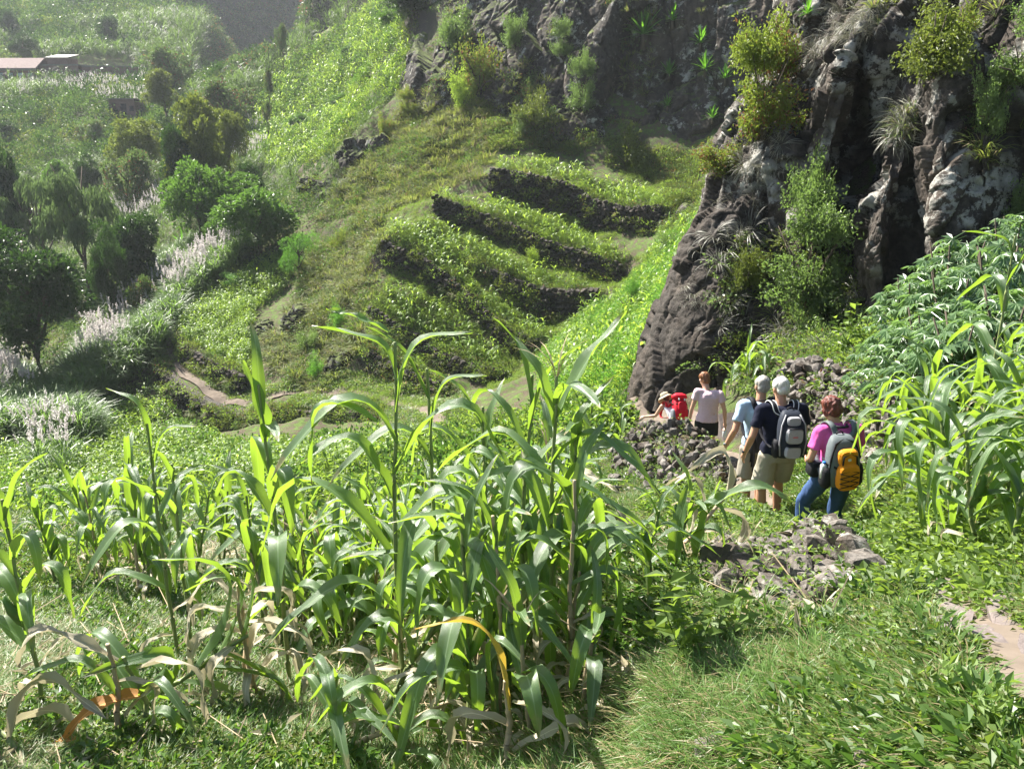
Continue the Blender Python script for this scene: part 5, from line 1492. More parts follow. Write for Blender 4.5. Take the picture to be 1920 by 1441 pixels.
for lab, px, py, Y, kw in [
  ('tall maize plant with a long blade reaching up left above the others', 728, 640, 3.9, dict(lsc=1.15)),
  ('tall maize plant with folded drooping leaves right of the tallest left blade', 812, 690, 4.05, dict(lsc=1.0)),
  ('maize plant with one broad leaf standing straight up by the footpath wall', 492, 720, 4.3, dict(lsc=1.0)),
  ('tallest maize plant in the middle with a pale tassel stem', 1035, 700, 3.75, dict(tassel=True, lsc=1.1)),
  ('tall maize plant leaning on the tallest middle one', 985, 700, 3.95, dict(lsc=1.05)),
  ('maize plant right of the tallest middle one with wide arching leaves', 1085, 790, 3.7, dict(lsc=1.15)),
  ('tall maize plant between the two tallest groups', 905, 760, 4.4, dict(lsc=1.0)),
  ('tall maize plant of the left group with upright tip', 275, 790, 4.7, dict(lsc=1.0)),
  ('tall maize plant of the left group with an arching leaf', 312, 870, 5.0, dict(lsc=1.0)),
  ('upright maize plant beside the stone garden wall end', 1288, 930, 4.5, dict(lsc=1.0)),
  ('maize plant with upright blades left of the garden wall end', 1225, 960, 4.3, dict(lsc=0.9)),
  ('maize plant cut by the left edge of the view', 8, 930, 3.9, dict(lsc=1.1)),
  ('maize plant with hanging leaves in front of the rubble heap', 1085, 830, 5.6, dict(lsc=.8)),
  ('front maize plant with long bare lower stalk', 1070, 900, 3.45, dict(lsc=1.0, dry=4)),
  ('front maize plant with a big pale curled leaf', 870, 960, 3.35, dict(lsc=1.15)),
  ('front maize plant with purple brown stalk at the centre', 940, 960, 3.4, dict(lsc=1.0, dry=4)),
  ('bright young maize bunch beside the path near the hikers', 1108, 745, 14.5, dict(group='maize plants by the hikers path', lsc=1.3)),
  ('young maize plant in the weeds above the rubble heap', 1165, 765, 13.8, dict(group='maize plants by the hikers path', lsc=1.2)),
  ('bright bushy maize plant beyond the two white haired men', 1400, 655, 14.6, dict(group='maize plants by the hikers path', lsc=1.6)),
  ('small maize plant left of the bushy one beyond the men', 1370, 690, 14.9, dict(group='maize plants by the hikers path', lsc=1.3)),
  ('small maize plant right of the bushy one beyond the men', 1432, 672, 14.3, dict(group='maize plants by the hikers path', lsc=1.3)),
  ('tall maize stalk at the right edge above the cassava', 1902, 440, 6.2, dict(group='maize plants of the right bank', lsc=1.0)),
]:
    maize_at(lab, px, py, Y, **kw)
FIELD = [[(-80,985),(1040,985),(1080,1090),(1110,1290),(1090,1400),(1040,1441),(840,1441),(760,1330),(640,1300),(560,1240),(440,1230),(330,1150),(150,1120),(-80,1120)]]
p = spots(gm, 30000, 3.2, 9.6, 1, FIELD)
p = p[(fbm(np.c_[p[:, :2] * 0.9, np.zeros(len(p))], 2, 91) > -0.16) | (p[:, 0] > -0.6)]
p = p[p[:, 1] < 7.6]
p = np.concatenate([thin(p[p[:, 1] < 6.3], 0.24), thin(p[p[:, 1] >= 5.8], 0.36)])
for q in p:
    px, py = proj(*q)
    if len(p) > 400 and gm.random() > 0.8: continue
    near = q[1] < 4.6
    h = gm.uniform(0.7, 1.2) if q[1] < 6.5 else gm.uniform(0.7, 1.0)
    h *= 1.08 if px < 500 else (0.78 if q[1] < 5 else 0.85)
    zone = ['at the left edge of the front field', 'around the tall stalks on the left', 'between the left stalks and the single upright blade', 'around the single broad upright blade', 'left of the tallest blades',
            'below the tall folded blades', 'around the tallest middle plants', 'between the tallest plants and the garden wall end'][int(np.searchsorted([90, 230, 400, 560, 700, 850, 1010], px))]
    row = 'in the front row' if q[1] < 5.2 else ('in the middle rows' if q[1] < 7.2 else 'in the back rows')
    sz = 'short' if h < 0.75 else ('tall' if h > 1.0 else 'leafy')
    lab, gr = f'{sz} maize plant {row} {zone}', f'maize {row} {zone}'
    if NM[0] > 255: break
    maize(lab, q[0], q[1], h, gr, nl=int(gm.integers(10, 14)), dry=4 if near else 3, lsc=gm.uniform(1.0, 1.3), lean=0.1, tassel=gm.random() < 0.12)
RIGHT = [[(1690,880),(1960,800),(1960,1060),(1880,1070),(1790,1030),(1710,960)]]
p = thin(spots(gm, 20000, 3.9, 8.5, 1, RIGHT), 0.26)
for q in p[:60]:
    maize(('drooping maize plant on the right bank, ' + ('upper rows by the cassava' if q[1] > 6.3 else ('outer rows beside the path' if proj(*q)[0] < 1790 else 'lower rows at the right edge'))), q[0], q[1], gm.uniform(0.65, 1.0), 'maize crowding the right bank', nl=13, lsc=gm.uniform(1.0, 1.4), lean=0.16, dry=1)
print('maize plants', NM[0])
# broken and withered plants low on the left, single showy leaves
def bent_plant(label, px, py, Y, h, tilt, az, nl, mats_, dryst=True, sc=1.0):
    a = W(px, py, Y); root = empty('maize_plant', (a.x, a.y, hz(a.x, a.y))); tag(root, label, 'maize plant', 'broken and withered maize plants')
    root.rotation_euler = (0, tilt, az)
    st, P_ = (STKD if dryst else STK)[0]
    link('stalk', st, root, (0, 0, 0), (0, 0, 0), (1.2, 1.2, h))
    for i in range(nl):
        link('leaf', mats_[gm.integers(0, len(mats_))], root, (0, 0, h * (0.25 + 0.75 * i / nl)), (0, gm.normal(0, .2), i * 3.1 + gm.normal(0, .5)), sc * gm.uniform(.7, 1.1))
bent_plant('pair of dry stalks with hanging white husks left of centre', 465, 1270, 4.15, 0.75, 0.05, 0, 7, DRY)
bent_plant('second dry stalk leaning against the white husks', 482, 1275, 4.1, 0.7, -0.1, 1, 6, DRY)
bent_plant('withered stalk with curled tips left of the orange leaf plant', 230, 1390, 3.55, 0.6, 0.08, 0, 4, DRY + LEAVES[:2])
bent_plant('broken maize plant carrying the big orange dead leaf', 282, 1385, 3.6, 0.5, -0.05, 0, 5, DRY + LEAVES[:4], False)
bent_plant('fallen maize plant with pale grey leaves in the bottom left corner', 60, 1420, 3.3, 0.6, 1.0, 2.6, 10, LEAVES[:6] + DRY[:2], False, 1.15)
bent_plant('fallen maize plant lying across the grass at lower left', 150, 1330, 3.7, 0.9, 1.2, 0.4, 10, LEAVES[4:10] + DRY[:2], False, 1.1)
bent_plant('slanting maize stalk leaning right in front of the middle stand', 690, 1330, 3.7, 1.2, 0.55, 0.3, 7, LEAVES, False)
bent_plant('flattened maize plant with pale dry leaves below the middle stand', 600, 1400, 3.35, 0.7, 1.2, 0.2, 7, DRY + LEAVES[:4], True)
bent_plant('low young maize plant at the bottom edge left of centre', 745, 1441, 3.25, 0.42, 0.1, 0.2, 6, LEAVES[5:12], False, 0.8)
bent_plant('low young maize plant in front of the slanting stalk', 640, 1420, 3.3, 0.45, 0.2, 2, 6, LEAVES[5:12], False, 0.8)
bent_plant('dry bent stalks in the soil left of the garden wall end', 1235, 1090, 4.6, 0.7, 0.8, 0.4, 6, DRY, True)
bent_plant('dry fallen stalk with pale leaves beside the bare soil', 1190, 1060, 5.0, 0.7, 1.0, 2.4, 6, DRY, True)
def showy(name, label, base, azim, th0, L, Wd, droop, mtl, seed=3, pitch=0.0, side=0.2, wav=.01):
    me = maize_leaf(seed, L, Wd, th0, droop, wav, 18, mtl, 0.6, side)
    o = link(name, me, None, tuple(base), (0, pitch, azim)); tag(o, label, 'leaf', 'single long maize leaves'); return o
showy('dead_leaf', 'big orange dead leaf hanging from the broken plant', W(275,1300,3.6), R(205), 1.45, 0.42, 0.09, 0.7, L_orange, 5)
showy('dead_leaf', 'small curled orange brown leaf on the grass near the big orange one', W(150,1385,3.5), R(185), 1.5, 0.22, 0.05, 0.5, L_orange, 6)
bent_plant('maize stalk at the bottom centre bearing the long yellow leaf', 960, 1441, 2.98, 0.5, 0.0, 0, 3, DRY)
showy('arching_leaf', 'long yellow leaf arching over in front of the middle stand', W(955,1330,2.95), R(176), 0.1, 0.66, 0.062, 1.5, L_yellow, 9, 0, 0.1)
showy('upright_leaf', 'broad pale leaf slanting up right from the tallest plant', W(1035,800,3.74), R(20), 0.42, 0.62, 0.1, 0.12, L_maize, 4)
showy('upright_leaf', 'narrow bright blade pointing up left over the terraces', W(728,622,3.9), R(172), 1.05, 0.3, 0.045, 0.1, L_maize, 7)
showy('hanging_leaf', 'very long dark leaf hanging straight down in the middle', W(705,790,3.8), R(190), 0.9, 0.66, 0.075, 2.2, L_maize, 8)
showy('upright_leaf', 'broad upright blade lit from behind left of the middle stand', W(498,820,4.3), R(150), 0.05, 0.42, 0.09, 0.1, L_maize, 11)
showy('upright_leaf', 'bright upright blade at the garden wall end', W(1262,1060,4.4), R(60), 0.1, 0.48, 0.085, 0.1, L_maize, 12)
showy('upright_leaf', 'second bright upright blade at the garden wall end', W(1305,1050,4.4), R(20), 0.08, 0.5, 0.09, 0.15, L_maize, 13)
showy('arching_leaf', 'wide pale leaf arching right above the garden wall end', W(1310,960,4.4), R(-5), 0.9, 0.55, 0.09, 1.0, L_maize, 10)

# dead stems and litter on the soil
def litter_proto(seed):
    g = np.random.default_rng(seed); parts = []
    for k in range(7):
        a = g.uniform(0, 6.28); L = g.uniform(0.1, 0.4); x, y = g.uniform(-.2, .2, 2)
        v, f = tube([(x, y, 0.01), (x + math.cos(a) * L, y + math.sin(a) * L, 0.03)], [0.004, 0.003], 3); parts.append((v, f, 0))
    d = rdir(g, 14); d[:, 2] *= .2
    v, f = leaf_cards(g.uniform(-.2, .2, (14, 3)) * np.array([1, 1, 0.05]) + np.array([0, 0, .02]), d, rdir(g, 14, 3), 0.12, 0.03); parts.append((v, f, 1))
    return pmesh('litter', parts, [M_stalkdry, L_maizedry])
p = spots(gm, 5000, 3, 10, 1, FIELD + bank + [[(1130,980),(1330,1000),(1300,1120),(1150,1150)]])[:1100]
scatter('dead_stems', 'dry maize stems and leaf litter on the soil', [litter_proto(s) for s in (1, 2, 3)], p, gm.uniform(0.5, 1.1, len(p)))
stem_v, stem_f = tube([(0, 0, 0), (0.3, 0, 0.015), (0.62, 0.02, 0)], [0.006, 0.005, 0.003], 5)
mb = MB(); mb.add(stem_v, stem_f)
a = W(1370, 1195, 3.25); b = W(1570, 1290, 2.7)
o = link('dry_stem', mb.mesh('dry_stem', M_stalkdry), None, (a.x, a.y, hz(a.x, a.y) + 0.06), (0, 0.02, math.atan2(b.y - a.y, b.x - a.x)), 1.0)
tag(o, 'long pale dry stem lying across the grassy bank', 'stem')

# cassava bushes on the right bank
def cassava_leaf_mesh(seed):
    g = np.random.default_rng(seed); parts = []
    n = 7
    for k in range(n):
        a = (k - (n - 1) / 2) * 0.72 * 6.0 / n
        L = 0.12 * (1 - 0.06 * abs(k - 3)) ; d = np.array([[math.cos(a), math.sin(a), -0.25]])
        v, f = leaf_cards(np.array([[0, 0, 0.0]]), d, np.array([[0, 0, 1.0]]), [L], [0.03], 0.15); parts.append((v, f, 0))
    v, f = tube([(-0.16, 0, -0.02), (0, 0, 0)], [0.003, 0.003], 3); parts.append((v, f, 0))
    V, F, _ = join_vf(parts)
    return V, F
CASV = [cassava_leaf_mesh(s) for s in range(2)]
def cassava_mesh(seed, n=190):
    g = np.random.default_rng(seed); mb = MB()
    for k in range(n):
        d = rdir(g, 1, 0.9)[0]; d[2] = abs(d[2]); r = g.uniform(0.55, 1.0) ** 0.5
        pos = d * r * np.array([0.6, 0.6, 0.85]) + np.array([0, 0, .15])
        v, f = CASV[k % 2]
        az = math.atan2(d[1], d[0]) + g.normal(0, .4)
        M3 = np.array((Euler((0, 0, az)).to_matrix() @ Euler((g.normal(0, .3), g.uniform(0.0, 0.7), 0)).to_matrix()))
        mb.add(v @ M3.T * g.uniform(0.8, 1.25) + pos, f)
    return mb.mesh('foliage', L_cass, False)
CASF = [cassava_mesh(s) for s in range(3)]
mb = MB()
for k in range(5):
    a_ = k * 1.3; v, f = tube([(0, 0, 0), (.1 * math.cos(a_), .1 * math.sin(a_), .4), (.3 * math.cos(a_), .3 * math.sin(a_), .95)], [.018, .014, .008], 5); mb.add(v, f)
CASS = mb.mesh('stems', M_bark)
for i, (lab, px, py, Y, s_) in enumerate([
   ('cassava bush at the top of the group under the cliff', 1790, 530, 9.6, 1.0), ('cassava bush at the upper left of the group', 1725, 590, 9.2, 0.9), ('cassava bush below the topmost one', 1800, 600, 8.8, 1.1),
   ('cassava bush at the right edge under the cliff', 1880, 560, 8.8, 1.1), ('cassava bush in the middle of the group', 1750, 670, 8.3, 1.0), ('cassava bush at the lower left of the group', 1690, 680, 8.8, 0.85),
   ('cassava bush low in the group next to the drooping maize', 1800, 690, 7.8, 1.0), ('cassava bush at the right edge behind the maize', 1890, 650, 7.9, 1.1), ('small cassava bush high at the right edge', 1900, 470, 11.0, 0.9)]):
    t = W(px, py, Y); z = hz(t.x, Y); s_ *= 1.02; hh = max(0.8, t.z - z + 0.5 * s_)
    root = empty('cassava_bush', (t.x, Y, z), rnd.uniform(0, 6)); tag(root, lab, 'bush', 'cassava bushes on the right bank')
    link('foliage', CASF[i % 3], root, (0, 0, hh - s_ * 1.0), (0, 0, 0), s_)
    link('stems', CASS, root, (0, 0, 0), (0, 0, 0), (s_, s_, hh))
# broad leaved weeds standing near the bank
def herb_mesh(seed, n=60):
    g = np.random.default_rng(seed); parts = []
    for b in range(6):
        a = g.uniform(0, 6.28); t = g.uniform(0.1, 0.4); top = np.array([math.cos(a) * t, math.sin(a) * t, g.uniform(.6, 1.0)])
        v, f = tube([(0, 0, 0), tuple(top)], [.006, .003], 3); parts.append((v, f, 0))
        k = 11; s = np.linspace(.25, 1, k)[:, None]; d = rdir(g, k); d[:, 2] = np.abs(d[:, 2]) * .3
        v, f = leaf_cards(top * s, d, rdir(g, k, 2.5), 0.19 * g.uniform(.6, 1.2, k), 0.1); parts.append((v, f, 0))
    return pmesh('foliage', parts, [L_weed])
HERB = [herb_mesh(s) for s in range(3)]
for i, (lab, px, py, Y, s_) in enumerate([
   ('tall leafy weed left of the garden wall end on the bank', 1290, 1290, 3.05, .42), ('leafy weed right beside the tall bank weed', 1345, 1250, 3.2, .36), ('leafy weed low on the bank near the centre', 1235, 1240, 3.35, .34),
   ('leafy weed at the foot of the garden wall end', 1390, 1190, 3.4, .22), ('leafy weed on top of the garden wall end', 1440, 1010, 5.2, .22), ('leafy weed between the wall end and the hikers', 1480, 975, 5.9, .26),
   ('leafy weed beside the path slabs', 1760, 1390, 2.3, .2), ('leafy weed above the path slabs', 1650, 1270, 2.85, .2), ('leafy weed at the bottom right beside the slabs', 1830, 1420, 2.1, .18),
   ('sunlit weed on the stone bank right of the hikers', 1590, 650, 12.6, .8), ('sunlit weed at the foot of the stone bank', 1620, 800, 10.4, .6), ('sunlit weed over the stone bank near the cassava', 1660, 760, 9.6, .7),
   ('bright vine leaves under the right bank maize', 1760, 850, 6.3, .6), ('bright weed under the right bank maize near the path', 1730, 960, 5.6, .5), ('weed in front of the red backpack on the rubble heap', 1205, 790, 11.4, .35),
   ('weed on the rubble heap under the red backpack', 1265, 800, 11.0, .3)]):
    a = W(px, py, Y); root = empty('leafy_weed', (a.x, Y, hz(a.x, Y)), rnd.uniform(0, 6)); tag(root, lab, 'weed', 'leafy weeds')
    link('foliage', HERB[i % 3], root, (0, 0, 0), (0, 0, 0), s_ * 1.1)
# flowering cane near enough to tell apart
def cane_parts(seed):
    g2 = np.random.default_rng(seed)
    (v, f), (tv, tf) = plume_geo(g2, (0, 0, 0), 2.6, 0.1, 60)
    pl_ = pmesh('plume', [(v, f, 0)], [L_plume]); st = pmesh('stem', [(tv, tf, 0)], [L_cane])
    v, f = arc_blades(g2, 14, 1.2, 0.045, (0.1, 0.6), 1.6, 3, 0.2, 1.3); return pl_, st, pmesh('leaves', [(v, f, 0)], [L_cane])
CP = [cane_parts(300 + s) for s in range(4)]
first = []
for k in range(4):
    root = empty('flowering_cane'); 
    for nme, me in zip(('plume', 'stem', 'leaves'), CP[k]): link(nme, me, root)
    first.append(root)
for i, q in enumerate(NEARPL[:240]):
    px, py = proj(*q)
    if py > 790 or px < 70: lab, gr = 'pale pink flowering cane standing by the left edge below the dark tree', 'flowering cane at the left edge'
    elif px < 235: lab, gr = 'pink flowering cane right behind the large dark tree', 'flowering cane behind the dark tree'
    else: lab, gr = 'pinkish white flowering cane in the band above the footpath bend', 'flowering cane above the footpath'
    src = first[i % 4]
    if i < 4: r_ = src
    else:
        r_ = src.copy(); COL.objects.link(r_)
        for ch in src.children:
            c = ch.copy(); COL.objects.link(c); c.parent = r_
    r_.location = tuple(q); r_.rotation_euler = (0, 0, gm.uniform(0, 6.28)); s_ = gm.uniform(0.8, 1.15); r_.scale = (s_,) * 3
    tag(r_, lab, 'sugar cane', gr)
# ================================================================== hikers
def ball_rings(p0, p1, r0, r1, n=14, sq=(1, 1)):
    """closed tapered capsule between two points"""
    P0, P1 = Vector(p0), Vector(p1); d = (P1 - P0); L = d.length or 1e-4; d /= L
    pts_, rr = [], []
    for k in range(4): 
        a = math.pi / 2 * (1 - k / 4); pts_.append(P0 - d * r0 * math.sin(a)); rr.append(max(r0 * math.cos(a), 0.0008))
    pts_.append(P0); rr.append(r0); pts_.append(P1); rr.append(r1)
    for k in range(1, 5):
        a = math.pi / 2 * k / 4; pts_.append(P1 + d * r1 * math.sin(a)); rr.append(max(r1 * math.cos(a), 0.0008))
    return tube(pts_, rr, n)
def ellipsoid(c, r, rot=(0, 0, 0), n=16):
    b = bmesh.new(); bmesh.ops.create_uvsphere(b, u_segments=n, v_segments=n // 2 + 2, radius=1.0)
    m = Matrix.Translation(c) @ Euler(rot).to_matrix().to_4x4() @ Matrix.Diagonal((*r, 1))
    v = [tuple(m @ q.co) for q in b.verts]; f = [tuple(q.index for q in p.verts) for p in b.faces]; b.free(); return v, f
def loft(secs, n=20, yaw=0.0, power=2.3):
    """closed loft of oval sections (centre, half width, half depth)"""
    V, F = [], []
    for c, a, b_ in secs:
        for k in range(n):
            t = 2 * math.pi * k / n; ct, st = math.cos(t), math.sin(t)
            x = a * math.copysign(abs(ct) ** (2 / power), ct); y = b_ * math.copysign(abs(st) ** (2 / power), st)
            V.append((c[0] + x * math.cos(yaw) - y * math.sin(yaw), c[1] + x * math.sin(yaw) + y * math.cos(yaw), c[2]))
    for i in range(len(secs) - 1):
        for k in range(n):
            k2 = (k + 1) % n; F.append((i * n + k, i * n + k2, (i + 1) * n + k2, (i + 1) * n + k))
    F.append(tuple(range(n))[::-1]); F.append(tuple((len(secs) - 1) * n + k for k in range(n)))
    return V, F
def fuse(name, mb, mats, voxel=0.011, smooth=4, noise=0.0, nscale=9.0, cut=None, loc=None, parent=None, seed=0):
    me = mb.mesh(name, mats); o = bpy.data.objects.new(name, me); COL.objects.link(o)
    r = o.modifiers.new('r', 'REMESH'); r.mode = 'VOXEL'; r.voxel_size = voxel
    s = o.modifiers.new('s', 'SMOOTH'); s.factor = 0.5; s.iterations = smooth
    dg = bpy.context.evaluated_depsgraph_get(); dg.update()
    m2 = bpy.data.meshes.new_from_object(o.evaluated_get(dg)); m2.name = name
    o.modifiers.clear(); o.data = m2
    n = len(m2.vertices); co = np.empty(n * 3); m2.vertices.foreach_get('co', co); co = co.reshape(-1, 3)
    if noise:
        no = np.empty(n * 3); m2.vertices.foreach_get('normal', no); no = no.reshape(-1, 3)
        co = co + no * (noise * fbm(co * np.array([nscale, nscale, nscale * 0.55]) + seed, 3, seed))[:, None]
        m2.vertices.foreach_set('co', co.ravel())
    if cut is not None:
        b = bmesh.new(); b.from_mesh(m2); bmesh.ops.delete(b, geom=[v for v in b.verts if cut(v.co)], context='VERTS'); b.to_mesh(m2); b.free()
    m2.materials.clear()
    for m_ in (mats if isinstance(mats, list) else [mats]): m2.materials.append(m_)
    m2.polygons.foreach_set('use_smooth', np.ones(len(m2.polygons), bool)); m2.update()
    if parent is not None: o.parent = parent
    return o
def skinm(name, col):
    m, nt = mat(name); T = NT(nt); tc = T.n('ShaderNodeTexCoord'); nz = T.noise(tc.outputs['Object'], 7, 3)
    c = T.mix(nz, tuple(x * 0.85 for x in col), tuple(min(1, x * 1.15) for x in col))
    b = T.n('ShaderNodeBsdfPrincipled', Roughness=0.5); T.l(c, b.inputs['Base Color']); b.inputs['Subsurface Weight'].default_value = 0.08
    b.inputs['Subsurface Radius'].default_value = (0.02, 0.008, 0.004); T.out(b.outputs[0]); return m
SKIN = skinm('sunned_skin', (0.5, 0.27, 0.17)); SKIN2 = skinm('fair_skin', (0.56, 0.33, 0.23))
def hairm(name, a, b_):
    m, nt = mat(name); T = NT(nt); tc = T.n('ShaderNodeTexCoord')
    mp = T.n('ShaderNodeMapping'); mp.inputs['Scale'].default_value = (60, 60, 9); T.l(tc.outputs['Object'], mp.inputs[0])
    nz = T.noise(mp.outputs[0], 1.0, 4); c = T.mix(T.step(nz, .3, .7), a, b_); T.out(T.bsdf(c, 0.5, 0.5, T.bump(nz, 0.9, 0.008))); return m
def cloth(name, col, rough=0.85, var=0.06): return plain(name, col, rough, 0.15, var, 30.0, 0.15)
M_eye = plain('eye_white', (0.8, 0.8, 0.78), 0.3, 0.5, 0.0); M_black = cloth('black_webbing', (0.02, 0.02, 0.024), 0.7)

class Fig:
    """joints in metres for a 1.75 m figure facing +y; x to its right"""
    def __init__(s, **kw):
        s.pelvis = (0, 0, .95); s.waist = (0, .0, 1.08); s.chest = (0, .01, 1.28); s.sho = (0, 0, 1.42); s.neck = (0, .015, 1.50); s.head = (0, .05, 1.63); s.headrot = (0, 0, 0)
        s.ls = (-.19, 0, 1.42); s.le = (-.25, -.03, 1.14); s.lw = (-.24, .06, .9); s.rs = (.19, 0, 1.42); s.re = (.25, -.03, 1.14); s.rw = (.24, .06, .9)
        s.lh = (-.09, 0, .92); s.lk = (-.1, .05, .5); s.la = (-.1, .0, .08); s.rh = (.09, 0, .92); s.rk = (.1, .12, .52); s.ra = (.1, .1, .1)
        s.shw = 1.0; s.hipw = 1.0; s.legr = 1.0; s.armr = 1.0
        for k, v in kw.items(): setattr(s, k, v)
    def torso(s, gx=0.0, top=True, bottom=0.9, hem=0.0):
        secs = []
        def lerp(a, b, t): return tuple(a[i] * (1 - t) + b[i] * t for i in range(3))
        w, h = s.shw, s.hipw
        secs.append((s.pelvis, (.155 * h + gx + hem), (.115 * h + gx + hem)))
        secs.append((lerp(s.pelvis, s.waist, .5), .158 * h + gx + hem * .6, .112 + gx + hem * .6))
        secs.append((s.waist, .142 * h + gx, .102 + gx))
        secs.append((lerp(s.waist, s.chest, .5), .15 * w + gx, .108 + gx))
        secs.append((s.chest, .168 * w + gx, .118 + gx))
        secs.append((lerp(s.chest, s.sho, .6), .172 * w + gx, .11 + gx))
        secs.append((lerp(s.chest, s.sho, .95), .15 * w + gx, .085 + gx))
        secs.append((lerp(s.sho, s.neck, .45), .085 * w + gx * .6, .065 + gx * .6))
        return secs
def hand(mb, wrist, dirv, r=1.0, curl=0.5, fwd=(0, 1, 0), side=1):
    d = Vector(dirv).normalized(); f = Vector(fwd); f = (f - d * f.dot(d)).normalized(); s_ = d.cross(f).normalized() * side
    w = Vector(wrist)
    v, fc = ball_rings(w, w + d * .045, .024 * r, .03 * r, 10); mb.add(v, fc)
    v, fc = ball_rings(w + d * .04 - f * .02, w + d * .08 - f * .024, .019, .016, 8); mb.add(v, fc)
    v, fc = ball_rings(w + d * .04 + f * .015, w + d * .085 + f * .02, .019, .016, 8); mb.add(v, fc)
    for i, (o_, L) in enumerate(((.03, .062), (.01, .072), (-.01, .067), (-.03, .052))):
        a = w + d * .085 + f * o_; b_ = a + (d * math.cos(curl * .5) + s_ * math.sin(curl * .5)) * L * .5; c = b_ + (d * math.cos(curl * 1.3) + s_ * math.sin(curl * 1.3)) * L * .5
        v, fc = ball_rings(a, b_, .0095, .009, 6); mb.add(v, fc); v, fc = ball_rings(b_, c, .009, .008, 6); mb.add(v, fc)
    a = w + d * .02 + f * .03; b_ = a + (d * .6 + f * .6 + s_ * .4).normalized() * .035; c = b_ + (d * .9 + s_ * .4).normalized() * .03
    v, fc = ball_rings(a, b_, .013, .011, 6); mb.add(v, fc); v, fc = ball_rings(b_, c, .011, .009, 6); mb.add(v, fc)
def person(label, fig, pos, rz, sc, skin, hair, hairkind, shirt, shirt_m, legs, legs_m, lean=(0, 0)):
    f = fig; mb = MB()
    def cap(a, b_, r0, r1, n=14): v, q = ball_rings(a, b_, r0, r1, n); mb.add(v, q)
    def mid(a, b_, t): return tuple(Vector(a).lerp(Vector(b_), t))
    v, q = loft(f.torso()); mb.add(v, q)
    for S, E, Wr, sd in ((f.ls, f.le, f.lw, 1), (f.rs, f.re, f.rw, -1)):
        cap(S, E, .05 * f.armr, .038 * f.armr); cap(E, mid(E, Wr, .3), .038 * f.armr, .039 * f.armr); cap(mid(E, Wr, .3), Wr, .039 * f.armr, .025 * f.armr)
        d = Vector(Wr) - Vector(E); hand(mb, Wr, d, 1.0, 0.7, (0, 1, 0), sd)
    for H, K, A in ((f.lh, f.lk, f.la), (f.rh, f.rk, f.ra)):
        cap(H, K, .088 * f.legr, .055 * f.legr); cap(K, mid(K, A, .35), .052, .058 * f.legr); cap(mid(K, A, .35), A, .058 * f.legr, .036)
        cap(A, (A[0], A[1] + .14, A[2] - .05), .036, .03)
    cap(f.neck[:2] + (f.neck[2] - .04,), f.head, .056, .054)
    hc = Vector(f.head); Hr = Euler(f.headrot).to_matrix()
    def hp(x, y, z): return tuple(hc + Hr @ Vector((x, y, z)))
    for c, r in (((0, -.012, .03), (.075, .093, .088)), ((0, .03, -.03), (.058, .062, .075)), ((0, .05, -.075), (.035, .03, .025)), ((0, .098, -.012), (.012, .018, .02)),
                 ((-.076, 0, -.01), (.011, .022, .032)), ((.076, 0, -.01), (.011, .022, .032)), ((0, .082, -.052), (.024, .012, .009))):
        v, q = ellipsoid(hp(*c), r, f.headrot); mb.add(v, q)
    body = fuse('person', mb, skin, 0.0085, 3)
    body.location = pos; body.rotation_euler = (lean[0], lean[1], rz); body.scale = (sc,) * 3
    tag(body, label, 'person')
    for sx in (-1, 1):
        v, q = ellipsoid(hp(sx * .03, .078, .012), (.012, .012, .009)); e = MB(); e.add(v, q); link('eye', e.mesh('eye', M_eye), body)
    # hair
    mb = MB()
    if hairkind == 'bald_crop' or hairkind == 'crop':
        for c, r in (((0, -.02, .042), (.082, .096, .086)), ((0, -.045, -.005), (.074, .066, .07))): v, q = ellipsoid(hp(*c), r, f.headrot, 24); mb.add(v, q)
        hn = 0.011
    elif hairkind == 'bob':
        for c, r in (((0, -.02, .045), (.092, .104, .094)), ((0, -.05, -.015), (.084, .072, .078)), ((-.05, .01, 0), (.042, .05, .06)), ((.05, .01, 0), (.042, .05, .06)), ((0, .03, .08), (.07, .05, .04))): v, q = ellipsoid(hp(*c), r, f.headrot, 24); mb.add(v, q)
        hn = 0.016
    else:
        for c, r in (((0, -.02, .04), (.085, .098, .088)), ((0, -.05, -.02), (.072, .062, .075)), ((0, .04, .07), (.06, .045, .035))): v, q = ellipsoid(hp(*c), r, f.headrot, 24); mb.add(v, q)
        hn = 0.012
    hr = fuse('hair', mb, hair, 0.008, 2, hn, 38.0, seed=3); hr.parent = body
    # shirt
    mb = MB()
    secs = f.torso(0.014, hem=.012)
    if shirt == 'tank': secs = secs[:-1]
    v, q = loft(secs); mb.add(v, q)
    fr = {'tee': .62, 'short': .42, 'tank': .0, 'polo': .62}[shirt]
    if fr:
        for S, E in ((f.ls, f.le), (f.rs, f.re)):
            v, q = ball_rings(mid(f.sho, S, .5), S, .062, .068, 16); mb.add(v, q)
            e = mid(S, E, fr); d = (Vector(e) - Vector(S)).normalized()
            pts_ = [S, mid(S, E, fr * .5), e, tuple(Vector(e) + d * .01)]
            v, q = tube(pts_, [.068, .066, .07, .066], 16); mb.add(v, q)
    sh = fuse('shirt', mb, shirt_m, 0.010, 2, 0.022, 10.0, seed=7); sh.parent = body
    if shirt == 'polo':
        c_ = Vector(f.neck); v, q = tube([tuple(c_ + Vector((0, 0, -.045))), tuple(c_ + Vector((0, .005, .0)))], [.078, .064], 16, cap=False); e = MB(); e.add(v, q); link('collar', e.mesh('collar', shirt_m), body)
    # trousers, shorts
    mb = MB()
    hp_ = f.pelvis
    v, q = loft([((hp_[0], hp_[1], hp_[2] - .1), .165 * f.hipw, .125), (hp_, .172 * f.hipw, .13), ((hp_[0], hp_[1], hp_[2] + .09), .156 * f.hipw, .118)]); mb.add(v, q)
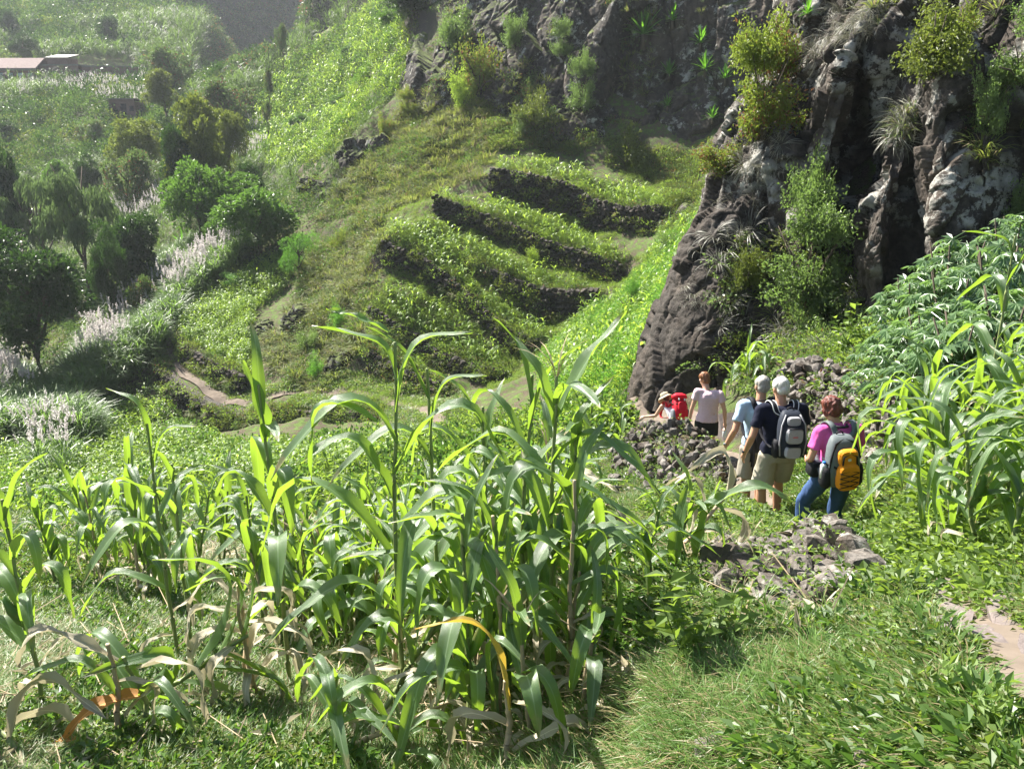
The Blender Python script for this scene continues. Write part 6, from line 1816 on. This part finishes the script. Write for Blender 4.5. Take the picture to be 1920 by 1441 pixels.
    for H, K, A in ((f.lh, f.lk, f.la), (f.rh, f.rk, f.ra)):
        if legs == 'jeans':
            v, q = ball_rings(H, K, .108 * f.legr, .072, 16); mb.add(v, q); v, q = ball_rings(K, mid(K, A, .97), .072, .062, 16); mb.add(v, q)
        elif legs == 'shorts':
            e = mid(H, K, .86); v, q = tube([H, mid(H, K, .5), e], [.106, .112, .118], 18); mb.add(v, q)
        else:
            e = mid(H, K, .52); v, q = tube([H, e], [.1, .105], 18); mb.add(v, q)
    lg = fuse(legs if legs != 'skort' else 'shorts', mb, legs_m, 0.011, 2, 0.02, 10.0, seed=12); lg.parent = body
    for A in (f.la, f.ra):
        e = MB(); v, q = loft([((A[0], A[1] + .05, A[2] - .09), .046, .13), ((A[0], A[1] + .05, A[2] - .05), .047, .13), ((A[0], A[1] + .02, A[2] - .01), .042, .085), ((A[0], A[1] - .005, A[2] + .03), .042, .05)], 14); e.add(v, q)
        link('shoe', e.mesh('shoe', plain('boot_leather', (.16, .13, .1))), body)
    return body
def ribbon(pts_, w, th, side=(1, 0, 0)):
    P_ = [Vector(p_) for p_ in pts_]; s_ = Vector(side); V, F = [], []
    for i, p_ in enumerate(P_):
        d = (P_[min(i + 1, len(P_) - 1)] - P_[max(i - 1, 0)]).normalized(); a = (s_ - d * s_.dot(d)).normalized(); n = d.cross(a).normalized()
        for x, z in ((-1, -1), (1, -1), (1, 1), (-1, 1)): V.append(tuple(p_ + a * (w / 2 * x) + n * (th / 2 * z)))
    for i in range(len(P_) - 1):
        for k in range(4): F.append((i * 4 + k, i * 4 + (k + 1) % 4, i * 4 + 4 + (k + 1) % 4, i * 4 + 4 + k))
    F.append((3, 2, 1, 0)); k = (len(P_) - 1) * 4; F.append((k, k + 1, k + 2, k + 3)); return V, F
def pack_shape(w, d, h, taper=0.75, belly=1.12, y0=0.0):
    """pack body: back panel at y=0 (towards the wearer), bulging to -y"""
    secs = []
    for t, ww, dd in ((0, .72, .6), (.03, .9, .8), (.12, 1.0, 1.0), (.35, 1.0, belly), (.6, .97, 1.05), (.8, .9, .85), (.92, taper, .66), (.985, taper * .8, .45), (1.0, taper * .5, .25)):
        secs.append(((0, y0 - dd * d / 2, t * h), ww * w / 2, dd * d / 2))
    return loft(secs, 24, power=3.2)
def backpack(label, person_o, fig, origin, tilt, w, d, h, cols, style):
    """worn on the back; its own object, placed with the wearer"""
    root = empty('backpack'); tag(root, label, 'backpack', 'backpacks worn by the hikers')
    root.matrix_world = person_o.matrix_basis @ Matrix.Translation(origin) @ Euler(tilt).to_matrix().to_4x4()
    inv = (Matrix.Translation(origin) @ Euler(tilt).to_matrix().to_4x4()).inverted()
    def add(name, vf, m_, smooth=True, bev=0):
        mb = MB(); mb.add(*vf); return link(name, mb.mesh(name, m_, smooth), root)
    add('main_bag', pack_shape(w, d, h), cols['main'])
    def panel(name, x0, x1, z0, z1, y, m_, th=.03, rd=3.5):
        n = 18; V, F = [], []
        for k in range(n):
            t = 2 * math.pi * k / n; ct, st = math.cos(t), math.sin(t)
            x = math.copysign(abs(ct) ** (2 / rd), ct) * (x1 - x0) / 2; z = math.copysign(abs(st) ** (2 / rd), st) * (z1 - z0) / 2
            for s_, yy in ((1.0, 0), (1.0, -th * .6), (.86, -th)): V.append(((x0 + x1) / 2 + x * s_, y + yy, (z0 + z1) / 2 + z * s_))
        for k in range(n):
            k2 = (k + 1) % n
            for j in range(2): F.append((k * 3 + j, k2 * 3 + j, k2 * 3 + j + 1, k * 3 + j + 1))
        F.append(tuple(k * 3 + 2 for k in range(n)))
        return add(name, (V, F), m_, False)
    yb = -d * 1.02
    if style == 'grey':
        panel('top_pocket', -w * .24, w * .24, h * .74, h * .93, -d * .78, cols['grey'], .035)
        panel('front_pocket', -w * .3, w * .3, h * .38, h * .72, yb, cols['grey'], .045)
        panel('logo', -w * .1, w * .1, h * .53, h * .555, yb - .046, cols['logo'], .002)
        panel('lower_pocket', -w * .3, w * .26, h * .07, h * .34, yb - .0, cols['light'], .05)
        panel('zip', -w * .3, w * .3, h * .715, h * .73, yb - .02, cols['dark'], .03)
        panel('zip', -w * .28, w * .26, h * .335, h * .355, yb - .03, cols['dark'], .03)
        for sx in (-1, 1):
            add('side_pocket', loft([((sx * w * .5, -d * .5, h * z), .035 * s_, d * .38 * s_) for z, s_ in ((.03, .6), (.1, 1), (.35, 1), (.42, .7))], 12), cols['dark'])
            add('trim', ribbon([(sx * w * .42, -d * .9, h * .1), (sx * w * .48, -d * .95, h * .4), (sx * w * .42, -d * .85, h * .75), (sx * w * .25, -d * .6, h * .95)], .012, .012), cols['light'])
    elif style == 'orange':
        panel('orange_pocket', -w * .34, w * .36, h * .02, h * .56, yb, cols['orange'], .07)
        panel('orange_lid', -w * .3, w * .3, h * .5, h * .83, yb + .02, cols['orange'], .06)
        panel('badge', -w * .05, w * .05, h * .62, h * .67, yb - .042, cols['light'], .003)
        add('zip', ribbon([(-w * .22, yb - .055, h * .56), (-w * .2, yb - .055, h * .72), (0, yb - .055, h * .77), (w * .2, yb - .055, h * .72), (w * .22, yb - .055, h * .56)], .012, .012), cols['dark'])
        for k in range(4):
            z = h * (.1 + .1 * k); add('bungee_cord', ribbon([(-w * .3, yb - .07, z), (0, yb - .085, z + h * .05), (w * .3, yb - .07, z + (h * .1 if k < 3 else 0))], .006, .006), cols['dark'])
            add('bungee_cord', ribbon([(w * .3, yb - .07, z), (0, yb - .085, z + h * .05), (-w * .3, yb - .07, z + (h * .1 if k < 3 else 0))], .006, .006), cols['dark'])
        for sx in (-1, 1):
            add('side_pocket', loft([((sx * w * .5, -d * .5, h * z), .05 * s_, d * .42 * s_) for z, s_ in ((.02, .7), (.1, 1), (.35, 1), (.44, .75))], 12), cols['dark'])
            add('compression_strap', ribbon([(sx * w * .5, -.02, h * .55), (sx * w * .52, -d * .6, h * .5), (sx * w * .34, -d * 1.1, h * .48)], .022, .006, (0, 0, 1)), cols['dark'])
        add('trim', ribbon([(-w * .46, -d * .8, h * .2), (-w * .46, -d * .85, h * .6), (-w * .3, -d * .7, h * .9), (0, -d * .6, h * .99), (w * .3, -d * .7, h * .9), (w * .46, -d * .85, h * .6)], .02, .014), cols['dark'])
        add('water_bottle', tube([(-w * .56, -d * .5, h * .2), (-w * .56, -d * .5, h * .46), (-w * .56, -d * .5, h * .5)], [.034, .034, .016], 10), cols['clear'])
        add('bottle_cap', tube([(-w * .56, -d * .5, h * .502), (-w * .56, -d * .5, h * .535)], [.018, .018], 10), cols['blue'])
    elif style == 'red':
        add('lid', loft([((0, -d * .5, h * .86), w * .4, d * .46), ((0, -d * .55, h * .9), w * .52, d * .6), ((0, -d * .52, h * 1.02), w * .48, d * .52), ((0, -d * .45, h * 1.1), w * .25, d * .25)], 20, power=3), cols['bright'])  # sun on the lid is painted as a lighter red
        panel('front_pocket', -w * .3, w * .3, h * .3, h * .7, yb, cols['main'], .05)
        for sx in (-1, 1):
            add('side_pocket', loft([((sx * w * .5, -d * .5, h * z), .05 * s_, d * .4 * s_) for z, s_ in ((.0, .7), (.08, 1), (.33, 1), (.42, .75))], 12), cols['dark'])
            add('compression_strap', ribbon([(sx * w * .51, -.02, h * .75), (sx * w * .53, -d * .6, h * .62), (sx * w * .3, -d * 1.12, h * .6)], .025, .006, (0, 0, 1)), cols['black'])
            add('buckle', ribbon([(sx * w * .2, -d * 1.1, h * .84), (sx * w * .2, -d * 1.12, h * .74)], .03, .012), cols['light'])
    else:
        panel('front_pocket', -w * .32, w * .32, h * .12, h * .55, yb, cols['main'], .05)
        for sx in (-1, 1):
            add('mesh_pocket', loft([((sx * w * .5, -d * .5, h * z), .04 * s_, d * .4 * s_) for z, s_ in ((.0, .7), (.08, 1), (.33, 1), (.42, .75))], 12), cols['dark'])
        for k in range(3): add('dangling_strap', ribbon([(-w * .48, -d * .3 - .05 * k, h * .2), (-w * .5, -d * .3 - .05 * k, -.12 - .04 * k)], .02, .004), cols['dark'])
    add('haul_loop', tube([(-.035, -.01, h * .97), (-.03, -.02, h * 1.04), (0, -.02, h * 1.06), (.03, -.02, h * 1.04), (.035, -.01, h * .97)], .008, 6), cols['dark'])
    # shoulder straps over the wearer's shoulders, given in the wearer's own space
    for sx, S in ((-1, fig.ls), (1, fig.rs)):
        sho = Vector((fig.sho[0] + sx * .115, fig.sho[1], fig.sho[2]))
        pth = [Vector(origin) + Euler(tilt).to_matrix() @ Vector((sx * .06, -.01, h * .86)), sho + Vector((-sx * .02, -.115, .0)), sho + Vector((0, -.07, .075)), sho + Vector((sx * .01, .02, .085)), sho + Vector((sx * .012, .1, .02)), sho + Vector((sx * .02, .13, -.14)), sho + Vector((sx * .05, .06, -.3)), Vector(origin) + Euler(tilt).to_matrix() @ Vector((sx * w * .45, -.02, h * .12))]
        q = catmull(np.array([list(p_) for p_ in pth]), 26)
        sd = np.array([list(inv @ Vector(p_)) for p_ in q])
        add('shoulder_strap', ribbon([tuple(p_) for p_ in sd], .055, .014), cols['strap'])
        if 'strap_edge' in cols: 
            for o_ in (-.026, .026): add('strap_piping', ribbon([(p_[0] + o_, p_[1] - .006, p_[2] + .007) for p_ in sd[:16]], .007, .008), cols['strap_edge'])
    return root

C_navy = cloth('navy_cotton', (0.012, 0.014, 0.03)); C_blue = cloth('light_blue_cotton', (0.42, 0.56, 0.72)); C_pink = cloth('pink_cotton', (0.62, 0.11, 0.36)); C_pale = cloth('pale_pink_cotton', (0.62, 0.46, 0.5)); C_white = cloth('white_cotton', (0.75, 0.76, 0.8))
C_khaki = cloth('khaki_twill', (0.36, 0.33, 0.26)); C_khaki2 = cloth('grey_khaki_twill', (0.3, 0.27, 0.22)); C_jeans = cloth('blue_denim', (0.045, 0.085, 0.19), var=.15); C_blk = cloth('black_skirt_cloth', (0.02, 0.02, 0.02)); C_dred = cloth('dark_red_cloth', (0.2, .02, .03))
HW = hairm('white_hair', (0.5, 0.48, 0.42), (0.78, 0.76, 0.7)); HG = hairm('grey_hair', (0.2, 0.19, 0.17), (0.42, 0.39, 0.35)); HR = hairm('auburn_hair', (0.05, 0.012, 0.008), (0.2, 0.045, 0.025)); HB = hairm('chestnut_hair', (0.1, 0.035, 0.012), (0.3, 0.12, 0.04)); HD = hairm('brown_hair', (.05, .03, .02), (.12, .07, .04))
S_grey = cloth('grey_pack_cloth', (0.16, 0.17, 0.19), .6); S_lgrey = cloth('light_grey_pack_cloth', (0.38, 0.38, 0.4), .6); S_dnavy = cloth('dark_slate_pack_cloth', (0.03, 0.036, 0.05), .6); S_mid = cloth('steel_grey_pack_cloth', (0.12, 0.14, 0.145), .6)
S_or = cloth('orange_pack_cloth', (0.75, 0.27, 0.02), .6); S_red = cloth('red_pack_cloth', (0.5, 0.015, 0.03), .6); S_sunred = cloth('sunlit_red_cloth', (0.75, 0.02, 0.04), .6); S_w = plain('pale_plastic', (.7, .7, .7), .4, .4, 0.0); S_blue = plain('blue_plastic', (.02, .2, .8), .4, .4, 0.0); S_logo = plain('red_print', (.6, .1, .12), .6, .3, 0.0)  # second red is for the pack lid, with the sunlight put into its colour

def stand(px, Y): 
    a = W(px, 850, Y); return a.x
# white haired man, navy t-shirt
def place(px_head, py_head, Y, fig, sc):
    """where the figure must stand so that its head shows there"""
    a = W(px_head, py_head, Y); hx, hy, hz_ = fig.head
    return a, (a.z - hz_ * sc)
fg = Fig(head=(0.0, .1, 1.61), headrot=(-0.35, 0, 0.25), neck=(0, .04, 1.49), ls=(-.215, .01, 1.41), rs=(.215, 0, 1.42), le=(-.31, -.05, 1.14), lw=(-.33, .08, .9), re=(.28, .05, 1.15), rw=(.22, .22, 1.0), shw=1.14, hipw=1.05, lk=(-.12, .06, .5), rk=(.1, .16, .55), ra=(.1, .12, .16), la=(-.12, 0, .08))
PEOPLE = []
def put(label, fig, px, py, Y, rz, sc, **kw):
    a = W(px, py, Y); r = Euler((0, 0, rz)).to_matrix() @ Vector(fig.head) * sc
    z = hz(a.x - r.x, a.y - r.y)
    print('person', label[:30], 'wanted feet z', round(a.z - r.z, 2), 'ground', round(z, 2))
    b = person(label, fig, (a.x - r.x, a.y - r.y, z - 0.02 if abs(a.z - r.z - z) < 0.35 else a.z - r.z), rz, sc * ((a.z - z + 0.02) / (r.z) if abs(a.z - r.z - z) < 0.35 else 1), **kw)
    bpy.context.view_layer.update(); return b
b = put('white haired man in navy t-shirt and khaki shorts looking down, grey backpack on', fg, 1463, 728, 8.5, R(4), 1.0, skin=SKIN, hair=HW, hairkind='crop', shirt='tee', shirt_m=C_navy, legs='shorts', legs_m=C_khaki)
backpack('grey and dark slate daypack on the white haired man', b, fg, (0.03, -.135, .96), (-0.02, 0, 0), .29, .17, .5, dict(main=S_dnavy, grey=S_lgrey, light=S_lgrey, dark=M_black, logo=S_logo, strap=M_black, strap_edge=S_w), 'grey')
wv, wf = tube([(0, 0, -.012), (0, 0, .012)], [.034, .034], 14); mb = MB(); mb.add(wv, wf)
o = link('watch', mb.mesh('watch', M_black), b, (-.329, .07, .922), (-.55, -.05, 0))
fg = Fig(head=(0.02, .09, 1.61), headrot=(-0.3, 0, 0.1), neck=(0, .035, 1.49), ls=(-.21, .01, 1.41), rs=(.21, 0, 1.42), le=(-.3, -.08, 1.15), lw=(-.36, .03, .92), shw=1.1, lk=(-.1, .0, .5), rk=(.1, .1, .53), la=(-.1, -.06, .08), ra=(.1, .1, .1))
b = put('grey haired man in light blue t-shirt, black backpack and beige shorts', fg, 1429, 724, 9.0, R(2), 1.0, skin=SKIN, hair=HG, hairkind='crop', shirt='tee', shirt_m=C_blue, legs='shorts', legs_m=C_khaki2)
backpack('black backpack with dangling straps on the grey haired man', b, fg, (0.04, -.135, .93), (-0.03, 0, 0), .34, .18, .5, dict(main=M_black, dark=M_black, strap=M_black), 'black')
mb = MB(); mb.add(wv, wf); link('watch', mb.mesh('watch', S_grey), b, (-.356, .02, .945), (-.45, .2, 0))
nv, nf = tube([(-.06, .0, 1.475), (0, -.045, 1.49), (.06, 0, 1.475)], .008, 5); mb = MB(); mb.add(nv, nf); link('neck_cord', mb.mesh('neck_cord', M_black), b)
fg = Fig(head=(-.05, .13, 1.6), headrot=(-0.45, 0, 0.35), neck=(-.02, .06, 1.49), sho=(0, .02, 1.42), ls=(-.19, .03, 1.40), rs=(.19, .0, 1.42), le=(-.28, .0, 1.13), lw=(-.2, .2, 1.02), re=(.25, .05, 1.16), rw=(.15, .25, 1.05), shw=.98, hipw=1.1, lh=(-.1, .02, .92), lk=(-.2, .2, .56), la=(-.22, .14, .12), rk=(.08, .06, .5), ra=(.1, -.06, .08))
b = put('woman with short auburn hair in a bright pink polo shirt and blue jeans', fg, 1556, 766, 7.1, R(8), .93, skin=SKIN, hair=HR, hairkind='bob', shirt='polo', shirt_m=C_pink, legs='jeans', legs_m=C_jeans)
backpack('grey backpack with big orange pocket on the woman in pink', b, fg, (-0.06, -.13, .92), (0.0, -0.04, 0), .33, .2, .52, dict(main=S_mid, orange=S_or, dark=M_black, light=S_w, strap=S_mid, blue=S_blue, clear=S_w), 'orange')
cv, cf = tube([(-.075, .02, 1.47), (-.05, -.05, 1.475), (0, -.075, 1.48), (.05, -.05, 1.475), (.075, .02, 1.47)], .014, 6); mb = MB(); mb.add(cv, cf); link('camera_strap', mb.mesh('camera_strap', M_black), b)
root = empty('camera_bag'); tag(root, 'small black camera bag at the hip of the woman in pink', 'bag'); root.matrix_world = b.matrix_basis @ Matrix.Translation((-.21, .04, .93))
bv, bf = loft([((0, 0, 0), .05, .07), ((0, 0, .02), .065, .085), ((0, 0, .12), .065, .085), ((0, 0, .15), .05, .07)], 16, power=4); mb = MB(); mb.add(bv, bf); link('bag_body', mb.mesh('bag_body', M_black), root)
bv, bf = loft([((0, 0, .151), .068, .088), ((0, 0, .165), .06, .08)], 16, power=4); mb = MB(); mb.add(bv, bf); link('flap', mb.mesh('flap', S_dnavy), root)
fg = Fig(head=(-.07, .16, 1.6), headrot=(-0.5, 0, 0.5), neck=(-.03, .06, 1.49), ls=(-.18, .02, 1.42), rs=(.18, -.01, 1.41), le=(-.25, .03, 1.13), lw=(-.27, .1, .9), re=(.27, -.03, 1.14), rw=(.3, .02, .9), shw=.95, hipw=1.02, armr=.9, legr=.95, lk=(-.09, .1, .52), rk=(.09, .0, .5), la=(-.09, .05, .1), ra=(.09, -.1, .08))
b = put('woman with short chestnut hair in a pale pink t-shirt and black shorts', fg, 1320, 711, 12.5, R(-6), .93, skin=SKIN2, hair=HB, hairkind='short', shirt='short', shirt_m=C_pale, legs='skort', legs_m=C_blk)
root = empty('water_bottle'); tag(root, 'clear plastic water bottle hanging from the right hand of the woman in pale pink', 'bottle'); root.matrix_world = b.matrix_basis @ Matrix.Translation((.31, .05, .64))
M_clear = plain('clear_bottle', (.75, .8, .82), .12, .6, 0.0)
bv, bf = tube([(0, 0, 0), (0, 0, .015), (0, 0, .12), (0, 0, .15), (0, 0, .17)], [.025, .033, .033, .016, .014], 12); mb = MB(); mb.add(bv, bf); link('bottle_body', mb.mesh('bottle_body', M_clear), root)
bv, bf = tube([(0, 0, .171), (0, 0, .19)], [.016, .016], 10); mb = MB(); mb.add(bv, bf); link('cap', mb.mesh('cap', S_w), root)
# bending hiker with the red pack
fg = Fig(pelvis=(0, -.1, .82), waist=(0, -.02, .94), chest=(-.04, .13, 1.08), sho=(-.06, .24, 1.18), neck=(-.08, .31, 1.22), head=(-.12, .4, 1.29), headrot=(-0.9, 0, .35), ls=(-.24, .25, 1.17), rs=(.12, .22, 1.19), le=(-.36, .32, .92), lw=(-.56, .42, .88), re=(.2, .4, .98), rw=(.2, .6, .9),
         lh=(-.09, -.1, .8), rh=(.09, -.1, .8), lk=(-.12, .16, .48), rk=(.1, .14, .46), la=(-.12, .02, .09), ra=(.1, -.05, .08), shw=.95)
b = put('bending hiker in a white tank top and sun hat steadying with one arm', fg, 1240, 744, 14.2, R(12), .97, skin=SKIN2, hair=HD, hairkind='short', shirt='tank', shirt_m=C_white, legs='jeans', legs_m=C_dred)
backpack('large red trekking backpack on the bending hiker', b, fg, (0.03, -.09, .92), (-0.55, 0.12, 0), .34, .22, .55, dict(main=S_red, bright=S_sunred, dark=S_grey, black=M_black, light=S_w, strap=S_red), 'red')
hat = empty('sun_hat'); tag(hat, 'beige wide brimmed sun hat on the bending hiker', 'hat')
hat.matrix_world = b.matrix_basis @ Matrix.Translation((-.12, .385, 1.33)) @ Euler((-0.75, .1, .3)).to_matrix().to_4x4()
C_hat = cloth('beige_hat_cloth', (.42, .36, .25))
mb = MB(); n = 28; V, F = [], []
for r_, z in ((.1, .012), (.13, .006), (.165, -.022), (.185, -.05), (.181, -.054), (.16, -.03), (.12, -.004), (.095, 0)):
    for k in range(n):
        t = 2 * math.pi * k / n; V.append((r_ * math.cos(t), r_ * math.sin(t) * 1.08, z + .01 * math.sin(t * 3)))
for i in range(7):
    for k in range(n): F.append((i * n + k, i * n + (k + 1) % n, (i + 1) * n + (k + 1) % n, (i + 1) * n + k))
mb.add(V, F); link('brim', mb.mesh('brim', C_hat), hat)
cv, cf = loft([((0, 0, .0), .099, .108), ((0, 0, .06), .096, .104), ((0, 0, .1), .085, .09), ((0, 0, .115), .05, .055)], 24, power=2); mb = MB(); mb.add(cv, cf); link('hat_crown', mb.mesh('hat_crown', C_hat), hat)
cv, cf = loft([((0, 0, .008), .102, .111), ((0, 0, .032), .101, .109)], 24, power=2); mb = MB(); mb.add(cv, cf); link('hat_band', mb.mesh('hat_band', S_mid), hat)
HAZE = 0.00027
# ------------------------------------------------------------------ haze
hb = bmesh.new()
bmesh.ops.create_cube(hb, size=1.0)
hm = bpy.data.meshes.new('haze'); hb.to_mesh(hm); hb.free()
mh, nt = mat('haze_air')
pv = nt.nodes.new('ShaderNodeVolumePrincipled')
pv.inputs['Density'].default_value = HAZE
pv.inputs['Color'].default_value = (0.86, 0.93, 1.0, 1)
pv.inputs['Anisotropy'].default_value = 0.35
mo = nt.nodes.new('ShaderNodeOutputMaterial'); nt.links.new(pv.outputs[0], mo.inputs['Volume'])
hm.materials.append(mh)
hz_o = link('haze', hm, None, (0, 330, 25), (0, 0, 0), (2200, 800, 190))
tag(hz_o, kind='stuff')
